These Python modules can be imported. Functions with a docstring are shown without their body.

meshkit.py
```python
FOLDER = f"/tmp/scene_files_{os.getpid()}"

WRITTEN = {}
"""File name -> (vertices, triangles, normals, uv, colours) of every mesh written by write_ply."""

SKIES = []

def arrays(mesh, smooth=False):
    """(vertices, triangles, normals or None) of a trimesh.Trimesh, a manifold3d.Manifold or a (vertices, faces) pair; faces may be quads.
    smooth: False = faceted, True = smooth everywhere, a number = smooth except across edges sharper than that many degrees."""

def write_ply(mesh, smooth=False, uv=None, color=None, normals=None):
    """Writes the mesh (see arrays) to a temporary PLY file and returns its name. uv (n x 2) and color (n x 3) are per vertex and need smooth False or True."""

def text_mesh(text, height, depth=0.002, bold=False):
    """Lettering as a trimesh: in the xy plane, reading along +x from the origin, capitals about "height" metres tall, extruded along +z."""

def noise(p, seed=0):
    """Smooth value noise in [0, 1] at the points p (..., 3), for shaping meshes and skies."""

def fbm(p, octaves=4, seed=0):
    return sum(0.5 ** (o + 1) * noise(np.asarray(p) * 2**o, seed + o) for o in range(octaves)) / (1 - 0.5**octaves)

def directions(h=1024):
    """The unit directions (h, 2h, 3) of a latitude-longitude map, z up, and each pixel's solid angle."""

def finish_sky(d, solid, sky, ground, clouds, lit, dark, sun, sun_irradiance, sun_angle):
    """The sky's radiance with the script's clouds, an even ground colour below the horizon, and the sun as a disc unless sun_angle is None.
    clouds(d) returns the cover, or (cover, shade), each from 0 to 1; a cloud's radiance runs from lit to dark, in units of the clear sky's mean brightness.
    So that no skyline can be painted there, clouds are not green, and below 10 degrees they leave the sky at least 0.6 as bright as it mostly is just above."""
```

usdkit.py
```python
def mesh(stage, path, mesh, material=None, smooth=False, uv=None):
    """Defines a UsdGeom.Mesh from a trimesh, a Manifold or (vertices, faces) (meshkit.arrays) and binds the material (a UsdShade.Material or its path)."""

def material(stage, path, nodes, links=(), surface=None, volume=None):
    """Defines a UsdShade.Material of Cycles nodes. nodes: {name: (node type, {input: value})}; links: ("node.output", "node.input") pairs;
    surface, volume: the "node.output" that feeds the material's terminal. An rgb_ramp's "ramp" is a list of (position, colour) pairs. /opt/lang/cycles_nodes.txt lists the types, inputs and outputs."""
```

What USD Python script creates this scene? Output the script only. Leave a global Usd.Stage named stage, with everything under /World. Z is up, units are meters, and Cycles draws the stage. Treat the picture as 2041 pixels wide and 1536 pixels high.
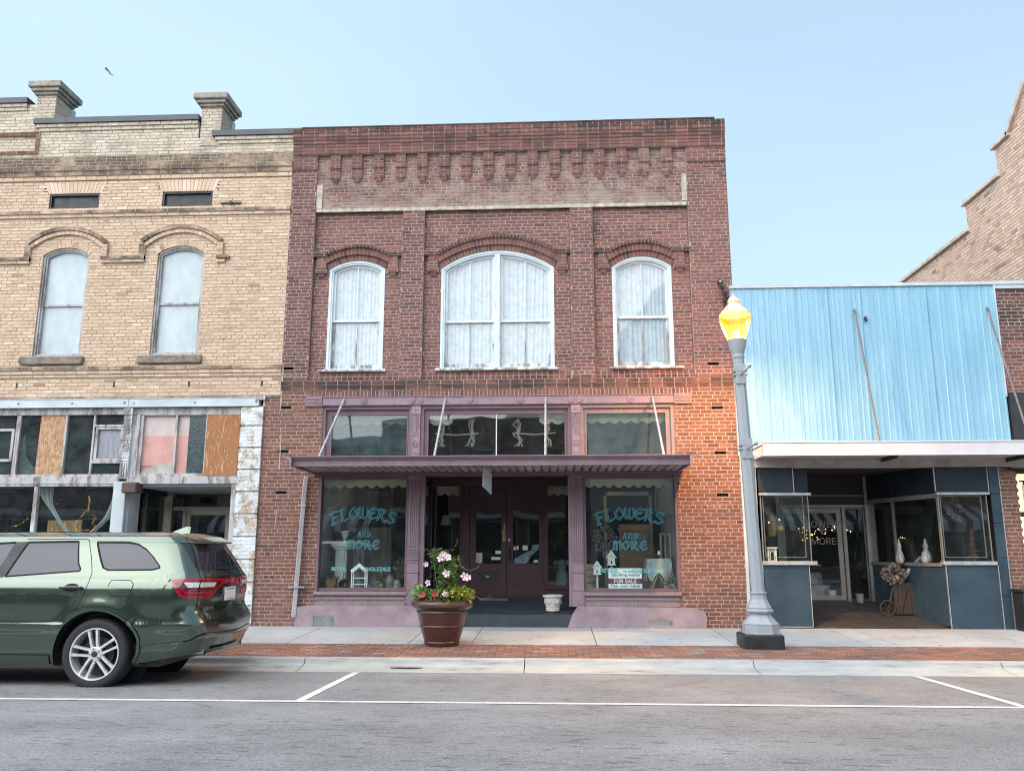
import math, random
import numpy as np, trimesh, usdkit, meshkit
from pxr import Usd, UsdGeom, UsdLux, UsdShade, Sdf, Gf, Vt
from shapely.geometry import Polygon, box as sbox, LineString, Point, MultiPolygon
from shapely import affinity
from shapely.ops import unary_union

rnd = random.Random(7)
stage = Usd.Stage.CreateInMemory()
UsdGeom.SetStageUpAxis(stage, 'Z'); UsdGeom.SetStageMetersPerUnit(stage, 1.0)
world = UsdGeom.Xform.Define(stage, '/World'); stage.SetDefaultPrim(world.GetPrim())
UsdGeom.Scope.Define(stage, '/World/Looks')

# ---------------------------------------------------------------- camera, sky, sun, exposure
EXPOSURE = 1.55
SKY_STRENGTH = 0.059
SUN_EL, SUN_AZ = math.radians(44), math.radians(216)      # azimuth from +y towards +x
SUN_INTENSITY, SUN_ANGLE = 0.40, 90.0
cam = UsdGeom.Camera.Define(stage, '/World/camera')
cam.CreateHorizontalApertureAttr(36.0); cam.CreateFocalLengthAttr(36.0 * 1659 / 2041)
cam.CreateClippingRangeAttr(Gf.Vec2f(0.1, 2000)); cam.CreateExposureAttr(EXPOSURE)
_p, _y = math.radians(11.21), math.radians(2.84)
CAM = np.array([0, -14.93, 1.54])
_f = np.array([-math.sin(_y) * math.cos(_p), math.cos(_y) * math.cos(_p), math.sin(_p)])
_r = np.array([math.cos(_y), math.sin(_y), 0]); _u = np.cross(_r, _f)
cam.AddTransformOp().Set(Gf.Matrix4d(*_r, 0, *_u, 0, *(-_f), 0, *CAM, 1))

sun_dir = np.array([math.sin(SUN_AZ) * math.cos(SUN_EL), math.cos(SUN_AZ) * math.cos(SUN_EL), math.sin(SUN_EL)])
dome = UsdLux.DomeLight.Define(stage, '/World/sky')
dome.GetPrim().SetCustomDataByKey('kind', 'structure')
skym = usdkit.material(stage, '/World/Looks/sky', {
    'sky': ('sky_texture', {'sky_type': 'single_scattering', 'sun_disc': False, 'sun_elevation': SUN_EL, 'sun_rotation': SUN_AZ,
                            'air_density': 1.0, 'aerosol_density': 2.2, 'ozone_density': 1.8}),
    'tc': ('texture_coordinate', {}), 'mp': ('mapping', {'scale': (1.0, 1.0, 3.0)}), 'sx': ('separate_xyz', {}),
    'n': ('noise_texture', {'scale': 1.4, 'detail': 3.0, 'roughness': 0.45}),
    'nm': ('map_range', {'from_min': 0.3, 'from_max': 0.7, 'to_min': -0.04, 'to_max': 0.04}),
    'mr': ('map_range', {'from_min': -0.9, 'from_max': 0.9, 'to_min': 0.58, 'to_max': 0.34}), 'ad': ('math', {'math_type': 'add'}),
    'mx': ('mix_color', {'b': (6.3, 8.35, 9.7), 'use_clamp': False}),
    'bg': ('background_shader', {'strength': SKY_STRENGTH})},
    [('tc.generated', 'mp.vector'), ('mp.vector', 'n.vector'), ('n.fac', 'nm.value'), ('tc.generated', 'sx.vector'), ('sx.x', 'mr.value'), ('nm.result', 'ad.value1'), ('mr.result', 'ad.value2'),
     ('ad.value', 'mx.fac'), ('sky.color', 'mx.a'), ('mx.result', 'bg.color')], surface='bg.background')
UsdShade.MaterialBindingAPI.Apply(dome.GetPrim()).Bind(skym)
sun = UsdLux.DistantLight.Define(stage, '/World/sun')
sun.CreateIntensityAttr(SUN_INTENSITY); sun.CreateAngleAttr(SUN_ANGLE); sun.CreateColorAttr(Gf.Vec3f(1.0, 0.98, 0.955)); sun.CreateNormalizeAttr(True)
z_ = sun_dir; x_ = np.cross([0, 0, 1], z_); x_ /= np.linalg.norm(x_); y_ = np.cross(z_, x_)
sun.AddTransformOp().Set(Gf.Matrix4d(*x_, 0, *y_, 0, *z_, 0, 0, 0, 20, 1))

# ---------------------------------------------------------------- helpers
T = Sdf.ValueTypeNames
_count, _origin = {}, {'/World': np.zeros(3)}

def numbered(parent, name):
    k = (parent, name); n = _count.get(k, 0); _count[k] = n + 1
    return f'{parent}/{name}' if n == 0 else f'{parent}/{name}_{n:03d}'

def tag(path, label=None, cat=None, group=None, kind=None):
    p = stage.GetPrimAtPath(path)
    for k, v in (('label', label), ('category', cat), ('group', group), ('kind', kind)):
        if v: p.SetCustomDataByKey(k, v)
    return path

def thing(name, label, cat, loc=(0, 0, 0), group=None, kind=None):
    path = numbered('/World', name)
    UsdGeom.Xform.Define(stage, path).AddTranslateOp().Set(Gf.Vec3d(*map(float, loc)))
    _origin[path] = np.array(loc, float)
    return tag(path, label, cat, group, kind)

def cat(*ms):
    out = []
    for m in ms: out += list(m) if isinstance(m, (list, tuple)) else [m]
    return trimesh.util.concatenate(out) if len(out) > 1 else out[0]

def put(parent, name, mesh, mat, smooth=False, label=None, kind=None, tone=None, uv=None):
    """One Mesh prim of its own under parent (coordinates given in world space)."""
    if isinstance(mesh, (list, tuple)) and len(mesh) and isinstance(mesh[0], trimesh.Trimesh): mesh = cat(mesh)
    path = numbered(parent, name)
    o = _origin[parent]; _origin[path] = o
    v, f, n = meshkit.arrays(mesh, smooth)
    m = UsdGeom.Mesh.Define(stage, path)
    m.CreatePointsAttr(Vt.Vec3fArray.FromNumpy((v - o).astype(np.float32)))
    m.CreateFaceVertexCountsAttr(Vt.IntArray.FromNumpy(np.full(len(f), 3, np.int32)))
    m.CreateFaceVertexIndicesAttr(Vt.IntArray.FromNumpy(np.asarray(f, np.int32).ravel()))
    m.CreateSubdivisionSchemeAttr('none')
    if n is not None:
        m.CreateNormalsAttr(Vt.Vec3fArray.FromNumpy(n.astype(np.float32))); m.SetNormalsInterpolation('vertex')
    if tone is not None:
        t = np.broadcast_to(np.asarray(tone, np.float32), (len(v),))
        UsdGeom.PrimvarsAPI(m).CreatePrimvar('tone', T.FloatArray, 'vertex').Set(Vt.FloatArray.FromNumpy(np.array(t, np.float32)))
    UsdShade.MaterialBindingAPI.Apply(m.GetPrim()).Bind(mat)
    return tag(path, label, kind=kind)

def each(parent, name, meshes, mat, smooth=False, **k):
    for m in meshes: put(parent, name, m, mat, smooth, **k)

def solo(name, mesh, mat, label, category, group=None, kind=None, smooth=False, tone=None):
    p = put('/World', name, mesh, mat, smooth, tone=tone)
    return tag(p, label, category, group, kind)

def bx(x0, x1, y0, y1, z0, z1):
    m = trimesh.creation.box([abs(x1 - x0), abs(y1 - y0), abs(z1 - z0)])
    m.apply_translation([(x0 + x1) / 2, (y0 + y1) / 2, (z0 + z1) / 2]); return m

def cbx(x0, x1, y0, y1, z0, z1, c=0.008):
    """Box with chamfered edges."""
    import manifold3d as mf
    h = np.array([x1 - x0, y1 - y0, z1 - z0]) / 2; ctr = np.array([x0 + x1, y0 + y1, z0 + z1]) / 2
    c = min(c, *(h * 0.45)); P = []
    for sx in (-1, 1):
        for sy in (-1, 1):
            for sz in (-1, 1):
                for k in range(3):
                    q = h.copy() - c; q[k] += c; P.append(ctr + q * (sx, sy, sz))
    return trimesh.convex.convex_hull(np.array(P))

def ext(poly, y0, y1):
    """Polygon in (x, z) made solid between two depths."""
    ps = [g for g in getattr(poly, 'geoms', [poly]) if g.geom_type == 'Polygon' and g.area > 1e-7]
    out = []
    for g in ps:
        m = trimesh.creation.extrude_polygon(g, abs(y1 - y0), engine='earcut')
        v = m.vertices.copy(); m.vertices = np.stack([v[:, 0], max(y0, y1) - v[:, 2], v[:, 1]], 1); out.append(m)
    return cat(out)

def prism_x(prof, x0, x1):
    """Polygon in (y, z) made solid between two x."""
    m = trimesh.creation.extrude_polygon(prof if isinstance(prof, Polygon) else Polygon(prof), x1 - x0, engine='earcut')
    v = m.vertices.copy(); m.vertices = np.stack([x0 + v[:, 2], v[:, 0], v[:, 1]], 1); return m

def prism_z(poly, z0, z1):
    m = trimesh.creation.extrude_polygon(poly if not isinstance(poly, (list, tuple)) else Polygon(poly), z1 - z0, engine='earcut')
    m.apply_translation([0, 0, z0]); return m

def tube(pts, r, n=8, caps=True):
    p = np.asarray(pts, float); k = len(p); r = np.broadcast_to(np.asarray(r, float), (k,))
    t = np.gradient(p, axis=0); t /= np.linalg.norm(t, axis=1, keepdims=True) + 1e-12
    ref = np.array([0, 0, 1.0]) if np.abs(t[:, 2]).max() < 0.9 else np.array([0.31, 0.95, 0.0])
    a = np.cross(t, ref); a /= np.linalg.norm(a, axis=1, keepdims=True) + 1e-12; b = np.cross(t, a)
    g = np.arange(n) * 2 * np.pi / n
    v = (p[:, None] + r[:, None, None] * (np.cos(g)[None, :, None] * a[:, None] + np.sin(g)[None, :, None] * b[:, None])).reshape(-1, 3)
    F = []
    for i in range(k - 1):
        for j in range(n):
            q = [i * n + j, i * n + (j + 1) % n, (i + 1) * n + (j + 1) % n, (i + 1) * n + j]
            F += [[q[0], q[2], q[1]], [q[0], q[3], q[2]]]
    if caps:
        v = np.vstack([v, p[0], p[-1]]); c0, c1 = k * n, k * n + 1
        for j in range(n):
            F += [[c0, j, (j + 1) % n], [c1, (k - 1) * n + (j + 1) % n, (k - 1) * n + j]]
    m = trimesh.Trimesh(v, F, process=False); m.fix_normals(); return m

def lathe(prof, center=(0, 0, 0), n=32, sides=None, rot=0.0):
    """prof: (radius, z) pairs bottom to top. sides=8 gives an octagonal section."""
    n = sides or n; g = rot + np.arange(n) * 2 * np.pi / n
    v, F, k = [], [], len(prof)
    for r, z in prof:
        for a in g: v.append([r * math.cos(a), r * math.sin(a), z])
    for i in range(k - 1):
        for j in range(n):
            a, b, c, d = i * n + j, i * n + (j + 1) % n, (i + 1) * n + (j + 1) % n, (i + 1) * n + j
            F += [[a, b, c], [a, c, d]]
    v += [[0, 0, prof[0][1]], [0, 0, prof[-1][1]]]
    for j in range(n): F += [[k * n, (j + 1) % n, j], [k * n + 1, (k - 1) * n + j, (k - 1) * n + (j + 1) % n]]
    m = trimesh.Trimesh(np.array(v, float) + np.array(center, float), F, process=False); return m

def sheet(fn, u, v):
    """Grid surface: fn(U, V) -> points."""
    U, V = np.meshgrid(u, v, indexing='ij'); P = fn(U, V); nu, nv = U.shape
    i, j = np.meshgrid(np.arange(nu - 1), np.arange(nv - 1), indexing='ij'); a = (i * nv + j).ravel()
    F = np.vstack([np.stack([a, a + nv, a + nv + 1], 1), np.stack([a, a + nv + 1, a + 1], 1)])
    return trimesh.Trimesh(np.asarray(P).reshape(-1, 3), F, process=False)

def proj_w(p):
    """Rough size factor in the picture (nearness to the viewer)."""
    return 1.0 / (np.linalg.norm(np.asarray(p) - CAM) + 1e-6)

# ---------------------------------------------------------------- materials
def M(name, nodes, links, surface='p.BSDF'):
    return usdkit.material(stage, '/World/Looks/' + name, nodes, links, surface=surface)

def sc(c, k): return tuple(max(0.0, x * k) for x in c)

def pm(name, col, rough=0.6, metal=0.0, var=0.18, scale=5.0, col2=None, bump=0.0, bscale=80.0, coat=0.0, spec=0.5, stretch=(1, 1, 1), detail=4.0, rvar=0.12, sheen=0.0):
    """Principled surface with uneven colour, gloss and fine relief."""
    c2 = col2 or sc(col, 1 + var); c1 = col if col2 else sc(col, 1 - var)
    nodes = {'g': ('geometry', {}), 'mp': ('mapping', {'scale': stretch}), 'n': ('noise_texture', {'scale': scale, 'detail': detail, 'roughness': 0.6}),
             'r': ('rgb_ramp', {'ramp': [(0.3, c1), (0.7, c2)]}),
             'rr': ('map_range', {'from_min': 0.3, 'from_max': 0.7, 'to_min': max(0.02, rough - rvar), 'to_max': min(1.0, rough + rvar)}),
             'p': ('principled_bsdf', {'metallic': metal, 'roughness': rough, 'coat_weight': coat, 'specular_ior_level': spec, 'sheen_weight': sheen})}
    links = [('g.position', 'mp.vector'), ('mp.vector', 'n.vector'), ('n.fac', 'r.fac'), ('r.color', 'p.base_color'), ('n.fac', 'rr.value'), ('rr.result', 'p.roughness')]
    if bump:
        nodes['n2'] = ('noise_texture', {'scale': bscale, 'detail': 3.0}); nodes['b'] = ('bump', {'strength': bump, 'distance': 0.01})
        links += [('mp.vector', 'n2.vector'), ('n2.fac', 'b.height'), ('b.normal', 'p.normal')]
    return M(name, nodes, links)

def peel(name, paint, wood, amount=0.45, scale=9.0, stretch=(1, 1, 0.25), rough=0.55, soft=0.06):
    """Old paint that has flaked off in patches."""
    return M(name, {'g': ('geometry', {}), 'mp': ('mapping', {'scale': stretch}), 'n': ('noise_texture', {'scale': scale, 'detail': 8.0, 'roughness': 0.72}),
        'n3': ('noise_texture', {'scale': 3.0, 'detail': 3.0}), 'pr': ('rgb_ramp', {'ramp': [(0.3, sc(paint, 0.86)), (0.7, sc(paint, 1.1))]}),
        'n4': ('noise_texture', {'scale': 40.0, 'detail': 3.0}), 'wr': ('rgb_ramp', {'ramp': [(0.3, sc(wood, 0.6)), (0.7, sc(wood, 1.25))]}),
        'm': ('map_range', {'from_min': amount - soft, 'from_max': amount + soft, 'clamp': True}), 'mx': ('mix_color', {}),
        'b': ('bump', {'strength': 0.35, 'distance': 0.006}), 'p': ('principled_bsdf', {'roughness': rough})},
        [('g.position', 'mp.vector'), ('mp.vector', 'n.vector'), ('g.position', 'n3.vector'), ('mp.vector', 'n4.vector'), ('n3.fac', 'pr.fac'), ('n4.fac', 'wr.fac'),
         ('n.fac', 'm.value'), ('m.result', 'mx.fac'), ('wr.color', 'mx.a'), ('pr.color', 'mx.b'), ('mx.result', 'p.base_color'), ('m.result', 'b.height'), ('b.normal', 'p.normal')])

def brickm(name, ramp, dirt=(0.05, 0.045, 0.042), dirt_at=0.60, dirt_amt=0.6, pale=None, pale_at=0.5, rough=0.9, zdirt=None):
    """Fired brick: a tone of its own per brick, grain, soot and (optionally) pale lime bloom."""
    nodes = {'t': ('attribute', {'attribute': 'tone'}), 'r': ('rgb_ramp', {'ramp': ramp}), 'g': ('geometry', {}),
             'n': ('noise_texture', {'scale': 28.0, 'detail': 5.0, 'roughness': 0.7}), 'nr': ('map_range', {'from_min': 0.25, 'from_max': 0.75, 'to_min': 0.72, 'to_max': 1.25}),
             'mu': ('mix_color', {'blend_type': 'multiply', 'fac': 1.0}), 'cx': ('combine_xyz', {}),
             'd': ('noise_texture', {'scale': 1.7, 'detail': 7.0, 'roughness': 0.68}), 'dm': ('map_range', {'from_min': dirt_at - 0.1, 'from_max': dirt_at + 0.12, 'to_min': 0.0, 'to_max': dirt_amt, 'clamp': True}),
             'mx': ('mix_color', {'b': dirt}), 'b': ('bump', {'strength': 0.5, 'distance': 0.006}), 'p': ('principled_bsdf', {'roughness': rough, 'specular_ior_level': 0.25})}
    links = [('t.fac', 'r.fac'), ('g.position', 'n.vector'), ('n.fac', 'nr.value'), ('nr.result', 'cx.x'), ('nr.result', 'cx.y'), ('nr.result', 'cx.z'),
             ('r.color', 'mu.a'), ('cx.vector', 'mu.b'), ('g.position', 'd.vector'), ('d.fac', 'dm.value'), ('dm.result', 'mx.fac'), ('mu.result', 'mx.a'),
             ('n.fac', 'b.height'), ('b.normal', 'p.normal')]
    last = 'mx.result'
    if pale:
        nodes['pn'] = ('noise_texture', {'scale': 2.6, 'detail': 8.0, 'roughness': 0.75, 'distortion': 0.6})
        nodes['pr'] = ('map_range', {'from_min': pale_at - 0.08, 'from_max': pale_at + 0.14, 'to_min': 0.0, 'to_max': 0.75, 'clamp': True})
        nodes['px'] = ('mix_color', {'b': pale}); nodes['sz'] = ('separate_xyz', {}); nodes['zr'] = ('map_range', {'from_min': 8.02, 'from_max': 8.34, 'to_min': 0.11, 'to_max': 0.0, 'clamp': True}); nodes['za'] = ('math', {'math_type': 'add'})
        links += [('g.position', 'pn.vector'), ('g.position', 'sz.vector'), ('sz.z', 'zr.value'), ('pn.fac', 'za.value1'), ('zr.result', 'za.value2'), ('za.value', 'pr.value'), ('pr.result', 'px.fac'), (last, 'px.a')]; last = 'px.result'
    links.append((last, 'p.base_color'))
    return M(name, nodes, links)

def glass(name, tint=(0.86, 0.9, 0.9), dirt=0.06, dirt_col=(0.5, 0.52, 0.5), ior=1.5, rough=0.02):
    """Window pane: clear with a mirror share by angle, a wavy surface and a film of dust."""
    return M(name, {'t': ('transparent_bsdf', {'color': tint}), 'gl': ('glossy_bsdf', {'color': (1, 1, 1), 'roughness': rough}), 'lw': ('layer_weight', {'blend': 0.5}), 'fr': ('math', {'math_type': 'power', 'value2': 5.0}),
        'g': ('geometry', {}), 'n': ('noise_texture', {'scale': 1.6, 'detail': 1.0}), 'b': ('bump', {'strength': 0.10, 'distance': 0.02}),
        'm': ('mix_closure', {}), 'df': ('diffuse_bsdf', {'color': dirt_col}), 'dn': ('noise_texture', {'scale': 3.5, 'detail': 6.0, 'roughness': 0.7}),
        'dr': ('map_range', {'from_min': 0.35, 'from_max': 0.75, 'to_min': dirt * 0.3, 'to_max': dirt * 2.0, 'clamp': True}), 'fm': ('math', {'math_type': 'multiply_add', 'value2': 0.95, 'value3': 0.045}),
        'm0': ('mix_closure', {})},
        [('g.position', 'n.vector'), ('n.fac', 'b.height'), ('b.normal', 'gl.normal'), ('lw.facing', 'fr.value1'), ('fr.value', 'fm.value1'), ('fm.value', 'm.fac'), ('m0.closure', 'm.closure1'), ('gl.BSDF', 'm.closure2'),
         ('t.BSDF', 'm0.closure1'), ('df.BSDF', 'm0.closure2'), ('g.position', 'dn.vector'), ('dn.fac', 'dr.value'), ('dr.result', 'm0.fac')], surface='m.closure')

RED = [(0.0, (0.105, 0.060, 0.056)), (0.25, (0.165, 0.085, 0.074)), (0.55, (0.205, 0.098, 0.083)), (0.8, (0.24, 0.112, 0.09)), (1.0, (0.30, 0.14, 0.105))]
TAN = [(0.0, (0.30, 0.21, 0.145)), (0.2, (0.49, 0.352, 0.25)), (0.55, (0.575, 0.42, 0.305)), (0.85, (0.63, 0.48, 0.365)), (1.0, (0.68, 0.55, 0.44))]
m_red = brickm('red_brick', RED, dirt_at=0.60, dirt_amt=0.7)
m_redpale = brickm('red_brick_lime_bloom', RED, pale=(0.36, 0.31, 0.25), pale_at=0.52)
m_redpier = brickm('red_brick_pier', [(0.0, (0.10, 0.054, 0.046)), (0.3, (0.16, 0.076, 0.058)), (0.65, (0.205, 0.096, 0.069)), (1.0, (0.28, 0.135, 0.09))], dirt_at=0.64, dirt_amt=0.6)
m_soot = brickm('sooty_brick', RED, dirt=(0.035, 0.033, 0.03), dirt_at=0.47, dirt_amt=0.85)
m_tan = brickm('tan_brick', TAN, dirt=(0.12, 0.10, 0.075), dirt_at=0.66, dirt_amt=0.6)
m_tanpale = brickm('tan_brick_weathered', [(0.0, (0.28, 0.23, 0.17)), (0.3, (0.48, 0.42, 0.33)), (1.0, (0.64, 0.58, 0.49))], dirt=(0.12, 0.11, 0.095), dirt_at=0.58, dirt_amt=0.75)
m_tansoot = brickm('tan_brick_sooty', TAN, dirt=(0.05, 0.045, 0.04), dirt_at=0.44, dirt_amt=0.85)
m_mortar = pm('red_wall_mortar', (0.38, 0.29, 0.27), 0.95, var=0.25, scale=6, bump=0.3)
m_mortart = pm('tan_wall_mortar', (0.42, 0.33, 0.245), 0.95, var=0.3, scale=6, bump=0.3)
m_limestrip = pm('lime_render', (0.42, 0.38, 0.31), 0.95, var=0.4, scale=9, bump=0.6, bscale=50)
m_mauve = peel('mauve_paint', (0.235, 0.165, 0.200), (0.13, 0.105, 0.10), amount=0.36, soft=0.10)
m_mauvedk = peel('dark_mauve_paint', (0.15, 0.095, 0.115), (0.15, 0.12, 0.11), amount=0.27)
m_mauvepeel = peel('flaking_mauve_paint', (0.24, 0.17, 0.20), (0.25, 0.21, 0.19), amount=0.47, scale=7)
m_plinth = pm('painted_plinth', (0.22, 0.165, 0.185), 0.85, scale=3.0, bump=0.6, bscale=14, col2=(0.38, 0.295, 0.33), detail=9.0)
m_maroon = pm('maroon_door_paint', (0.055, 0.022, 0.030), 0.45, var=0.2)
m_white = peel('white_window_paint', (0.56, 0.65, 0.69), (0.30, 0.27, 0.24), amount=0.33, scale=8)
m_whitepeel = peel('flaking_white_paint', (0.54, 0.60, 0.63), (0.24, 0.22, 0.20), amount=0.50, scale=7)
m_greywood = peel('grey_old_paint', (0.42, 0.41, 0.42), (0.20, 0.17, 0.15), amount=0.46, scale=7)
m_lightpaint = peel('pale_grey_paint', (0.46, 0.52, 0.55), (0.30, 0.26, 0.24), amount=0.33, scale=6)
m_curtain = M('lace_curtain', {'g': ('geometry', {}), 'v': ('voronoi_texture', {'scale': 9.0}), 'r': ('rgb_ramp', {'ramp': [(0.15, (0.46, 0.55, 0.59)), (0.6, (0.60, 0.69, 0.73))]}),
    'd': ('diffuse_bsdf', {}), 'tr': ('translucent_bsdf', {'color': (0.5, 0.52, 0.53)}), 'm': ('mix_closure', {'fac': 0.25})},
    [('g.position', 'v.vector'), ('v.distance', 'r.fac'), ('r.color', 'd.color'), ('d.BSDF', 'm.closure1'), ('tr.BSDF', 'm.closure2')], surface='m.closure')
m_pane = glass('window_pane', tint=(0.97, 0.98, 0.985), dirt=0.03)
m_paneshop = glass('shop_window_pane', tint=(0.93, 0.97, 0.96), dirt=0.012, dirt_col=(0.35, 0.40, 0.40))
m_panedirty = glass('grimy_pane', tint=(0.70, 0.78, 0.78), dirt=0.07, dirt_col=(0.18, 0.21, 0.21))
m_dark = pm('dark_interior', (0.028, 0.026, 0.026), 0.9, var=0.2)
m_inner = pm('interior_plaster', (0.16, 0.15, 0.14), 0.9, var=0.2, scale=2)
m_wood = pm('interior_wood', (0.14, 0.085, 0.05), 0.6, var=0.3, scale=3, stretch=(1, 1, 0.2))
m_black = pm('black_paint', (0.015, 0.016, 0.018), 0.5, var=0.2)
m_steel = pm('galvanised_steel', (0.42, 0.44, 0.46), 0.4, metal=0.6, var=0.15, scale=12)
m_darkgrey = pm('dark_coping_metal', (0.055, 0.06, 0.075), 0.5, var=0.15)
m_cream = pm('cream_cloth', (0.55, 0.50, 0.38), 0.9, var=0.12)
m_whiteplain = pm('white_paint', (0.70, 0.70, 0.69), 0.55, var=0.07)

# ---------------------------------------------------------------- masonry
FQ = [[0, 1, 2, 3], [4, 5, 1, 0], [3, 2, 6, 7], [4, 0, 3, 7], [1, 5, 6, 2]]
FT = np.array([[q[a], q[b], q[c]] for q in FQ for a, b, c in ((0, 1, 2), (0, 2, 3))])

def bbrick(x0, x1, z0, z1, y0, y1, r):
    """A laid brick: front slightly smaller than its body (worn arrises), front at y0."""
    e = 0.0035; j = lambda: r.uniform(-0.0018, 0.0018)
    v = np.array([[x0 + e, y0 + j(), z0 + e], [x1 - e, y0 + j(), z0 + e], [x1 - e, y0 + j(), z1 - e], [x0 + e, y0 + j(), z1 - e],
                  [x0, y1, z0], [x1, y1, z0], [x1, y1, z1], [x0, y1, z1]])
    return v, FT

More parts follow.
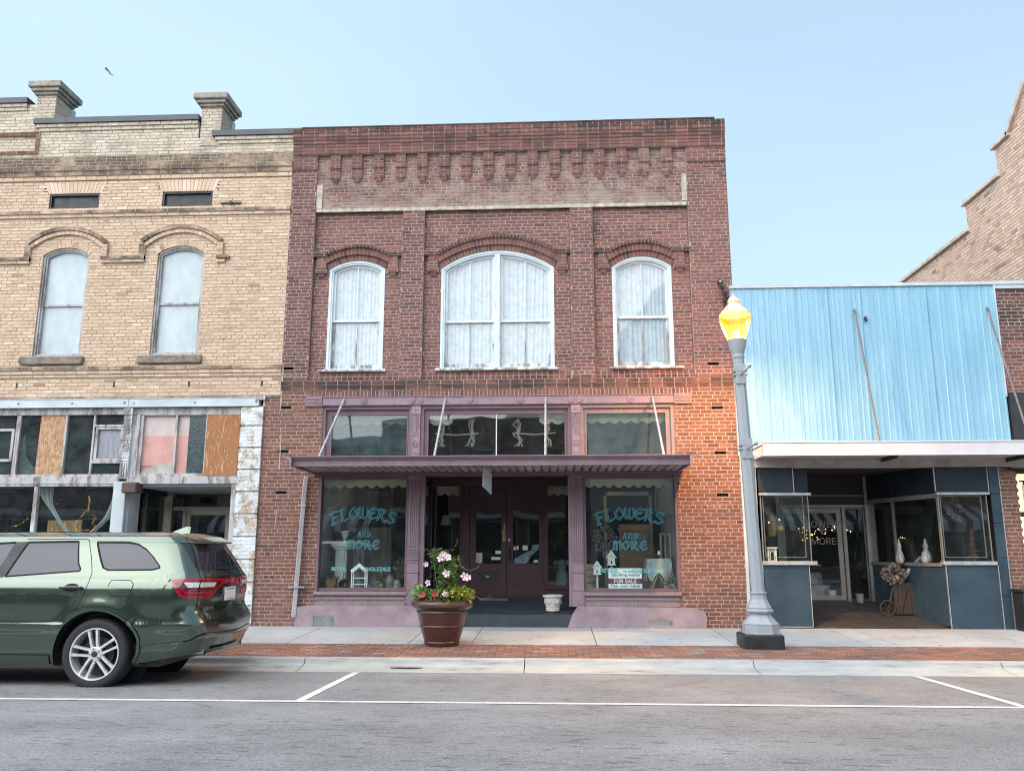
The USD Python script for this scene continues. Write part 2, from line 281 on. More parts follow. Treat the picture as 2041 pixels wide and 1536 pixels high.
class Wall:
    """Collects the bricks of one building; the nearest 300 become parts of their own."""
    def __init__(s, seed): s.r = random.Random(seed); s.items = []; s.back = {}
    def add(s, v, f, mat, tone, full): s.items.append((np.asarray(v), np.asarray(f), mat, float(np.clip(tone, 0, 1)), full))
    def field(s, poly, y, mat, depth=0.05, ch=0.0677, z0=0.24, bl=0.213, bond=6, j=0.0105, hdr=(), tone=0.5, spread=0.17, mortar=None, jit=0.0025, only_hdr=False):
        r = s.r; a, b, c, d = poly.bounds
        k0, k1 = int(math.floor((b - z0) / ch)), int(math.ceil((d - z0) / ch))
        for k in range(k0, k1 + 1):
            zz0, zz1 = z0 + k * ch, z0 + (k + 1) * ch - j
            strip = poly.intersection(sbox(a - 1, zz0, c + 1, zz1))
            for g in getattr(strip, 'geoms', [strip]):
                if g.is_empty or g.geom_type != 'Polygon' or g.area < 3e-4: continue
                xa, za, xb, zb = g.bounds; rect = g.area > 0.985 * (xb - xa) * (zb - za)
                head = only_hdr or k % bond == 0 or k in hdr
                L = bl / 2 if head else bl
                x = math.floor(xa / bl) * bl + (bl / 2 if k % 2 else 0) + (bl / 4 if head else 0) - bl + r.uniform(-0.012, 0.012)
                while x < xb:
                    ln = L + r.uniform(-0.006, 0.006); p0, p1 = max(x, xa), min(x + ln - j, xb); x += ln
                    if p1 - p0 < 0.018: continue
                    t = tone + r.gauss(0, spread) + 0.14 * (meshkit.noise(np.array([p0 * 0.8, y, zz0 * 0.8]), 3) - 0.5)
                    yy = y + r.uniform(-jit, jit)
                    if rect: v, f = bbrick(p0, p1, za, zb, yy, y + depth, r); s.add(v, f, mat, t, (p1 - p0) > 0.07 and zb - za > 0.04)
                    else:
                        pc = g.intersection(sbox(p0, za, p1, zb))
                        if pc.is_empty or pc.area < 2e-4: continue
                        if pc.geom_type == 'Polygon' and pc.area > 0.97 * (p1 - p0) * (zb - za): v, f = bbrick(p0, p1, za, zb, yy, y + depth, r); s.add(v, f, mat, t, True)
                        else:
                            m = ext(pc, yy, y + depth); s.add(m.vertices, m.faces, mat, t, False)
        if mortar: s.back.setdefault(mortar, []).append(ext(poly, y + 0.006, y + depth + 0.03))
    def block(s, x0, x1, z0, z1, y, depth, mat, bl=0.213, ch=0.0677, j=0.009, tone=0.5, spread=0.2, head=False, mortar=None):
        """Courses fitted exactly to a small box; returns nothing, adds bricks."""
        r = s.r; n = max(1, round((z1 - z0) / ch)); h = (z1 - z0) / n
        for k in range(n):
            L = bl / 2 if head else bl; off = (k % 2) * L / 2; x = x0 - off
            while x < x1 - 1e-6:
                p0, p1 = max(x, x0), min(x + L - j, x1); x += L
                if p1 - p0 < 0.02: continue
                v, f = bbrick(p0, p1, z0 + k * h + j / 2, z0 + (k + 1) * h - j / 2, y + r.uniform(-0.002, 0.002), y + depth, r)
                s.add(v, f, mat, tone + r.gauss(0, spread), p1 - p0 > 0.07)
        if mortar: s.back.setdefault(mortar, []).append(bx(x0, x1, y + 0.006, y + depth + 0.02, z0, z1))
    def emit(s, parent, limit=300, name='brick', hide=None):
        score = [proj_w(it[0].mean(0)) * (np.ptp(it[0][:, 0]) * np.ptp(it[0][:, 2])) ** 0.5 if it[4] and not (hide and hide(it[0].mean(0))) else -1 for it in s.items]
        near = set(np.argsort(score)[::-1][:limit].tolist()); rest = {}
        for i, (v, f, mat, t, full) in enumerate(s.items):
            if i in near and score[i] > 0: put(parent, name, (v, f), mat, tone=t)
            else: rest.setdefault(mat.GetPath().name, [mat, [], [], [], 0]); e = rest[mat.GetPath().name]; e[1].append(v); e[2].append(f + e[4]); e[3].append(np.full(len(v), t)); e[4] += len(v)
        for mname, (mat, V, F, Tn, _) in rest.items():
            put(parent, 'brickwork', (np.vstack(V), np.vstack(F)), mat, tone=np.concatenate(Tn), kind='stuff')
        for mm, ms in s.back.items(): put(parent, 'mortar', ms, mm)

def arc_pts(xc, hw, zs, rise, d=0.0, n=28, half=None):
    """Points of the segmental arch over an opening, offset outwards by d."""
    R = (hw * hw + rise * rise) / (2 * rise); zc = zs + rise - R; a = math.asin(min(1, (half or hw) / (R + d if half else R)))
    t = np.linspace(-a, a, n); return np.stack([xc + (R + d) * np.sin(t), zc + (R + d) * np.cos(t)], 1)

def arch_poly(x0, x1, z0, zs, rise, inset=0.0, bottom=0.0):
    xc, hw = (x0 + x1) / 2, (x1 - x0) / 2
    R = (hw * hw + rise * rise) / (2 * rise); zc = zs + rise - R; h = hw - inset; Ri = R - inset
    xs = np.linspace(-h, h, 25); top = [(xc + x, zc + math.sqrt(Ri * Ri - x * x)) for x in xs]
    return Polygon([(xc - h, z0 + bottom)] + top + [(xc + h, z0 + bottom)])

def ring(w, xc, hw, zs, rise, d0, d1, y, depth, mat, n, tone=0.4, half=None):
    """A course of bricks on end round an arch, added to wall w; returns mortar solid."""
    R = (hw * hw + rise * rise) / (2 * rise); zc = zs + rise - R; a = math.asin(min(1.0, (half or hw) / R))
    ts = np.linspace(-a, a, n + 1); g = 0.0045 / R
    pt = lambda t, d: (xc + (R + d) * math.sin(t), zc + (R + d) * math.cos(t))
    for i in range(n):
        t0, t1 = ts[i] + g, ts[i + 1] - g; yy = y + w.r.uniform(-0.003, 0.003)
        q = [pt(t0, d0), pt(t1, d0), pt(t1, d1), pt(t0, d1)]
        v = np.array([[p[0], yy, p[1]] for p in q] + [[p[0], y + depth, p[1]] for p in q])
        w.add(v, FT, mat, tone + w.r.gauss(0, 0.2), False)
    tt = np.linspace(-a, a, 24)
    return ext(Polygon([pt(t, d0) for t in tt] + [pt(t, d1) for t in tt[::-1]]), y + 0.006, y + depth)
# ================================================================ GROUND, ROAD, KERB, PAVEMENT
KY = -3.50                                   # kerb line
def walk_z(y): return 0.13 + 0.0335 * (y + 3.3)
def road_z(y):                               # crowned road
    d = -3.88 - y
    return 0.015 + (0.0270 * d if d < 4.2 else 0.1134 - 0.004 * (d - 4.2))

m_asphalt = M('asphalt', {'g': ('geometry', {}), 'n1': ('noise_texture', {'scale': 46.0, 'detail': 6.0, 'roughness': 0.85}), 'r1': ('rgb_ramp', {'ramp': [(0.28, (0.10, 0.101, 0.105)), (0.5, (0.208, 0.210, 0.217)), (0.72, (0.395, 0.398, 0.41))]}),
    'n2': ('noise_texture', {'scale': 0.9, 'detail': 6.0, 'roughness': 0.65}), 'r2': ('map_range', {'from_min': 0.3, 'from_max': 0.7, 'to_min': 0.80, 'to_max': 1.16}),
    'mp': ('mapping', {'scale': (3.0, 13.0, 1.0)}), 'n3': ('noise_texture', {'scale': 1.5, 'detail': 4.0, 'roughness': 0.65}), 'r3': ('map_range', {'from_min': 0.575, 'from_max': 0.64, 'to_min': 1.0, 'to_max': 0.52, 'clamp': True}),
    'mp4': ('mapping', {'scale': (0.12, 1.6, 1.0)}), 'n4': ('noise_texture', {'scale': 1.0, 'detail': 4.0}), 'r4': ('map_range', {'from_min': 0.3, 'from_max': 0.7, 'to_min': 0.88, 'to_max': 1.1}),
    'mp5': ('mapping', {'scale': (1.0, 2.6, 1.0)}), 'n5': ('noise_texture', {'scale': 1.5, 'detail': 3.0, 'roughness': 0.5}), 'r5': ('map_range', {'from_min': 0.64, 'from_max': 0.74, 'to_min': 1.0, 'to_max': 0.74, 'clamp': True}), 'm5': ('math', {'math_type': 'multiply'}), 'v6': ('voronoi_texture', {'feature': 'distance_to_edge', 'scale': 0.33}), 'w6': ('mix_vector', {'fac': 0.12}), 'r6': ('map_range', {'from_min': 0.0, 'from_max': 0.006, 'to_min': 0.9, 'to_max': 1.0, 'clamp': True}), 'm6': ('math', {'math_type': 'multiply'}), 'm1': ('math', {'math_type': 'multiply'}), 'm2': ('math', {'math_type': 'multiply'}), 'cx': ('combine_xyz', {}), 'mu': ('mix_color', {'blend_type': 'multiply', 'fac': 1.0}),
    'b': ('bump', {'strength': 0.55, 'distance': 0.006}), 'p': ('principled_bsdf', {'roughness': 0.82, 'specular_ior_level': 0.4})},
    [('g.position', 'n1.vector'), ('n1.fac', 'r1.fac'), ('g.position', 'n2.vector'), ('n2.fac', 'r2.value'), ('g.position', 'mp.vector'), ('mp.vector', 'n3.vector'), ('n3.fac', 'r3.value'),
     ('g.position', 'mp4.vector'), ('mp4.vector', 'n4.vector'), ('n4.fac', 'r4.value'), ('r2.result', 'm1.value1'), ('r3.result', 'm1.value2'), ('m1.value', 'm2.value1'), ('r4.result', 'm2.value2'),
     ('g.position', 'mp5.vector'), ('mp5.vector', 'n5.vector'), ('n5.fac', 'r5.value'), ('r5.result', 'm5.value1'), ('m2.value', 'm5.value2'), ('g.position', 'w6.a'), ('n2.color', 'w6.b'), ('w6.result', 'v6.vector'), ('v6.distance', 'r6.value'), ('r6.result', 'm6.value1'), ('m5.value', 'm6.value2'), ('m6.value', 'cx.x'), ('m6.value', 'cx.y'), ('m6.value', 'cx.z'), ('r1.color', 'mu.a'), ('cx.vector', 'mu.b'), ('mu.result', 'p.base_color'), ('n1.fac', 'b.height'), ('b.normal', 'p.normal')])
m_line = peel('road_paint', (0.62, 0.61, 0.58), (0.17, 0.17, 0.17), amount=0.36, scale=16, stretch=(1, 1, 1), rough=0.7, soft=0.08)
m_concrete = M('pavement_concrete', {'g': ('geometry', {}), 'n': ('noise_texture', {'scale': 1.1, 'detail': 7.0, 'roughness': 0.68}), 'r': ('rgb_ramp', {'ramp': [(0.3, (0.29, 0.30, 0.31)), (0.7, (0.42, 0.435, 0.445))]}),
    't': ('attribute', {'attribute': 'tone'}), 'n8': ('noise_texture', {'scale': 7.0, 'detail': 2.0, 'roughness': 0.4}), 'r8': ('map_range', {'from_min': 0.68, 'from_max': 0.72, 'to_min': 1.0, 'to_max': 0.66, 'clamp': True}), 'm8': ('math', {'math_type': 'multiply'}), 'cx': ('combine_xyz', {}), 'mu': ('mix_color', {'blend_type': 'multiply', 'fac': 1.0}), 'n2': ('noise_texture', {'scale': 90.0, 'detail': 3.0}),
    'b': ('bump', {'strength': 0.2, 'distance': 0.004}), 'p': ('principled_bsdf', {'roughness': 0.85})},
    [('g.position', 'n.vector'), ('n.fac', 'r.fac'), ('g.position', 'n8.vector'), ('n8.fac', 'r8.value'), ('r8.result', 'm8.value1'), ('t.fac', 'm8.value2'), ('m8.value', 'cx.x'), ('m8.value', 'cx.y'), ('m8.value', 'cx.z'), ('r.color', 'mu.a'), ('cx.vector', 'mu.b'), ('mu.result', 'p.base_color'),
     ('g.position', 'n2.vector'), ('n2.fac', 'b.height'), ('b.normal', 'p.normal')])
m_kerb = M('kerb_concrete', {'g': ('geometry', {}), 'mp': ('mapping', {'scale': (1.0, 3.0, 9.0)}), 'n': ('noise_texture', {'scale': 1.6, 'detail': 8.0, 'roughness': 0.7}),
    'r': ('rgb_ramp', {'ramp': [(0.30, (0.12, 0.12, 0.125)), (0.42, (0.31, 0.32, 0.315)), (0.7, (0.46, 0.455, 0.43))]}), 'n2': ('noise_texture', {'scale': 70.0, 'detail': 3.0}),
    'b': ('bump', {'strength': 0.35, 'distance': 0.006}), 'p': ('principled_bsdf', {'roughness': 0.85})},
    [('g.position', 'mp.vector'), ('mp.vector', 'n.vector'), ('n.fac', 'r.fac'), ('r.color', 'p.base_color'), ('g.position', 'n2.vector'), ('n2.fac', 'b.height'), ('b.normal', 'p.normal')])
m_paver = brickm('paver', [(0.0, (0.15, 0.095, 0.085)), (0.35, (0.215, 0.115, 0.09)), (0.7, (0.28, 0.135, 0.098)), (0.93, (0.35, 0.165, 0.115)), (1.0, (0.27, 0.23, 0.215))], dirt=(0.16, 0.13, 0.12), dirt_at=0.55, dirt_amt=0.55, rough=0.85)
m_joint = pm('joint_sand', (0.13, 0.105, 0.09), 0.95, var=0.3, bump=0.3)
m_earth = pm('earth', (0.10, 0.09, 0.07), 0.95)

GX0, GX1 = -26.0, 22.0
solo('ground', bx(-260, 260, -260, 260, -0.9, -0.45), m_earth, 'bare ground under and beyond the street', 'ground', kind='structure')
road = thing('road', 'grey asphalt street with white parking lines', 'road', kind='structure')
ys = np.concatenate([np.linspace(-3.88, -8.1, 10), np.linspace(-9, -16.0, 5)])[::-1]
put(road, 'asphalt', sheet(lambda U, V: np.stack([U, V, np.vectorize(road_z)(V) + 0.012 * (meshkit.noise(np.stack([U * 0.5, V * 0.5, U * 0], -1), 5) - 0.5) * (V < -7.5)], -1), np.linspace(GX0, GX1, 97), ys), m_asphalt, smooth=True)
def stripe(pts):
    lo = np.array([[x, y, road_z(y) + 0.009] for x, y in pts]); return lo
def line_mesh(x0, y0, x1, y1, w):
    d = np.array([x1 - x0, y1 - y0]); L = np.linalg.norm(d); d /= L; nrm = np.array([-d[1], d[0]]) * w / 2
    s = np.linspace(0, L, max(2, int(L / 0.25)))
    P = [[np.array([x0, y0]) + d * t + k * nrm for k in (-1, 1)] for t in s]
    V = np.array([[p[0], p[1], road_z(p[1]) + 0.005] for q in P for p in q]); F = []
    for i in range(len(s) - 1): a = 2 * i; F += [[a, a + 2, a + 3], [a, a + 3, a + 1]]
    m = trimesh.Trimesh(V, F, process=False)
    if m.face_normals[0][2] < 0: m.invert()
    return m
put(road, 'parking_line', line_mesh(GX0 + 1, -6.41, GX1 - 1, -6.39, 0.10), m_line)
for xs in (-9.45, -2.53, 4.45, 11.4):
    put(road, 'parking_line', line_mesh(xs, -6.35, xs, -3.93, 0.095), m_line)

kerb = thing('kerb', 'pale concrete kerb and gutter stained along its face', 'kerb', kind='structure')
kj = [GX0, -18.0, -15.1, -12.1, -9.2, -6.26, -3.33, -0.40, 2.57, 5.70, 8.6, 11.6, 14.6, 18.0, GX1]
prof = [(-3.885, 0.0), (-3.885, 0.019), (-3.70, 0.038), (-3.56, 0.058), (-3.528, 0.066), (-3.512, 0.085), (-3.502, 0.115), (-3.494, 0.129), (-3.478, 0.136), (-3.315, 0.134), (-3.315, 0.0)]
for a, b in zip(kj[:-1], kj[1:]):
    put(kerb, 'kerb_stone', prism_x(prof[::-1], a + 0.006, b - 0.006), m_kerb, smooth=25)
put(kerb, 'bedding', bx(GX0, GX1, -3.86, -3.33, -0.3, 0.012), m_joint)

paved = thing('pavement', 'pale concrete pavement with a band of red pavers along the kerb', 'pavement', kind='structure')
put(paved, 'base', prism_x([(-3.31, -0.3), (4.0, -0.3), (4.0, walk_z(0.0) - 0.02), (0.0, walk_z(0.0) - 0.02), (-3.31, walk_z(-3.31) - 0.014)], GX0, GX1), m_joint)
PB = -2.03                                   # back of the paver band
joints = [GX0, -22, -19, -16.2, -14.2, -12.3, -10.4, -8.4, -6.4, -4.05, -2.2, -1.25, 0.62, 2.66, 4.60, 5.02, 7.0, 9.0, 11, 13, 16, 19, GX1]
rs = random.Random(3)
for a, b in zip(joints[:-1], joints[1:]):
    pr = [(PB + 0.004, walk_z(PB) - 0.1), (0.6, walk_z(0.6) - 0.1), (0.6, walk_z(0) + 0.0), (0.0, walk_z(0)), (PB + 0.012, walk_z(PB)), (PB + 0.004, walk_z(PB) - 0.006)]
    put(paved, 'slab', prism_x(pr, a + 0.007, b - 0.007), m_concrete, tone=rs.uniform(0.92, 1.08))
pv = []
nrow = 12; dy = (PB - 0.008 + 3.31) / nrow
for i in range(nrow):
    y0 = -3.31 + i * dy; x = GX0 + (i % 2) * 0.1
    while x < GX1:
        t = 0.5 + rs.gauss(0, 0.2) + 0.9 * (meshkit.noise(np.array([x * 1.4, y0 * 1.2, 0.0]), 9) - 0.5)
        if rs.random() < 0.03: t = 1.0
        zz = rs.uniform(-0.0015, 0.0025); zc = lambda yy: walk_z(yy) + zz - 0.002
        e = 0.003; a, b, c, d = x + 0.003, x + 0.200, y0 + 0.003, y0 + dy - 0.003
        v = np.array([[a + e, c + e, zc(c)], [b - e, c + e, zc(c)], [b - e, d - e, zc(d)], [a + e, d - e, zc(d)], [a, c, zc(c) - 0.05], [b, c, zc(c) - 0.05], [b, d, zc(d) - 0.05], [a, d, zc(d) - 0.05]])
        skip = 6.75 < x + 0.1 < 7.9 and y0 > -2.75 + abs(x - 7.3) * 0.4
        if not skip: pv.append((v, min(1, max(0, t)))); 
        x += 0.203
sc_ = [proj_w(v.mean(0)) if abs(v[:, 0].mean()) < 6.5 and not (v[:, 0].mean() < -3.4) else 0 for v, t in pv]
near = set(np.argsort(sc_)[::-1][:300].tolist()); V, F, Tn, k = [], [], [], 0
for i, (v, t) in enumerate(pv):
    if i in near: put(paved, 'paver', (v, FT), m_paver, tone=t)
    else: V.append(v); F.append(FT + k); Tn.append(np.full(8, t)); k += 8
put(paved, 'paver_field', (np.vstack(V), np.vstack(F)), m_paver, tone=np.concatenate(Tn), kind='stuff')
put(paved, 'patch', prism_z([(6.72, -2.45), (7.2, -2.80), (7.9, -2.42), (7.95, -2.05), (6.7, -2.05)], walk_z(-2.45) - 0.05, walk_z(-2.45) + 0.012), m_concrete, tone=0.62, label='grey concrete patch let into the pavers')

# ================================================================ RED BRICK BUILDING
red = thing('brick_building', 'two storey dark red brick shop building with three arched upper windows and mauve storefront', 'building', (-0.9, 0, 0.2))
W = Wall(11)
XL, XR, TOPZ = -5.03, 3.34, 9.66
wins = [(-4.24, -3.17, 4.85, 6.82, 0.165), (-2.09, 0.045, 4.85, 6.80, 0.345), (1.135, 2.245, 4.85, 6.78, 0.20)]
bays = [(-4.55, -2.84), (-2.42, 0.36), (0.79, 2.59)]
notches = [(2.96, 4.085), (2.98, 3.27), (2.98, 2.51), (2.93, 4.87), (-4.92, 4.15), (-4.93, 3.33), (-4.93, 2.60), (-4.93, 4.87)]
NZ = [sbox(x - 0.105, z - 0.03, x + 0.105, z + 0.03) for x, z in notches]
def nz(x, z): k = round((z - 0.24) / 0.0677); return sbox(x - 0.105, 0.24 + k * 0.0677, x + 0.105, 0.24 + k * 0.0677 + 0.0577)
NT = unary_union([nz(x, z - 0.03) for x, z in notches])
# lower piers, then the upper corner pilasters
W.field(sbox(-5.32, 0.2, -4.235, 4.31).difference(NT), 0.0, m_redpier, tone=0.47, mortar=m_mortar)
W.field(sbox(2.185, 0.2, XR, 4.31).difference(NT), 0.0, m_redpier, tone=0.50, mortar=m_mortar)
W.field(sbox(-5.03, 4.31, -4.47, 4.44).difference(NT), 0.0, m_redpier, tone=0.42, mortar=m_mortar)
W.field(sbox(2.52, 4.31, XR, 4.44).difference(NT), 0.0, m_redpier, tone=0.42, mortar=m_mortar)
W.field(sbox(-5.03, 4.64, -4.55, 8.83).difference(NT), 0.0, m_red, tone=0.33, mortar=m_mortar)
W.field(sbox(2.59, 4.64, XR, 8.83).difference(NT), 0.0, m_red, tone=0.52, mortar=m_mortar)
for a, b in ((-2.84, -2.42), (0.36, 0.79)):
    W.field(sbox(a, 4.64, b, 7.95), 0.0, m_red, tone=0.40, mortar=m_mortar)
# window bays, set back
for (a, b), (x0, x1, z0, zs, rise) in zip(bays, wins):
    W.field(sbox(a, 4.64, b, 7.96).difference(arch_poly(x0, x1, 4.5, zs, rise)), 0.10, m_red, depth=0.11, tone=0.55, mortar=m_mortar)
    W.block(a, b, 4.70, 4.795, 0.07, 0.07, m_red, head=True, ch=0.09, tone=0.4, mortar=m_mortar)
    W.block(a, b, 4.62, 4.70, 0.035, 0.07, m_soot, head=True, ch=0.08, tone=0.3, mortar=m_mortar)
# ledge and course of bricks on end above the storefront
W.block(XL, XR, 4.53, 4.62, -0.035, 0.10, m_soot, ch=0.09, tone=0.42, mortar=m_mortar)
W.block(XL, XR, 4.44, 4.53, -0.015, 0.09, m_soot, ch=0.075, tone=0.36, mortar=m_mortar)
x = -4.47
while x < 2.50:
    v, f = bbrick(x, x + 0.061, 4.315, 4.432, W.r.uniform(-0.003, 0.003), 0.06, W.r); W.add(v, f, m_red, 0.38 + W.r.gauss(0, 0.2), True); x += 0.0713
W.back[m_mortar].append(bx(-4.47, 2.52, 0.006, 0.08, 4.31, 4.44))
# frieze with lime bloom
W.field(sbox(-4.55, 8.0, 2.59, 9.12), 0.03, m_redpale, tone=0.42, mortar=m_mortar)
put(red, 'lime_band', [bx(-4.53, 2.57, 0.012, 0.06, 7.955, 8.02), bx(-4.545, -4.43, 0.016, 0.06, 8.03, 8.52), bx(2.49, 2.585, 0.017, 0.06, 8.05, 8.6)], m_limestrip)
# corbels: upper block, lower block, stub
for xc in np.linspace(-4.19, 2.22, 16):
    ms, ct, mm_ = [], [], []
    for (w, z0, z1, y) in ((0.10, 8.84, 9.125, -0.035), (0.10, 8.635, 8.84, -0.004), (0.055, 8.565, 8.635, 0.004)):
        n = max(1, round((z1 - z0) / 0.07)); h = (z1 - z0) / n
        for k in range(n):
            sp = [(xc - w, xc + w)] if (k % 2 or w < 0.08) else [(xc - w, xc - 0.005), (xc + 0.005, xc + w)]
            for a, b in sp:
                v, f = bbrick(a, b, z0 + k * h + 0.004, z0 + (k + 1) * h - 0.004, y + W.r.uniform(-0.002, 0.002), 0.05, W.r); ms.append(trimesh.Trimesh(v, f, process=False)); ct += [W.r.gauss(0.42, 0.17)] * 8
        mm_.append(bx(xc - w + 0.002, xc + w - 0.002, y + 0.007, 0.05, z0 + 0.001, z1 - 0.004))
    put(put(red, 'corbel', ms, m_red if xc < 1.5 else m_redpale, tone=np.clip(ct, 0, 1)), 'mortar', mm_, m_mortar)
for a, b in ((-5.03, -4.55), (2.59, XR)):
    W.block(a, b, 8.83, 9.125, -0.035, 0.08, m_red, tone=0.42, mortar=m_mortar)
# corbelled parapet
for i, (z0, z1, y, head, tn) in enumerate([(9.125, 9.195, -0.062, 0, .5), (9.195, 9.265, -0.062, 0, .5), (9.265, 9.335, -0.066, 0, .5), (9.335, 9.40, -0.085, 0, .42), (9.40, 9.465, -0.105, 0, .4),
                                  (9.465, 9.535, -0.118, 1, .45), (9.535, 9.60, -0.122, 0, .45), (9.60, 9.655, -0.112, 1, .42)]):
    W.block(XL, XR, z0, z1, y, 0.25, m_red if i < 6 else m_soot, head=bool(head), ch=0.068, tone=tn, spread=0.22)
    W.back[m_mortar].append(bx(XL + 0.003, XR - 0.003, y + 0.012, 0.2, z0 + 0.001, z1 - 0.001))
put(red, 'coping', [bx(-4.86, 1.0, -0.118, 0.28, 9.655, 9.678), bx(1.0, 3.15, -0.114, 0.27, 9.655, 9.684)], m_soot, tone=0.1)
# hoods over the windows
for (a, b), (x0, x1, z0, zs, rise) in zip(bays, wins):
    xc, hw = (x0 + x1) / 2, (x1 - x0) / 2; ms = []
    n = int(2 * hw * 1.15 / 0.07)
    ms.append(ring(W, xc, hw, zs, rise, 0.0, 0.105, 0.078, 0.12, m_red, n, 0.35))
    ms.append(ring(W, xc, hw + 0.02, zs + 0.0, rise, 0.11, 0.235, 0.035, 0.12, m_red, n, 0.34, half=hw + 0.01))
    zflat = 7.065
    R = (hw * hw + rise * rise) / (2 * rise); zc = zs + rise - R; Rd = R + 0.24
    hx = math.sqrt(max(1e-6, Rd * Rd - (zflat - zc) ** 2)); hx = min(hx, hw + 0.16)
    ms.append(ring(W, xc, hw, zs, rise, 0.24, 0.292, -0.012, 0.16, m_soot, n, 0.2, half=hx * R / Rd))
    for p0, p1 in ((a, xc - hx + 0.012), (xc + hx - 0.012, b)):
        if p1 - p0 > 0.03: W.block(p0, p1, zflat - 0.005, zflat + 0.06, -0.005, 0.16, m_soot, tone=0.25, ch=0.065, mortar=m_mortar)
    for s in (-1, 1):
        e0, e1 = (x0 - 0.245, x0 - 0.065) if s < 0 else (x1 + 0.065, x1 + 0.245)
        e0, e1 = max(e0, a + 0.02), min(e1, b - 0.02)
        W.block(e0, e1, 6.80, zflat - 0.005, 0.04, 0.08, m_red, bl=0.2, tone=0.6, mortar=m_mortar)
        W.block(e0 - 0.015, e1 + 0.015, 6.735, 6.80, 0.022, 0.08, m_red, tone=0.45, mortar=m_mortar)
        c = (e0 + e1) / 2; W.block(c - 0.055, c + 0.055, 6.672, 6.735, 0.05, 0.06, m_red, tone=0.4, mortar=m_mortar)
    put(red, 'arch_mortar', ms, m_mortar)
# solid core, side walls, roof and floor of the building
put(red, 'core', [bx(-5.31, -4.30, 0.085, 0.32, 0.1, 4.31), bx(2.25, XR - .01, 0.085, 0.32, 0.1, 4.31), bx(-5.02, XR - .01, 0.11, 0.30, 4.30, 4.62),
                  bx(-5.02, XR - .01, 0.215, 0.34, 7.3, 9.6), bx(-5.02, -4.24, 0.212, 0.34, 4.62, 7.3), bx(-3.17, -2.09, 0.212, 0.34, 4.62, 7.3), bx(0.045, 1.135, 0.212, 0.34, 4.62, 7.3), bx(2.245, XR - .01, 0.212, 0.34, 4.62, 7.3)], m_dark)
put(red, 'shell', [bx(-5.02, -4.85, 0.3, 14, 0.1, 9.0), bx(XR - .2, XR - .01, 0.3, 14, 0.1, 9.0), bx(-5.0, XR - .03, 13.8, 14, 0.1, 9.0), bx(-5.0, XR - .03, 0.3, 14, 8.9, 9.1), bx(-4.85, XR - .2, 0.33, 13.8, 4.30, 4.50)], m_inner)

def arched_window(par, x0, x1, z0, zs, rise, zm, lights, mull=False, y=0.10, bow=0.0):
    """Frame > upper and lower sashes, panes, sill; white and weathered."""
    o = arch_poly(x0, x1, z0, zs, rise); i1 = arch_poly(x0, x1, z0, zs, rise, 0.075, 0.02)
    fr = [ext(o.difference(i1), y + 0.012, y + 0.11)]
    i0 = arch_poly(x0, x1, z0, zs, rise, 0.045, 0.02)
    fr.append(ext(o.difference(i0), y - 0.004, y + 0.03))
    if mull:
        xm = (x0 + x1) / 2; fr.append(cbx(xm - 0.055, xm + 0.055, y + 0.0, y + 0.13, z0 + 0.01, zs + rise - 0.06, 0.012))
    w = put(par, 'window', fr, m_white)
    spans = [(x0 + 0.075, x1 - 0.075)] if not mull else [(x0 + 0.075, (x0 + x1) / 2 - 0.055), ((x0 + x1) / 2 + 0.055, x1 - 0.075)]
    for a, b in spans:
        for up in (True, False):
            yy = y + (0.065 if up else 0.10)
            if up: g = i1.intersection(sbox(a, zm - 0.02, b, 20))
            else: g = sbox(a, z0 + 0.02, b, zm + 0.02)
            ins = g.buffer(-0.045, join_style=2)
            if not up: ins = sbox(a + 0.045, z0 + 0.11, b - 0.045, zm - 0.025)
            xm = (a + b) / 2; mun = sbox(xm - 0.011, z0, xm + 0.011, 20).intersection(ins)
            s = put(w, 'sash', [ext(g.difference(ins), yy, yy + 0.035), ext(mun, yy + 0.004, yy + 0.03)], m_white if up else m_whitepeel)
            for c, d in ((a, xm - 0.011), (xm + 0.011, b)):
                pg = ins.intersection(sbox(c, z0, d, 20))
                put(w, 'pane', ext(pg, yy + 0.016, yy + 0.020), m_pane)
    return w

def curtain(x0, x1, z0, z1, y, mat, seed=0, amp=0.010, folds=9, slant=0.0, gap=None):
    r = random.Random(seed); ph = [r.uniform(0, 6) for _ in range(4)]
    def fn(U, V):
        w = 0.6 + 0.4 * (1 - V); X = x0 + (x1 - x0) * U + slant * (1 - V)
        Y = y + amp * (np.sin(U * folds * 6.28 + ph[0]) + 0.6 * np.sin(U * folds * 2.9 + ph[1] + V * 1.2) + 0.5 * np.sin(U * 4.0 + ph[2] + V * 2))
        return np.stack([X, Y, z0 + (z1 - z0) * V], -1)
    return sheet(fn, np.linspace(0, 1, 70), np.linspace(0, 1, 14))

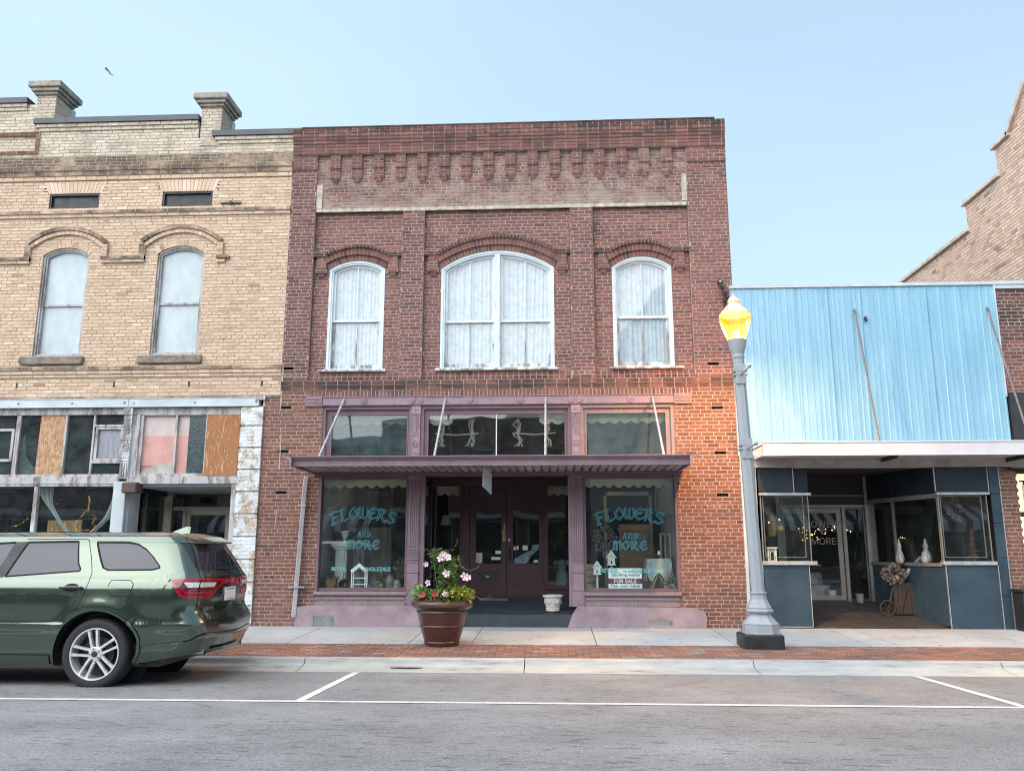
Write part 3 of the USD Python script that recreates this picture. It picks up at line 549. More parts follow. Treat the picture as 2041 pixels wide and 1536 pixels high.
for k, (x0, x1, z0, zs, rise) in enumerate(wins):
    zm = (5.81, 5.77, 5.81)[k]
    w = arched_window(red, x0, x1, z0, zs, rise, zm, 2, mull=(k == 1))
    s0, s1 = ((-4.36, -3.09), (-2.17, 0.11), (1.06, 2.40))[k]
    put(w, 'sill', [cbx(s0, s1, 0.0, 0.16, 4.80, 4.842, 0.006), bx(x0 + 0.02, x1 - 0.02, 0.10, 0.24, 4.842, 4.865)], m_whitepeel)
    hw = ('left', 'middle', 'right')[k]
    lab = ['white lace curtain behind the narrow left arched window of the red building', 'white lace curtain behind the wide double arched window', 'white lace curtain pulled aside at its foot in the right arched window'][k]
    n = 2 if k == 1 else 1
    ms = []
    for i in range(n):
        a, b = (x0 + 0.06, x1 - 0.06) if n == 1 else ((x0 + 0.06, -1.05), (-1.0, x1 - 0.06))[i]
        m_ = a + (b - a) * (0.46 if k != 2 else 0.5)
        ms += [curtain(a, m_ + 0.05, 4.88, zs + rise, 0.245, None, seed=k * 5 + i, folds=6, slant=0.03 * (k == 0)), curtain(m_ - 0.02, b, 4.88, zs + rise, 0.236, None, seed=k * 7 + i + 2, folds=7, slant=-0.06 * (k == 1) * (i == 1))]
    solo('curtain', ms, m_curtain, lab, 'curtain', smooth=True)
# ---------------------------------------------------------------- storefront of the red building
def frame(x0, x1, z0, z1, t, y0, y1, b=None):
    return ext(sbox(x0, z0, x1, z1).difference(sbox(x0 + t, z0 + (t if b is None else b), x1 - t, z1 - t)), y0, y1)

lint = put(red, 'lintel', [cbx(-4.235, 2.185, -0.03, 0.14, 4.15, 4.302, 0.008), bx(-4.235, 2.185, -0.045, 0.06, 4.302, 4.314)], m_mauve)
for a, b in ((-4.545, -4.24), (2.19, 2.505)):
    put(lint, 'end_block', [bx(a, b, -0.035, 0.08, 4.135, 4.325)] + [bx(a + 0.015, b - 0.015, -0.045, 0.0, 4.155 + 0.026 * k, 4.171 + 0.026 * k) for k in range(6)], m_mauve)
for xr in (-3.465, -2.575, -2.42, -1.513, -0.59, 0.335, 0.49, 1.398):
    pet = [lathe([(0.001, 0), (0.024, 0.0), (0.026, 0.012), (0.012, 0.02), (0.001, 0.02)], n=10)]
    for k in range(8):
        a = k * math.pi / 4; pet.append(lathe([(0.001, 0), (0.022, 0), (0.02, 0.01), (0.001, 0.014)], (0.043 * math.cos(a), 0.043 * math.sin(a), 0), n=8))
    pet.append(lathe([(0.05, -0.012), (0.05, 0.003), (0.001, 0.003)], n=16))
    m = cat(pet); v = m.vertices.copy(); m.vertices = np.stack([v[:, 0] + xr, -0.036 - v[:, 2], v[:, 1] + 4.235], 1)
    put(lint, 'rosette', m, m_mauve, smooth=40)

# transom lights over the canopy
tr = [(-4.235, -2.575, -4.075, -2.666), (-2.415, 0.335, -2.285, 0.222), (0.49, 2.185, 0.60, 2.045)]
for k, (a, b, g0, g1) in enumerate(tr):
    f_ = put(red, 'transom_window', [ext(sbox(a, 2.99, b, 4.15).difference(sbox(g0, 3.225, g1, 4.0)), 0.09, 0.15),
        ext(sbox(a, 2.99, b, 4.15).difference(sbox(a + 0.06, 2.99, b - 0.06, 4.085)), 0.03, 0.09), frame(g0 - 0.012, g1 + 0.012, 3.213, 4.012, 0.022, 0.078, 0.12)], m_mauvedk if k != 2 else m_mauvepeel)
    parts = [(g0, g1)] if k != 1 else [(g0, -1.04), (-1.02, g1)]
    if k == 1: put(f_, 'mullion', bx(-1.04, -1.02, 0.09, 0.14, 3.22, 4.0), m_lightpaint)
    for p0, p1 in parts: put(f_, 'pane', bx(p0, p1, 0.112, 0.117, 3.225, 4.0), m_panedirty if k != 1 else m_paneshop)

# cast iron columns, upper shafts with relief and lower fluted shafts
for cx, sx in ((-2.495, -1), (0.415, 1)):
    a, b = cx - 0.078, cx + 0.078
    ms = [bx(a, b, 0.0, 0.16, 2.99, 4.148), bx(a - 0.008, b + 0.008, -0.02, 0.05, 3.985, 4.13), bx(a - 0.004, b + 0.004, -0.012, 0.02, 3.60, 3.625), bx(a - 0.004, b + 0.004, -0.012, 0.02, 3.635, 3.65),
          bx(a - 0.004, b + 0.004, -0.012, 0.02, 3.27, 3.29), bx(a, a + 0.012, -0.01, 0.01, 3.29, 3.98), bx(b - 0.012, b, -0.01, 0.01, 3.29, 3.98)]
    col = put(red, 'column', ms, m_mauve)
    rel = []
    for k in range(5):
        z = 3.70 + k * 0.05
        for s in (-1, 1):
            leaf = Polygon([(0, 0), (0.03, 0.012), (0.058, 0.045), (0.05, 0.05), (0.02, 0.035)]); leaf = affinity.translate(affinity.scale(leaf, s, 1, origin=(0, 0)), cx, z)
            rel.append(ext(leaf, -0.014, 0.004))
    rel.append(ext(LineString([(cx, 3.66), (cx, 3.96)]).buffer(0.006), -0.014, 0.004))
    rel.append(ext(affinity.translate(Polygon([(-0.02, 0), (0.02, 0), (0, 0.06)]), cx, 3.92), -0.014, 0.004))
    rel.append(ext(LineString([(cx - 0.035, 4.05), (cx - 0.01, 4.075), (cx + 0.03, 4.06)]).buffer(0.008), -0.03, 0.0))
    rel.append(ext(Point(cx, 3.445).buffer(0.06).difference(Point(cx, 3.445).buffer(0.043)), -0.014, 0.004))
    rel.append(ext(Point(cx, 3.445).buffer(0.027), -0.014, 0.004)); 
    put(col, 'relief', rel, m_mauve, kind='stuff')
    # lower shaft: flutes, ribbed band, panelled base
    a, b = cx - 0.098, cx + 0.098
    fl = []
    n = 5; wv = (b - a - 0.03) / n
    for k in range(n): fl.append(bx(a + 0.015 + k * wv + 0.006, a + 0.015 + (k + 1) * wv - 0.006, -0.028, -0.008, 1.60, 2.78))
    low = [bx(a, b, -0.012, 0.18, 0.59, 2.86), bx(a - 0.006, b + 0.006, -0.032, 0.1, 2.80, 2.86), bx(a - 0.008, b + 0.008, -0.035, 0.1, 1.16, 1.18), bx(a, b, -0.03, 0.1, 0.86, 1.15), bx(a - 0.004, b + 0.004, -0.028, 0.1, 0.59, 0.85)]
    low += [bx(a - 0.003, b + 0.003, -0.03, 0.06, 1.34 + 0.042 * k, 1.362 + 0.042 * k) for k in range(6)]
    # broad return towards the entry
    r0, r1 = (b, b + 0.085) if sx < 0 else (a - 0.06, a)
    low.append(bx(r0, r1, 0.03, 0.18, 0.59, 2.86))
    put(col, 'lower_shaft', low + fl, m_mauve)

# display windows
for k, (x0, x1, g0, g1) in enumerate(((-4.235, -2.593, -4.13, -2.615), (0.513, 2.185, 0.555, 2.125))):
    z0 = 0.86
    f_ = put(red, 'display_window', [frame(x0, x1, z0 - 0.02, 2.86, 0.055, 0.03, 0.12), bx(x0, x0 + 0.05, -0.01, 0.1, 0.6, 2.86) if k == 0 else bx(x1 - 0.05, x1, -0.01, 0.1, 0.6, 2.86),
                                     bx(g0, g1, 0.05, 0.1, 2.84, 2.87)], m_mauvedk)
    put(f_, 'sill', [cbx(x0 - 0.01, x1 + 0.01, -0.055, 0.13, 0.77, 0.835, 0.012)], m_mauvepeel)
    put(f_, 'stall_riser', [bx(x0, x1, 0.0, 0.12, 0.58, 0.77), bx(x0 + 0.03, x1 - 0.03, -0.022, 0.02, 0.70, 0.735), bx(x0 + 0.02, x1 - 0.02, -0.03, 0.02, 0.595, 0.655)], m_mauvepeel)
    put(f_, 'pane', bx(g0 - 0.02, g1 + 0.02, 0.068, 0.074, z0 - 0.01, 2.85), m_paneshop)
put(red, 'canopy_beam', [bx(-4.33, 2.22, -0.05, 0.12, 2.862, 2.955), bx(-2.42, 0.36, 0.12, 0.2, 2.86, 3.0)], m_mauvedk)

# painted plinths with vents
def plinth(pts, vent):
    p = Polygon(pts); v = sbox(*vent)
    o = put(red, 'plinth', [ext(p.difference(v), -0.075, 0.12), ext(v, -0.01, 0.1)], m_plinth)
    g = []
    a, b, c, d = vent; n = int((c - a) / 0.03)
    box_ = sbox(*vent)
    ln = [LineString([(a + k * 0.034 - 0.2, b), (a + k * 0.034 + 0.2, b + 0.4)]).buffer(0.0055) for k in range(-8, n + 8)] + [LineString([(a + k * 0.034 + 0.2, b), (a + k * 0.034 - 0.2, b + 0.4)]).buffer(0.0055) for k in range(-8, n + 8)]
    put(o, 'vent_grille', ext(unary_union(ln).intersection(box_).union(box_.difference(box_.buffer(-0.012))), -0.06, -0.045), m_steel)
    put(o, 'vent_hole', ext(box_, -0.03, -0.012), m_black)
    return o
plinth([(-4.55, 0.23), (-4.54, 0.50), (-4.51, 0.575), (-4.3, 0.60), (-3.5, 0.594), (-2.43, 0.602), (-2.36, 0.42), (-2.335, 0.23)], (-4.21, 0.235, -3.83, 0.42))
plinth([(0.22, 0.23), (0.30, 0.45), (0.40, 0.596), (1.2, 0.592), (2.2, 0.585), (2.45, 0.56), (2.57, 0.50), (2.60, 0.40), (2.575, 0.23)], (1.60, 0.262, 2.02, 0.37))

# entry recess: floor, step, side lights, double door
ez = lambda y: 0.45 + 0.118 * y
m_entry = pm('entry_floor_paint', (0.035, 0.045, 0.058), 0.55, var=0.35, scale=3, bump=0.2, bscale=20)
put(red, 'entry_floor', [prism_x([(0.02, 0.2), (1.9, 0.2), (1.9, ez(1.9)), (0.02, ez(0.0))], -2.45, 0.37), bx(-2.40, 0.32, -0.005, 0.03, 0.2, 0.452)], m_entry)
put(red, 'entry_ceiling', [bx(-2.6, 0.6, 0.1, 1.9, 2.92, 2.99), bx(-2.42, 0.36, 1.72, 1.8, 2.80, 2.92)], m_maroon)
DZ0, DY = 0.665, 1.80
put(red, 'door_frame', [bx(-1.82, -1.675, DY - 0.03, DY + 0.12, DZ0 - 0.03, 2.92), bx(-0.205, -0.165, DY - 0.03, DY + 0.12, DZ0 - 0.03, 2.92), bx(-1.7, -0.19, DY - 0.03, DY + 0.12, 2.78, 2.92), bx(-1.675, -0.205, DY - 0.06, DY + 0.1, DZ0 - 0.05, DZ0 + 0.012)], m_maroon)
for k, (a, b, g0, g1) in enumerate(((-1.67, -0.945, -1.545, -1.04), (-0.935, -0.21, -0.81, -0.295))):
    d = put(red, 'door', [ext(sbox(a, DZ0 + 0.015, b, 2.775).difference(sbox(g0, 1.285, g1, 2.66)), DY, DY + 0.045), frame(a + 0.11, b - 0.11, DZ0 + 0.20, 1.18, 0.03, DY - 0.012, DY), bx(a + 0.15, b - 0.15, DY - 0.006, DY, DZ0 + 0.25, 1.13),
        frame(g0 - 0.02, g1 + 0.02, 1.265, 2.68, 0.02, DY - 0.01, DY)], m_maroon)
    put(d, 'pane', bx(g0, g1, DY + 0.018, DY + 0.023, 1.285, 2.66), m_paneshop)
    if k == 0:
        put(d, 'mail_slot', [bx(-1.50, -1.13, DY - 0.03, DY, 0.97, 1.13)], m_black)
        put(d, 'mail_slot_trim', [ext(affinity.translate(Polygon([(-0.07, 0.02), (0, -0.035), (0.07, 0.02), (0.02, 0.0), (-0.02, 0.0)]), -1.31, 1.05), DY - 0.036, DY - 0.03)], m_steel)
        nums = []
        for i, ch in enumerate('105'):
            t = meshkit.text_mesh(ch, 0.085, 0.004, bold=True); v = t.vertices; c = v[:, 0].mean()
            t.vertices = np.stack([v[:, 0] - c - 0.985, DY - 0.002 - v[:, 2], v[:, 1] + 1.96 - i * 0.115], 1); nums.append(t)
        put(d, 'house_number', nums, pm('brass', (0.55, 0.40, 0.18), 0.35, metal=0.8))
        put(d, 'notice', [bx(-1.545, -1.42, DY + 0.012, DY + 0.016, 1.30, 1.50)], pm('paper', (0.50, 0.47, 0.42), 0.9), label='cream paper notice at the foot of the left door glass')
        put(d, 'notice', [bx(-1.16, -1.05, DY + 0.012, DY + 0.016, 1.475, 1.54), bx(-1.24, -1.06, DY + 0.012, DY + 0.016, 1.36, 1.42)], m_whiteplain)
    else:
        put(d, 'door_handle', [bx(-0.905, -0.865, DY - 0.03, DY, 1.31, 1.62), tube([[-0.885, DY - 0.03, 1.34], [-0.885, DY - 0.07, 1.37], [-0.885, DY - 0.07, 1.56], [-0.885, DY - 0.03, 1.59]], 0.011)], m_black)
        put(d, 'lock', lathe([(0.022, 0), (0.022, 0.012), (0.001, 0.014)], n=14).apply_transform(trimesh.transformations.rotation_matrix(math.pi / 2, [1, 0, 0])).apply_translation([-0.885, DY - 0.002, 1.745]), pm('lock_brass', (0.6, 0.5, 0.32), 0.3, metal=0.9), smooth=30)
        put(d, 'notice', [bx(-0.80, -0.76, DY + 0.012, DY + 0.016, 1.55, 1.62), bx(-0.74, -0.70, DY + 0.012, DY + 0.016, 1.56, 1.63), bx(-0.62, -0.52, DY + 0.012, DY + 0.016, 1.55, 1.64)], m_whiteplain)
        put(d, 'decal', [bx(-0.42, -0.305, DY + 0.012, DY + 0.015, 1.31, 1.325), bx(-0.40, -0.32, DY + 0.012, DY + 0.015, 1.335, 1.365)], m_whiteplain)
        put(d, 'car_reflection', [ext(Polygon([(-0.80, 1.29), (-0.78, 1.38), (-0.62, 1.47), (-0.45, 1.55), (-0.42, 1.65), (-0.30, 1.66), (-0.30, 1.58), (-0.45, 1.44), (-0.55, 1.29)]), DY + 0.026, DY + 0.029)], pm('reflection_blue', (0.10, 0.17, 0.24), 0.6, var=0.5, scale=12, col2=(0.36, 0.44, 0.50)))  # flat blue shape painted in for a car mirrored in the door glass
for k, (a, b) in enumerate(((-2.385, -1.825), (-0.165, 0.345))):
    s = put(red, 'sidelight', [frame(a, b, 0.83, 2.92, 0.045, DY - 0.02, DY + 0.06), bx(a, b, DY - 0.01, DY + 0.06, DZ0 - 0.1, 0.83), bx(a - 0.0, b, DY - 0.05, DY + 0.04, 0.80, 0.86)], m_maroon)
    put(s, 'pane', bx(a + 0.04, b - 0.04, DY + 0.015, DY + 0.02, 0.86, 2.88), m_paneshop)
for k, x in enumerate((-2.43, 0.375)):
    s = put(red, 'return_window', [prism_x(Polygon([(0.18, 0.45), (1.78, 0.55), (1.78, 2.92), (0.18, 2.92)]).difference(sbox(0.24, 0.86, 1.72, 2.84)), x - 0.02, x + 0.02)], m_maroon)
    put(s, 'pane', bx(x - 0.003, x + 0.003, 0.22, 1.74, 0.84, 2.86), m_paneshop)
# inside the shop
put(red, 'display_floor', [bx(-4.24, -2.45, 0.13, 1.9, 0.78, 0.84), bx(0.395, 2.185, 0.13, 1.9, 0.78, 0.84)], m_wood)
put(red, 'shop_floor', bx(-4.8, 3.1, 1.9, 8.5, 0.55, 0.66), m_wood)
m_shopwall = pm('shop_wall', (0.34, 0.35, 0.33), 0.9, var=0.15, scale=2)
each(red, 'display_wall', [bx(-4.30, -4.24, 0.13, 2.6, 0.84, 4.2), bx(2.19, 2.25, 0.13, 2.6, 0.84, 4.2)], m_shopwall)
put(red, 'display_back', [bx(-4.24, -3.3, 2.0, 2.05, 0.84, 2.0), bx(-3.3, -3.28, 1.95, 2.1, 0.84, 2.9), bx(1.0, 1.06, 1.95, 2.05, 0.84, 2.7), bx(1.06, 2.19, 2.0, 2.03, 0.84, 1.2), bx(1.9, 1.96, 1.95, 2.05, 0.84, 2.7), bx(1.0, 1.96, 1.95, 2.05, 2.62, 2.7)], pm('display_panel', (0.22, 0.20, 0.17), 0.85, var=0.2))
put(red, 'shop_ceiling', bx(-4.85, 3.14, 0.33, 13.5, 4.22, 4.29), m_inner)
put(red, 'shop_back_wall', bx(-4.85, 3.14, 6.4, 6.5, 0.5, 4.29), m_dark)

# canopy: fascia > corrugated soffit, tie rods
cx0, cx1, cf = -4.335, 2.225, -1.36
pf = [(cf, 2.905), (cf, 2.992), (cf - 0.10, 3.05), (cf - 0.10, 3.062), (cf + 0.03, 3.062), (cf + 0.03, 2.905)]
msf = [prism_x(pf[::-1], cx0, cx1)]
for s, x in ((-1, cx0), (1, cx1)):
    q = [(0, 2.90), (0, 2.992), (-0.10, 3.05), (-0.10, 3.062), (0.03, 3.062), (0.03, 2.90)]
    m = trimesh.creation.extrude_polygon(Polygon(q), abs(cf) + 0.10, engine='earcut'); v = m.vertices.copy()
    yy = cf - 0.10 + v[:, 2]; yy = np.maximum(yy, cf + 0.0 * v[:, 0]) if False else yy
    m.vertices = np.stack([x + s * -v[:, 0], yy, v[:, 1]], 1); m.fix_normals()
    msf.append(m)
can = put(red, 'canopy', msf, m_mauve)
pitch = 0.142; px_ = [];
x = cx0 + 0.04
while x < cx1 - 0.06:
    px_ += [(x, 0), (x + 0.085, 0), (x + 0.10, 0.045), (x + 0.127, 0.045)]; x += pitch
px_ = np.array(px_)
def sof(U, V):
    i = U.astype(int); X = px_[i, 0]; Z = px_[i, 1]; return np.stack([X, V, 2.93 + Z + 0.02 * (V / cf)], -1)
put(can, 'soffit', sheet(sof, np.arange(len(px_)), np.array([cf + 0.03, -0.03])), pm('galvanised_soffit', (0.36, 0.35, 0.33), 0.55, metal=0.25, var=0.3, scale=4, stretch=(1, 0.3, 1)))
put(can, 'roof_sheet', bx(cx0 + 0.02, cx1 - 0.02, cf, -0.02, 3.03, 3.045), m_steel)
for xa, xb in ((-3.83, -3.93), (-1.96, -1.98), (-0.13, -0.13), (1.80, 1.82)):
    put(can, 'tie_rod', tube([[xa, -0.03, 4.27], [xb, -1.22, 3.03]], 0.022, 10), m_steel, smooth=40)
# rainwater pipe at the left
ds = put(red, 'downpipe', [tube([[-4.46, -0.07, 2.86], [-4.475, -0.075, 2.70], [-4.53, -0.075, 1.2], [-4.565, -0.075, 0.40]], 0.046, 4)], pm('pipe_paint', (0.42, 0.40, 0.42), 0.5, var=0.2))
put(ds, 'strap', [bx(-4.66, -4.38, -0.13, -0.01, 0.895, 0.925), bx(-4.56, -4.42, -0.125, -0.01, 2.32, 2.34)], m_steel)
put(red, 'flashing_strip', [bx(3.30, 3.352, -0.045, 0.05, 0.24, 3.40)], m_lightpaint)
each(red, 'paint_streak', [ext(Polygon([(-5.03, 4.9), (-5.0, 4.9), (-5.005, 4.3), (-5.03, 3.95)]), -0.006, 0.0), bx(-4.99, -4.975, -0.006, 0.0, 2.98, 3.65), bx(-5.0, -4.985, -0.006, 0, 2.0, 2.25)], m_limestrip)
# ================================================================ TAN BRICK BUILDING (left)
tan = thing('tan_brick_building', 'two storey tan brick building with boarded arched windows and peeling storefront', 'building', (-9, 0, 0.2))
TW = Wall(23)
TX0, TX1 = -13.2, -5.035
tw = [(-9.87, -8.95, 5.16, 7.17, 0.15), (-7.59, -6.67, 5.16, 7.17, 0.15)]
tw.insert(0, (-12.15, -11.23, 5.16, 7.17, 0.15))
vents = [(-9.88, -8.87, 8.13, 8.44), (-7.60, -6.60, 8.13, 8.44), (-12.16, -11.15, 8.13, 8.44)]
holes = unary_union([arch_poly(*w) for w in tw] + [sbox(a, c, b, d) for a, b, c, d in vents] + [sbox(a, d, b, d + 0.26) for a, b, c, d in vents])
TW.field(sbox(TX0, 4.93, TX1, 7.93).difference(holes), 0.0, m_tan, tone=0.56, spread=0.16, mortar=m_mortart, bond=7)
TW.field(sbox(TX0, 8.07, TX1, 8.71).difference(holes), 0.0, m_tan, tone=0.62, spread=0.16, mortar=m_mortart, bond=9)
TW.field(sbox(TX0, 4.36, TX1, 4.73), 0.0, m_tan, tone=0.5, spread=0.2, mortar=m_mortart)
# string courses
for z0, z1, y, mt in ((8.71, 8.80, -0.025, m_tan), (8.80, 8.90, -0.045, m_tansoot), (8.90, 9.0, -0.07, m_tansoot), (7.93, 8.0, -0.03, m_tan), (8.0, 8.075, -0.055, m_tansoot),
                      (4.73, 4.79, -0.02, m_tan), (4.79, 4.86, -0.04, m_tan), (4.86, 4.94, -0.06, m_tansoot), (4.32, 4.36, -0.03, m_tansoot)):
    TW.block(TX0, TX1, z0, z1, y, 0.12, mt, ch=0.07, tone=0.52, spread=0.18, mortar=m_mortart)
# parapet: weathered, with a soot band above the string course
TW.field(sbox(TX0, 9.0, TX1, 9.22), 0.0, m_tansoot, tone=0.5, mortar=m_mortart)
para = unary_union([sbox(TX0, 9.22, -10.30, 10.40), sbox(-10.4, 9.22, -6.98, 9.93), sbox(-7.0, 9.22, TX1, 9.57)])
panel = sbox(TX0, 9.30, -10.22, 9.78)
TW.field(para.difference(panel), 0.0, m_tanpale, tone=0.6, spread=0.2, mortar=m_mortart)
TW.field(sbox(TX0, 9.37, -10.29, 9.71), 0.03, m_tanpale, tone=0.5, mortar=m_mortart)
for q in ((TX0, -10.22, 9.71, 9.78), (TX0, -10.22, 9.30, 9.37), (-10.29, -10.22, 9.37, 9.71)):
    TW.block(q[0], q[1], q[2], q[3], -0.03, 0.08, m_redpier, tone=0.55, ch=0.07, mortar=m_mortart)
for x0, x1, zt in ((TX0, -10.55, 10.40), (-10.30, -6.99, 9.93), (-6.62, TX1, 9.57)):
    TW.block(x0, x1, zt - 0.075, zt, -0.05, 0.2, m_tanpale, tone=0.6, mortar=m_mortart); TW.block(x0 + 0.06, x1, zt - 0.15, zt - 0.075, -0.025, 0.2, m_tanpale, tone=0.6, mortar=m_mortart)
    put(tan, 'coping', [bx(x0 - 0.05, x1 + (0.30 if x1 == TX1 else 0.02), -0.085, 0.36, zt + 0.002, zt + 0.115)], m_darkgrey)
for k, (a, b, z0, z1) in enumerate(((-6.94, -6.53, 9.4, 10.22), (-10.37, -9.97, 9.8, 10.58))):
    for j, (y, s) in enumerate(((-0.012, 0.0),)):
        TW.field(sbox(a, z0, b, z1), y, m_tanpale, depth=0.5, tone=0.55, mortar=m_mortart)
    o = put(tan, 'parapet_pier', [bx(a + .006, b - .006, 0.0, 0.52, z0, z1)], m_mortart)
    # right cheek, course by course
    ch = 0.0677
    for i in range(int((z1 - z0) / ch)):
        for c, d in (((0.0, 0.2), (0.21, 0.41), (0.42, 0.52)) if i % 2 else ((0.0, 0.1), (0.11, 0.31), (0.32, 0.52))):
            m = bx(b - 0.02, b + TW.r.uniform(-.002, .003), c, d, z0 + i * ch, z0 + (i + 1) * ch - 0.01); TW.add(m.vertices, m.faces, m_tanpale, 0.5 + TW.r.gauss(0, 0.2), False)
    put(o, 'cap', [cbx(a - 0.045, b + 0.045, -0.06, 0.57, z1, z1 + 0.06, 0.01), cbx(a - 0.09, b + 0.09, -0.105, 0.61, z1 + 0.06, z1 + 0.13, 0.01), cbx(a - 0.14, b + 0.14, -0.15, 0.66, z1 + 0.13, z1 + 0.26, 0.015)],
        pm('cap_stone', (0.30, 0.28, 0.24), 0.9, var=0.35, scale=7, bump=0.5, bscale=30) if k == 0 else UsdShade.Material.Get(stage, '/World/Looks/cap_stone'))
    put(o, 'flashing', [ext(Polygon([(0.12, z0 + 0.22), (0.66, z0 + 0.22), (0.66, z1), (0.52, z1), (0.50, z0 + 0.55), (0.3, z0 + 0.38)]), 0, 0.01).apply_transform(np.array([[0, 1, 0, b], [1, 0, 0, 0], [0, 0, 1, 0], [0, 0, 0, 1.0]]))], m_lightpaint)
# vents with flat arches
for a, b, c, d in vents:
    n = 15; xc = (a + b) / 2
    for i in range(n):
        p0, p1 = a - 0.03 + (b - a + 0.06) * i / n + 0.004, a - 0.03 + (b - a + 0.06) * (i + 1) / n - 0.004
        s = lambda x: x + (x - xc) * 0.2
        q = [(p0, d + 0.005), (p1, d + 0.005), (s(p1), d + 0.255), (s(p0), d + 0.255)]
        v = np.array([[x, -0.002, z] for x, z in q] + [[x, 0.06, z] for x, z in q]); TW.add(v, FT, m_tan, 0.72 + TW.r.gauss(0, 0.12), False)
    put(tan, 'attic_vent', [frame(a, b, c, d, 0.035, 0.02, 0.08), bx(a + 0.02, b - 0.02, 0.07, 0.09, c, d)], m_black)
each(tan, 'arch_back', [bx(a - 0.13, b + 0.13, 0.006, 0.08, d, d + 0.26) for a, b, c, d in vents], m_mortart)
# arched hoods that step down and run on as a label course
for k, (x0, x1, z0, zs, rise) in enumerate(tw):
    xc, hw = (x0 + x1) / 2, (x1 - x0) / 2; ms = []
    ms.append(ring(TW, xc, hw, zs, rise, 0.0, 0.11, -0.003, 0.08, m_redpier if False else m_tan, 13, 0.35, half=hw))
    ms.append(ring(TW, xc, hw + 0.19, zs + 0.10, rise + 0.10, 0.06, 0.13, -0.045, 0.10, m_tan, 17, 0.5))
    ms.append(ring(TW, xc, hw + 0.22, zs + 0.11, rise + 0.10, 0.13, 0.205, -0.07, 0.12, m_tansoot, 17, 0.5))
    put(tan, 'arch_mortar', ms, m_mortart)
    for s in (-1, 1):
        e = xc + s * (hw + 0.25); e0, e1 = (e - 0.12, e) if s < 0 else (e, e + 0.12)
        TW.block(e0, e1, 7.04, 7.36, -0.055, 0.1, m_tansoot if s < 0 else m_tan, bl=0.12, tone=0.5, mortar=m_mortart)
    nx = tw[k + 1][0] - 0.25 if k < 2 else None
    if nx: TW.block(xc + hw + 0.25, nx, 6.99, 7.05, -0.045, 0.09, m_tan, tone=0.45, mortar=m_mortart); TW.block(xc + hw + 0.25, nx, 7.05, 7.12, -0.07, 0.1, m_tansoot, tone=0.5, mortar=m_mortart)
    else: TW.block(xc + hw + 0.25, xc + hw + 0.42, 6.96, 7.03, -0.045, 0.09, m_tan, tone=0.45); TW.block(xc + hw + 0.25, xc + hw + 0.5, 7.03, 7.10, -0.07, 0.1, m_tansoot, tone=0.5)
    m_board = UsdShade.Material.Get(stage, '/World/Looks/window_board') if k else pm('window_board', (0.34, 0.42, 0.44), 0.5, scale=3.5, stretch=(1, 1, 0.5), detail=7.0, col2=(0.52, 0.58, 0.60))
    o = arch_poly(x0, x1, z0, zs, rise); i1 = arch_poly(x0, x1, z0, zs, rise, 0.065, 0.05)
    w = put(tan, 'window', [ext(o.difference(i1), 0.06, 0.15), ext(o.difference(arch_poly(x0, x1, z0, zs, rise, 0.035, 0.03)), 0.03, 0.07)], m_greywood)
    zm = 6.18
    put(w, 'board', ext(i1.intersection(sbox(x0, zm + 0.02, x1, 9)), 0.115, 0.125), m_board); put(w, 'board', ext(i1.intersection(sbox(x0, z0, x1, zm - 0.02)), 0.125, 0.135), m_board)
    put(w, 'meeting_rail', bx(x0 + 0.065, x1 - 0.065, 0.09, 0.14, zm - 0.022, zm + 0.022), m_greywood)
    sl = cbx(x0 - 0.22, x1 + 0.1, -0.07, 0.12, 4.98, 5.14, 0.02)
    sl = sl.subdivide().subdivide().subdivide(); sl.vertices += (meshkit.fbm(sl.vertices * 14, 3, 4)[:, None] - 0.5) * np.array([0.02, 0.02, 0.035])
    put(w, 'sill', sl, pm('sill_stone', (0.20, 0.17, 0.14), 0.95, var=0.4, scale=9, bump=0.6, bscale=40) if k == 0 else UsdShade.Material.Get(stage, '/World/Looks/sill_stone'), smooth=30)
put(tan, 'wall_bracket', [bx(-6.42, -6.02, -0.03, 0.0, 8.155, 8.185), bx(-6.24, -6.19, -0.06, 0.0, 8.14, 8.20)], m_black)
put(tan, 'bolt_hole', [bx(x - 0.018, x + 0.018, -0.004, 0.0, 4.54, 4.64) for x in (-10.1, -8.22, -6.78, -5.4)], m_black, kind='stuff')
put(tan, 'core', [bx(TX0, TX1, 0.16, 0.4, 7.35, 9.5), bx(TX0, TX1, 0.16, 0.4, 4.2, 5.16), bx(TX0, TX1, 0.14, 0.4, 5.0, 7.6)], m_dark)
put(tan, 'shell', [bx(TX0, TX0 + 0.2, 0.3, 12, 0.1, 9.5), bx(-5.28, -5.09, 0.4, 12, 0.1, 9.3), bx(TX0, -5.1, 11.8, 12, 0.1, 9.3), bx(TX0, -5.1, 0.4, 12, 9.1, 9.25), bx(TX0, -5.1, 0.3, 12, 4.05, 4.25)], m_dark)

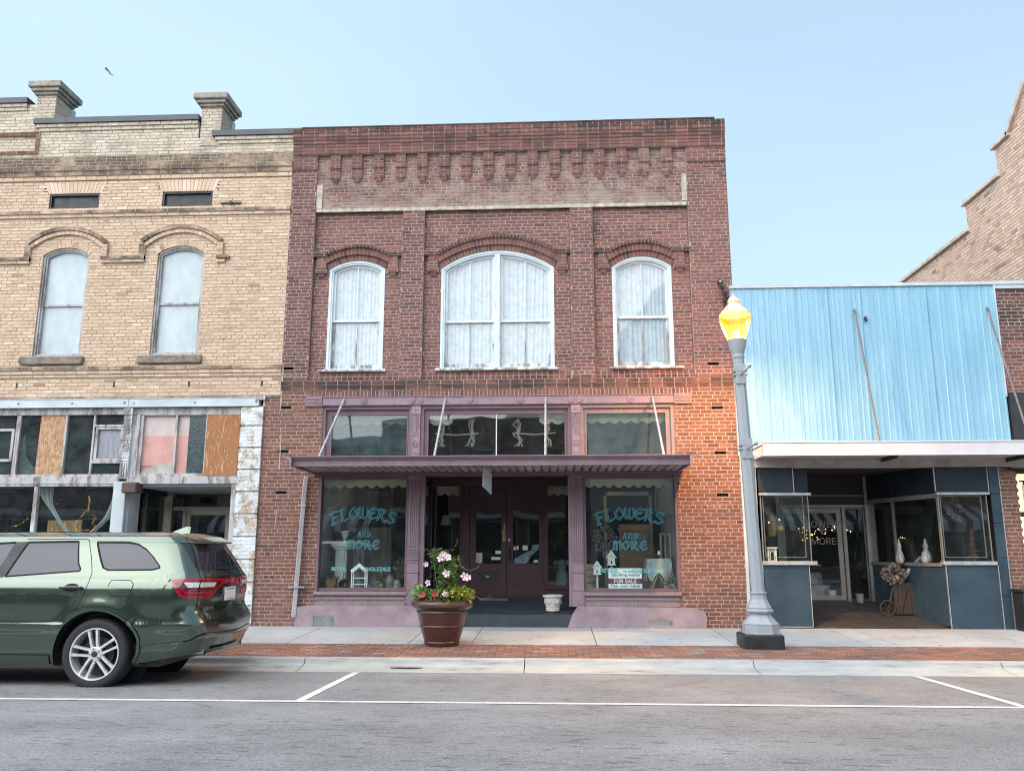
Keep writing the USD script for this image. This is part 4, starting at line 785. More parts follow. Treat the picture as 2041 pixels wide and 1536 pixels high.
# storefront
bm = put(tan, 'beam', [cbx(TX0, -7.885, -0.045, 0.14, 4.165, 4.315, 0.006), cbx(-7.88, -5.42, -0.045, 0.14, 4.165, 4.315, 0.006), bx(TX0, -5.42, -0.06, 0.0, 4.155, 4.172), bx(TX0, -5.42, -0.055, 0.0, 4.312, 4.322)], m_lightpaint)
for x in (-10.0, -8.97, -7.96, -7.79, -6.63, -5.47):
    m = lathe([(0.022, 0), (0.02, 0.012), (0.008, 0.018), (0.001, 0.018)], n=10); v = m.vertices.copy(); m.vertices = np.stack([v[:, 0] + x, -0.045 - v[:, 2], v[:, 1] + 4.24], 1); put(bm, 'bolt', m, m_greywood)
put(bm, 'end_bracket', [bx(-5.49, -5.30, -0.06, 0.02, 4.27, 4.35)], m_whitepeel)
m_pier = peel('peeling_whitewash', (0.62, 0.66, 0.68), (0.42, 0.31, 0.20), amount=0.47, scale=5, stretch=(1, 1, 1), rough=0.8)
zz = 0.2; k = 0
while zz < 4.1:
    z1 = min(zz + 0.395, 4.15); ms = []
    n = max(1, round((z1 - zz - 0.02) / 0.066)); h = (z1 - zz - 0.025) / n
    for i in range(n):
        xs = [-5.745, -5.60, -5.40, -5.325] if i % 2 else [-5.745, -5.66, -5.48, -5.325]
        for a, b in zip(xs[:-1], xs[1:]):
            v, f = bbrick(a + 0.002, b - 0.002, zz + i * h + 0.002, zz + (i + 1) * h - 0.002, -0.045 + TW.r.uniform(-.002, .002), 0.1, TW.r); ms.append(trimesh.Trimesh(v, f, process=False))
    ms.append(bx(-5.74, -5.33, -0.041, 0.2, zz, z1 - 0.025)); ms.append(bx(-5.73, -5.34, -0.015, 0.2, z1 - 0.026, z1))
    put(tan, 'pier_block', ms, m_pier); zz += 0.40; k += 1
put(tan, 'pier_core', bx(-5.73, -5.325, 0.1, 0.6, 0.15, 4.2), m_mortart)
TW.field(sbox(-5.36, 4.15, -5.035, 4.32), 0.005, m_tan, tone=0.4, mortar=m_mortart)
c0, c1 = -7.955, -7.80
col = put(tan, 'column', [bx(c0, c1, -0.02, 0.14, 2.83, 4.16), bx(c0 - .01, c1 + .01, -0.04, 0.05, 4.02, 4.15), bx(c0 - .005, c1 + .005, -0.032, 0, 3.55, 3.57), bx(c0 - .005, c1 + .005, -0.032, 0, 3.58, 3.60), bx(c0 - .005, c1 + .005, -0.032, 0, 3.22, 3.245), bx(c0 - .005, c1 + .005, -0.032, 0, 3.16, 3.185)], m_whitepeel)
cx = (c0 + c1) / 2; rel = [ext(Point(cx, 3.40).buffer(0.06).difference(Point(cx, 3.40).buffer(0.04)), -0.034, 0.0), ext(Point(cx, 3.40).buffer(0.025), -0.034, 0)]
for i in range(5):
    for s in (-1, 1): rel.append(ext(affinity.translate(affinity.scale(Polygon([(0, 0), (0.03, 0.012), (0.058, 0.045), (0.05, 0.05), (0.02, 0.035)]), s, 1, origin=(0, 0)), cx, 3.66 + i * 0.06), -0.034, 0))
rel += [bx(c0 + 0.02 + i * 0.045, c0 + 0.04 + i * 0.045, -0.034, 0, 2.86, 3.13) for i in range(3)] + [ext(LineString([(cx - 0.035, 4.06), (cx, 4.1), (cx + 0.03, 4.08)]).buffer(0.008), -0.05, 0)]
put(col, 'relief', rel, m_whitepeel, kind='stuff')
m_osb = M('strand_board', {'g': ('geometry', {}), 'mp': ('mapping', {'scale': (1, 1, 0.35), 'rotation': (0, 0.8, 0)}), 'v': ('voronoi_texture', {'scale': 48.0, 'randomness': 1.0}), 'r': ('rgb_ramp', {'ramp': [(0.0, (0.30, 0.15, 0.075)), (0.5, (0.41, 0.24, 0.135)), (1.0, (0.52, 0.35, 0.21))]}),
    'w': ('separate_color', {}), 'n': ('noise_texture', {'scale': 25.0, 'detail': 4.0}), 'mu': ('mix_color', {'blend_type': 'overlay', 'fac': 0.12}), 'b': ('bump', {'strength': 0.3, 'distance': 0.004}), 'p': ('principled_bsdf', {'roughness': 0.8})},
    [('g.position', 'mp.vector'), ('mp.vector', 'v.vector'), ('v.color', 'w.color'), ('w.r', 'r.fac'), ('mp.vector', 'n.vector'), ('r.color', 'mu.a'), ('n.color', 'mu.b'), ('mu.result', 'p.base_color'), ('w.r', 'b.height'), ('b.normal', 'p.normal')])
m_ply = M('plywood', {'g': ('geometry', {}), 'mp': ('mapping', {'scale': (5.5, 1, 0.9)}), 'n': ('noise_texture', {'scale': 2.6, 'detail': 5.0, 'roughness': 0.6, 'distortion': 2.2}), 'r': ('rgb_ramp', {'ramp': [(0.28, (0.15, 0.06, 0.025)), (0.42, (0.36, 0.16, 0.065)), (0.52, (0.25, 0.10, 0.04)), (0.60, (0.42, 0.21, 0.10)), (0.72, (0.50, 0.33, 0.20))]}), 'p': ('principled_bsdf', {'roughness': 0.75})},
    [('g.position', 'mp.vector'), ('mp.vector', 'n.vector'), ('n.fac', 'r.fac'), ('r.color', 'p.base_color')])
# left transom band
zb, zt = 2.87, 4.05
tl = put(tan, 'transom_window', [bx(TX0, c0, 0.03, 0.14, 4.03, 4.165), bx(TX0, c0, -0.02, 0.14, 2.74, 2.87), bx(TX0, c0, 0.02, 0.13, 2.87, 2.92)], m_greywood)
xs = [(-11.6, -10.0), (-9.98, -9.60), (-9.10, -8.55), (-8.52, -7.96)]
for a in (-10.02, -9.98, -9.08, -8.54): put(tl, 'mullion', bx(a - 0.018, a + 0.018, 0.03, 0.11, 2.90, 4.04), m_greywood)
for a, b in ((-11.6, -10.04), (-9.96, -9.10), (-9.06, -8.56), (-8.52, -7.96)): put(tl, 'pane', bx(a, b, 0.085, 0.09, 2.90, 4.04), m_panedirty)
put(tl, 'board', ext(Polygon([(-9.60, 2.885), (-9.12, 2.885), (-9.11, 4.04), (-9.59, 4.04)]), 0.06, 0.072), m_osb, label='orange strand board fixed over part of the transom')
put(tl, 'casement', [frame(-8.50, -7.97, 3.16, 3.80, 0.05, 0.03, 0.10), bx(-8.53, -7.96, 0.02, 0.11, 3.80, 3.84), bx(-8.52, -7.96, 0.02, 0.09, 3.12, 3.19)], m_greywood)
put(tl, 'casement_panel', bx(-8.46, -8.01, 0.07, 0.08, 3.21, 3.76), pm('grey_film', (0.24, 0.25, 0.29), 0.5, var=0.35, scale=6, stretch=(6, 1, 0.6)))
put(tl, 'casement', [frame(-10.55, -10.06, 3.16, 3.78, 0.05, 0.03, 0.10)], m_greywood)
put(tl, 'stained_paper', ext(Polygon([(-9.97, 2.9), (-9.62, 2.9), (-9.64, 3.05), (-9.72, 3.1), (-9.86, 3.3), (-9.9, 3.7), (-9.97, 3.6)]), 0.12, 0.125), pm('stained_paper', (0.30, 0.30, 0.27), 0.9, var=0.3, scale=8))
put(tl, 'backing', [bx(TX0, c0, 0.5, 0.52, 2.7, 4.1)], pm('transom_backing', (0.07, 0.08, 0.085), 0.9, var=0.6, scale=2.5))
# right transom band
trw = put(tan, 'transom_window', [bx(c1, -5.74, 0.03, 0.14, 4.01, 4.165), bx(c1, -7.60, 0.03, 0.16, 2.76, 4.02), bx(-7.72, -7.66, 0.0, 0.1, 2.80, 4.02), bx(c1, -5.74, -0.03, 0.14, 2.76, 2.87), bx(-7.6, -6.38, 0.04, 0.11, 2.87, 2.93), bx(c1, -5.74, -0.035, 0.02, 2.735, 2.765)], m_greywood)
put(trw, 'mullion', bx(-6.985, -6.95, 0.02, 0.10, 2.9, 4.02), m_greywood); put(trw, 'mullion', bx(-6.41, -6.375, 0.02, 0.10, 2.9, 4.02), m_greywood)
put(trw, 'backing_card', [bx(-7.6, -6.98, 0.09, 0.10, 3.62, 4.02), bx(-6.95, -6.74, 0.09, 0.10, 3.62, 4.02)], pm('faded_card', (0.52, 0.44, 0.42), 0.85, var=0.15))
put(trw, 'backing_card', [bx(-7.6, -6.98, 0.085, 0.095, 3.07, 3.63), bx(-6.95, -6.75, 0.085, 0.095, 2.92, 3.64)], pm('pink_card', (0.54, 0.30, 0.27), 0.85, var=0.15))
put(trw, 'backing_card', ext(Polygon([(-7.6, 2.92), (-6.98, 2.92), (-6.98, 3.10), (-7.1, 3.13), (-7.3, 3.11), (-7.45, 3.03), (-7.6, 2.97)]), 0.078, 0.084), pm('grey_card', (0.40, 0.39, 0.35), 0.85, var=0.25))
put(trw, 'backing_card', bx(-7.6, -6.98, 0.10, 0.104, 2.9, 3.1), UsdShade.Material.Get(stage, '/World/Looks/pink_card'))
put(trw, 'pane', bx(-6.745, -6.40, 0.07, 0.076, 2.92, 4.02), pm('dark_pebbled_glass', (0.03, 0.055, 0.06), 0.25, var=0.5, scale=25, bump=0.4, bscale=30))
put(trw, 'board', bx(-6.385, -5.765, 0.0, 0.018, 2.88, 4.01), m_ply, label='weathered orange plywood sheet over the right end of the transom')
# display window, corner post, entry
dw = put(tan, 'display_window', [bx(TX0, -7.98, 0.0, 0.09, 2.70, 2.77), bx(TX0, -7.98, 0.0, 0.1, 0.55, 0.66)] + [bx(x - 0.035, x + 0.035, 0.0, 0.09, 0.6, 2.72) for x in (-9.50, -11.1)], m_whitepeel)
put(dw, 'stall_riser', bx(TX0, -7.98, 0.04, 0.12, 0.2, 0.56), m_greywood)
for a, b in ((TX0, -11.13), (-11.07, -9.53), (-9.47, -8.03)): put(dw, 'pane', bx(a, b, 0.05, 0.056, 0.64, 2.72), m_paneshop)
put(tan, 'corner_post', [cbx(-8.035, -7.80, -0.03, 0.10, 0.2, 2.78, 0.01), bx(-7.82, -7.78, 0.10, 0.5, 0.2, 2.72)], m_lightpaint)
put(tan, 'junction_box', [cbx(-7.80, -7.52, -0.2, 0.06, 2.56, 2.755, 0.02)], pm('rusty_brown_metal', (0.085, 0.05, 0.045), 0.6, var=0.35))
put(tan, 'entry_ceiling', [bx(-7.8, -5.74, 0.05, 1.75, 2.70, 2.74)], m_lightpaint)
put(tan, 'entry_floor', [bx(-7.8, -5.74, 0.0, 1.75, 0.15, 0.26)], m_entry)
m_alu = pm('bronze_aluminium', (0.34, 0.31, 0.25), 0.4, metal=0.5, var=0.1)
dd = 1.6
put(tan, 'entry_return', [bx(-7.80, -7.74, 0.5, dd, 0.2, 0.5), bx(-7.80, -7.76, 0.5, dd, 2.6, 2.7), bx(-7.8, -7.75, 0.75, 0.8, 0.3, 2.7)], m_black)
put(tan, 'door_frame', [bx(-7.80, -7.64, dd - 0.05, dd + 0.1, 0.25, 2.70), bx(-7.64, -5.74, dd - 0.02, dd + 0.06, 2.33, 2.40), bx(-7.42, -7.36, dd - 0.02, dd + 0.06, 0.25, 2.35), bx(-6.46, -6.40, dd - 0.02, dd + 0.06, 0.25, 2.35), bx(-7.64, -5.74, dd - 0.02, dd + 0.06, 2.66, 2.70)], m_alu)
dr = put(tan, 'door', [frame(-7.36, -6.46, 0.28, 2.33, 0.09, dd, dd + 0.04)], m_alu); put(dr, 'pane', bx(-7.28, -6.54, dd + 0.015, dd + 0.02, 0.36, 2.25), m_paneshop)
put(tan, 'entry_glazing', [bx(-7.62, -7.42, dd + 0.02, dd + 0.026, 0.3, 2.33), bx(-6.4, -5.74, dd + 0.02, dd + 0.026, 0.3, 2.33), bx(-7.62, -5.74, dd + 0.02, dd + 0.026, 2.40, 2.66), bx(-7.77, -7.765, 0.55, dd, 0.5, 2.6)], m_paneshop)
put(tan, 'shop_interior', [bx(TX0, -5.3, 4.5, 4.6, 0.2, 4.0), bx(TX0, -5.3, 0.52, 4.6, 2.95, 3.0), bx(TX0, -7.8, 0.13, 4.6, 0.4, 0.55), bx(-7.78, -5.3, 1.75, 4.6, 0.2, 0.27)], m_dark)
put(tan, 'jamb', [bx(-5.84, -5.745, -0.02, 0.1, 0.2, 2.75)], m_greywood)
# ================================================================ LOW SHOP CLAD IN PALE BLUE METAL
blue = thing('metal_clad_building', 'low shop clad in ribbed pale blue sheet metal over a flat white canopy', 'building', (5.6, 0, 0.2))
m_clad = M('pale_blue_enamel', {'g': ('geometry', {}), 'mp': ('mapping', {'scale': (1.0, 1.0, 0.22)}), 'n': ('noise_texture', {'scale': 5.0, 'detail': 7.0, 'roughness': 0.65}), 'r': ('rgb_ramp', {'ramp': [(0.3, (0.20, 0.40, 0.53)), (0.6, (0.25, 0.455, 0.57)), (0.85, (0.36, 0.55, 0.64))]}),
    'n2': ('noise_texture', {'scale': 1.2, 'detail': 2.0}), 'b': ('bump', {'strength': 0.25, 'distance': 0.02}), 'rr': ('map_range', {'from_min': 0.3, 'from_max': 0.7, 'to_min': 0.28, 'to_max': 0.46}), 'p': ('principled_bsdf', {'metallic': 0.15})},
    [('g.position', 'mp.vector'), ('mp.vector', 'n.vector'), ('n.fac', 'r.fac'), ('r.color', 'p.base_color'), ('mp.vector', 'n2.vector'), ('n2.fac', 'b.height'), ('b.normal', 'p.normal'), ('n.fac', 'rr.value'), ('rr.result', 'p.roughness')])
rb = random.Random(5)
xs = np.linspace(3.285, 7.985, 9)
for a, b in zip(xs[:-1], xs[1:]):
    prof = [(a, -0.05), (a + 0.012, -0.05)]; x = a + 0.012
    while x < b - 0.09:
        w = rb.choice((0.055, 0.085, 0.085)); d = rb.choice((0.007, 0.013))
        prof += [(x + w, -0.05), (x + w + 0.007, -0.05 - d), (x + w + 0.028, -0.05 - d), (x + w + 0.035, -0.05)]; x += w + 0.035
    prof += [(b - 0.006, -0.05), (b - 0.003, -0.068)]
    prof = np.array(prof)
    def clad(U, V):
        i = np.clip(U, 0, len(prof) - 1).astype(int); X = prof[i, 0]; Y = prof[i, 1]
        return np.stack([X, Y + 0.008 * (meshkit.noise(np.stack([X * 5, V * 1.1, V * 0], -1), 8) - 0.5), V], -1)
    put(blue, 'cladding_panel', sheet(clad, np.arange(len(prof)), np.linspace(3.30, 6.27, 14)), m_clad)
put(blue, 'cladding_frame', [bx(3.275, 3.285, -0.075, 0.05, 3.3, 6.27), bx(7.985, 8.01, -0.085, 0.02, 4.2, 6.27), bx(3.28, 7.99, -0.02, 0.25, 3.2, 6.26)], m_lightpaint)
put(blue, 'roof_flashing', [bx(3.265, 8.0, -0.09, 0.35, 6.265, 6.325), bx(8.0, 14.0, -0.07, 0.3, 6.275, 6.335), bx(8.02, 14, -0.05, 0.1, 6.20, 6.272)], m_lightpaint)
put(blue, 'roof', [bx(3.36, 9.5, 0.3, 14, 5.9, 6.0), bx(3.3, 8.1, 13.8, 14, 0.2, 6.0), bx(7.9, 8.05, 2.3, 14, 0.2, 6.0)], m_darkgrey)
# canopy
m_canw = pm('canopy_enamel', (0.56, 0.56, 0.59), 0.4, var=0.06, scale=3)
y0 = -0.73
canb = put(blue, 'canopy', [bx(3.54, 10.6, y0 - 0.015, y0 + 0.02, 3.115, 3.335), bx(3.54, 3.575, y0, -0.05, 3.115, 3.335), bx(3.54, 10.6, y0 - 0.03, y0, 3.325, 3.345), bx(3.54, 10.6, y0 - 0.03, y0 + 0.06, 3.105, 3.118), bx(3.54, 10.6, y0, -0.08, 3.28, 3.30)], m_canw)
for k in range(7):
    ya = y0 + 0.03 + k * 0.096
    put(canb, 'soffit_strip', [bx(3.58, 5.73, ya, ya + 0.088, 3.125, 3.14), bx(5.78, 7.86, ya, ya + 0.088, 3.122, 3.137), bx(7.9, 10.6, ya, ya + 0.088, 3.125, 3.14), bx(3.58, 10.6, ya + 0.088, ya + 0.096, 3.14, 3.16)], UsdShade.Material.Get(stage, '/World/Looks/soffit_metal') if k else pm('soffit_metal', (0.40, 0.38, 0.36), 0.55, metal=0.2, var=0.2, stretch=(0.3, 3, 1)))
each(canb, 'bracket', [bx(5.735, 5.775, y0 + 0.02, -0.06, 3.06, 3.14), bx(7.865, 7.895, y0 + 0.02, -0.06, 3.05, 3.13)], m_black)
put(blue, 'head_beam', bx(3.56, 10.6, -0.06, 0.15, 2.975, 3.12), pm('head_beam_paint', (0.36, 0.34, 0.32), 0.7, var=0.25, scale=4))
m_rod = pm('rusty_rod', (0.17, 0.15, 0.135), 0.7, var=0.4, scale=14)
for xa, za, xb in ((5.49, 5.80, 5.51), (7.84, 5.80, 7.98)):
    r_ = put(canb, 'tie_rod', [tube([[xa, -0.09, za], [xb, -0.66, 3.36]], 0.017, 8), tube([[xa, -0.02, za + 0.02], [xa, -0.10, za + 0.03], [xa, -0.12, za - 0.03], [xa, -0.09, za - 0.05]], 0.016, 6)], m_rod)
put(blue, 'anchor_hook', tube([[5.67, -0.03, 5.66], [5.67, -0.10, 5.68], [5.67, -0.12, 5.63], [5.67, -0.1, 5.60]], 0.022, 6), m_black)
# storefront: opaque glass panels, display windows, splayed entry
m_vit = pm('blue_grey_panel_glass', (0.034, 0.060, 0.083), 0.32, var=0.12, scale=2, spec=0.4)
m_vitdk = pm('dark_panel_glass', (0.022, 0.030, 0.040), 0.35, var=0.15, scale=2, spec=0.35)
m_trim = pm('aluminium_trim', (0.52, 0.54, 0.55), 0.35, metal=0.6, var=0.1)
m_alubr = pm('dull_aluminium', (0.30, 0.28, 0.25), 0.45, metal=0.5, var=0.15)
def panel_(x0, x1, z0, z1, mt=m_vit, y=0.0): put(blue, 'facing_panel', bx(x0 + 0.004, x1 - 0.004, y, y + 0.03, z0 + 0.004, z1 - 0.004), mt)
bz = 0.255
panel_(3.615, 4.385, bz + 0.02, 1.30)
for z0, z1 in ((bz, 0.72), (1.22, 1.90), (1.90, 2.45), (2.45, 2.97)): panel_(3.37, 3.56, z0, z1, y=0.01)
TW2 = Wall(31); TW2.block(3.385, 3.55, 0.73, 1.21, 0.02, 0.05, m_redpier, tone=0.3, bl=0.2, mortar=m_mortar)
panel_(3.60, 4.21, 2.53, 2.97, m_vitdk); panel_(4.22, 4.50, 2.53, 2.97, m_vitdk, 0.12)
panel_(6.71, 7.555, bz - 0.03, 1.29); panel_(6.65, 7.54, 2.53, 2.97, m_vitdk)
for z0, z1 in ((bz - 0.05, 0.79), (0.79, 1.42), (1.42, 2.0), (2.0, 2.5), (2.5, 2.97)): panel_(7.575, 7.735, z0, z1)
# splayed return of the right hand display
S0, S1 = np.array([6.68, 0.02]), np.array([6.16, 2.0])
def splay(t0, t1, z0, z1, mt, name='facing_panel', off=0.0):
    d = (S1 - S0) / np.linalg.norm(S1 - S0); n = np.array([-d[1], d[0]]) * -1; n = n if n[0] < 0 else -n
    L = np.linalg.norm(S1 - S0); a, b = S0 + d * (t0 * L + 0.004), S0 + d * (t1 * L - 0.004)
    q = [a + n * off, b + n * off, b + n * (off - 0.03), a + n * (off - 0.03)]
    return prism_z(Polygon([tuple(p) for p in q]).buffer(0), z0, z1)
for t0, t1 in ((0.0, 0.30), (0.30, 0.62), (0.62, 1.0)): put(blue, 'facing_panel', splay(t0, t1, 0.28, 1.28, m_vit), m_vit)
for t0, t1 in ((0.0, 0.5), (0.5, 1.0)): put(blue, 'facing_panel', splay(t0, t1, 2.52, 2.97, m_vitdk), m_vitdk)
put(blue, 'panel_trim', [bx(x - 0.006, x + 0.006, -0.012, 0.02, a, b) for x, a, b in ((3.60, bz, 1.3), (4.392, bz, 1.3), (3.565, bz, 2.97), (4.215, 2.53, 2.97), (6.695, bz - 0.03, 1.3), (7.565, bz - 0.04, 1.3), (7.742, bz - 0.05, 2.97), (6.645, 2.55, 2.97), (7.55, 2.55, 2.97))] + [bx(3.6, 4.4, -0.012, 0.02, bz + 0.004, bz + 0.018)], m_trim, kind='stuff')
for x0, x1, nm in ((3.61, 4.50, 0), (6.66, 7.55, 1)):
    w = put(blue, 'display_window', [cbx(x0 - 0.01, x1 + (0.03 if nm == 0 else 0.0), -0.045, 0.1, 1.295, 1.36, 0.008), cbx(x0 - 0.01, x1 + 0.0, -0.04, 0.06, 2.49, 2.535, 0.006)], m_trim)
    put(w, 'inner_frame', frame(x0 + 0.06, x1 - 0.13, 1.42, 2.48, 0.012, 0.03, 0.05), m_alubr)
    each(w, 'corner_bar', [bx(x0 + 0.01, x0 + 0.025, -0.005, 0.03, 1.36, 2.5), bx(x1 - 0.06, x1 - 0.05, -0.005, 0.03, 1.36, 2.5)], m_alubr)
    put(w, 'pane', bx(x0, x1 - 0.05, 0.012, 0.018, 1.35, 2.5), m_paneshop)
    put(blue, 'display_floor', bx(x0, x1 + 0.1, 0.03, 1.9, 1.27, 1.31), m_dark)
put(blue, 'splay_window', [splay(0.02, 1.0, 1.27, 1.33, None, off=0.03), splay(0.02, 1.0, 2.44, 2.52, None, off=0.02), splay(0.0, 0.02, 1.3, 2.5, None, off=0.01), splay(0.60, 0.63, 1.3, 2.5, None, off=0.0)], m_alubr)
put(blue, 'splay_pane', splay(0.02, 1.0, 1.32, 2.46, None), m_paneshop)
put(blue, 'left_return', [bx(4.44, 4.47, 0.03, 2.0, 1.3, 2.5)], m_paneshop); put(blue, 'left_return_panel', [bx(4.37, 4.40, 0.03, 2.0, 0.25, 1.29)], m_vitdk)
fz = lambda y: 0.245 + 0.175 * max(y, 0)
m_tile = M('entry_tile', {'g': ('geometry', {}), 'br': ('brick_texture', {'scale': 1.0, 'color1': (0.042, 0.034, 0.033), 'color2': (0.065, 0.053, 0.05), 'mortar': (0.03, 0.028, 0.027), 'mortar_size': 0.008, 'brick_width': 0.15, 'row_height': 0.15, 'offset': 0.0}), 'p': ('principled_bsdf', {'roughness': 0.55})},
    [('g.position', 'br.vector'), ('br.color', 'p.base_color')])
put(blue, 'entry_floor', prism_x([(0.02, 0.1), (2.2, 0.1), (2.2, fz(2.2)), (0.02, fz(0.0))], 4.38, 6.75), m_tile)
put(blue, 'entry_ceiling', bx(3.4, 7.7, 0.12, 6.0, 2.99, 3.05), m_dark)
db = 2.0
put(blue, 'door_frame', [bx(5.67, 5.73, db - 0.05, db + 0.08, 0.58, 2.40), bx(6.12, 6.30, db - 0.06, db + 0.1, 0.58, 2.98), bx(4.4, 6.2, db - 0.04, db + 0.05, 2.37, 2.43), bx(4.4, 6.2, db - 0.02, db + 0.05, 2.60, 2.62), bx(4.4, 4.46, db - 0.05, db + 0.08, 0.58, 2.9)], m_alubr)
put(blue, 'door_head', bx(4.4, 6.2, db + 0.0, db + 0.04, 2.43, 2.99), m_black)
dl = put(blue, 'door', frame(4.47, 5.66, 0.60, 2.36, 0.09, db, db + 0.04), m_alubr); put(dl, 'pane', bx(4.55, 5.58, db + 0.015, db + 0.02, 0.68, 2.28), m_paneshop)
tx = []
for t, cx_, z, h in (('FLOWERS', 5.28, 1.99, 0.125), ('&', 5.28, 1.85, 0.075), ('MORE', 5.30, 1.66, 0.125)):
    m = meshkit.text_mesh(t, h, 0.002); v = m.vertices; c = (v[:, 0].min() + v[:, 0].max()) / 2; m.vertices = np.stack([v[:, 0] - c + cx_, db + 0.010 - v[:, 2], v[:, 1] + z], 1); tx.append(m)
put(dl, 'lettering', tx, pm('gold_lettering', (0.33, 0.27, 0.18), 0.5))
sd = put(blue, 'door_sidelight', frame(5.74, 6.11, 0.60, 2.36, 0.012, db, db + 0.03), m_alubr); put(sd, 'pane', bx(5.75, 6.10, db + 0.01, db + 0.015, 0.61, 2.36), m_paneshop)
put(blue, 'interior', [bx(3.36, 3.40, 0.04, 6, 0.2, 3.0), bx(7.70, 7.74, 0.04, 6, 0.2, 3.0), bx(3.4, 7.7, 5.9, 6, 0.2, 3.0), bx(3.4, 7.7, 2.05, 6, 0.5, 0.57)], m_dark)
TW2.emit(blue, 0)

# ================================================================ RED BRICK NEIGHBOUR AT THE RIGHT EDGE
nb = thing('brick_shopfront', 'low red brick shopfront with a black fascia at the right edge of the view', 'building', (9, 0, 0.2))
NW = Wall(41)
NW.field(sbox(8.01, 5.25, 14, 6.20), 0.0, m_soot, tone=0.4, mortar=m_mortar)
NW.field(sbox(8.01, 4.25, 14, 5.25), 0.0, m_redpier, tone=0.6, mortar=m_mortar)
rag = Polygon([(7.75, 0.2)] + [(8.035 + (0.035 if i % 2 else 0.0), 0.2 + i * 0.0677) for i in range(41)] + [(7.75, 2.97)])
NW.field(rag, 0.02, m_redpier, tone=0.5, mortar=m_mortar)
put(nb, 'pier_core', bx(7.76, 8.02, 0.08, 0.5, 0.2, 2.97), m_dark)
put(nb, 'fascia', [bx(8.03, 14, -0.12, 0.02, 3.37, 4.27)], pm('black_fascia', (0.022, 0.024, 0.028), 0.45, var=0.2))
put(nb, 'shell', [bx(8.02, 14, 0.12, 0.3, 2.97, 6.2), bx(13.8, 14, 0.1, 8, 0.2, 6.2), bx(8.0, 14, 1.6, 1.7, 0.2, 3.0), bx(8.1, 14, 0.1, 9, 6.1, 6.25)], m_dark)
m_litwall = M('lit_cream_wall', {'g': ('geometry', {}), 'n': ('noise_texture', {'scale': 1.0}), 'r': ('rgb_ramp', {'ramp': [(0.3, (0.90, 0.66, 0.36)), (0.7, (1.0, 0.78, 0.46))]}), 'p': ('principled_bsdf', {'emission_strength': 0.55, 'base_color': (0.6, 0.5, 0.36)})}, [('g.position', 'n.vector'), ('n.fac', 'r.fac'), ('r.color', 'p.emission_color')])
put(nb, 'lit_window', [bx(8.04, 12, 0.28, 0.32, 0.9, 2.94)], m_litwall)
put(nb, 'window_bar', [bx(8.04, 12, 0.10, 0.16, 2.12, 2.2), bx(8.04, 12, 0.1, 0.16, 2.86, 2.95)], m_black)
sg = put(nb, 'shop_sign', [bx(8.135, 9.4, 0.0, 0.03, 2.28, 2.66)], m_whiteplain)
m = meshkit.text_mesh('EN', 0.105, 0.004, bold=True); v = m.vertices; m.vertices = np.stack([v[:, 0] + 8.19, -0.001 - v[:, 2], v[:, 1] + 2.50], 1); put(sg, 'lettering', m, m_black)
put(sg, 'hanger', [bx(8.15, 8.19, 0.0, 0.03, 2.66, 2.72), bx(8.29, 8.33, 0.0, 0.03, 2.66, 2.72), bx(8.10, 9.4, -0.005, 0.035, 2.71, 2.735)], m_black)
NW.emit(nb, hide=lambda p: p[0] > 8.7)

# ================================================================ STEPPED GABLE OF THE TALL TAN BUILDING BEHIND
gb = thing('gabled_brick_building', 'tall pinkish tan brick building with a stepped side parapet behind the blue shop', 'building', (9.6, 4, 0.2))
GW = Wall(51)
m_pink = brickm('pink_tan_brick', [(0.0, (0.34, 0.22, 0.16)), (0.25, (0.54, 0.38, 0.29)), (0.6, (0.66, 0.48, 0.375)), (1.0, (0.72, 0.56, 0.45))], dirt=(0.16, 0.12, 0.10), dirt_at=0.66, dirt_amt=0.5)
m_pinkm = pm('pink_wall_mortar', (0.36, 0.26, 0.20), 0.95, var=0.2)
step = Polygon([(-11.0, 5.9), (-11.0, 8.72), (-3.70, 8.72), (-3.70, 9.38), (-2.23, 9.38), (-2.23, 10.05), (-1.65, 10.05), (-0.9, 10.70), (-0.2, 11.3), (-0.2, 5.9)])
GW.field(step, 0.0, m_pink, depth=0.06, ch=0.075, bl=0.22, z0=5.9, tone=0.55, spread=0.22, mortar=m_pinkm)
Rm = np.array([[0, 1, 0, 9.6], [-1, 0, 0, 0], [0, 0, 1, 0], [0, 0, 0, 1.0]])
GW.items = [(trimesh.transform_points(v, Rm), f, a, b, c) for v, f, a, b, c in GW.items]
for k in GW.back: GW.back[k] = [m.apply_transform(Rm) for m in GW.back[k]]
put(gb, 'shell', [bx(9.67, 20, 0.2, 11.0, 0.2, 8.6), bx(9.67, 20, 0.2, 0.5, 8.6, 11.2)], m_inner)
for y0_, y1_, z in ((3.62, 11.05, 8.72), (2.15, 3.78, 9.38), (1.60, 2.32, 10.05)):
    put(gb, 'coping', cbx(9.53, 9.92, y0_, y1_, z, z + 0.095, 0.01), UsdShade.Material.Get(stage, '/World/Looks/coping_stone') if z > 9 else pm('coping_stone', (0.55, 0.46, 0.39), 0.85, var=0.25))
sl_ = trimesh.creation.extrude_polygon(Polygon([(-1.66, 10.05), (-0.9, 10.70), (-0.18, 11.32), (-0.18, 11.43), (-0.95, 10.80), (-1.68, 10.16)]), 0.39); v = sl_.vertices.copy(); sl_.vertices = np.stack([9.92 - v[:, 2], -v[:, 0], v[:, 1]], 1); sl_.fix_normals()
put(gb, 'coping', sl_, UsdShade.Material.Get(stage, '/World/Looks/coping_stone'))
GW.emit(gb, hide=lambda p: p[1] < 1.2 or p[2] < 7.0)

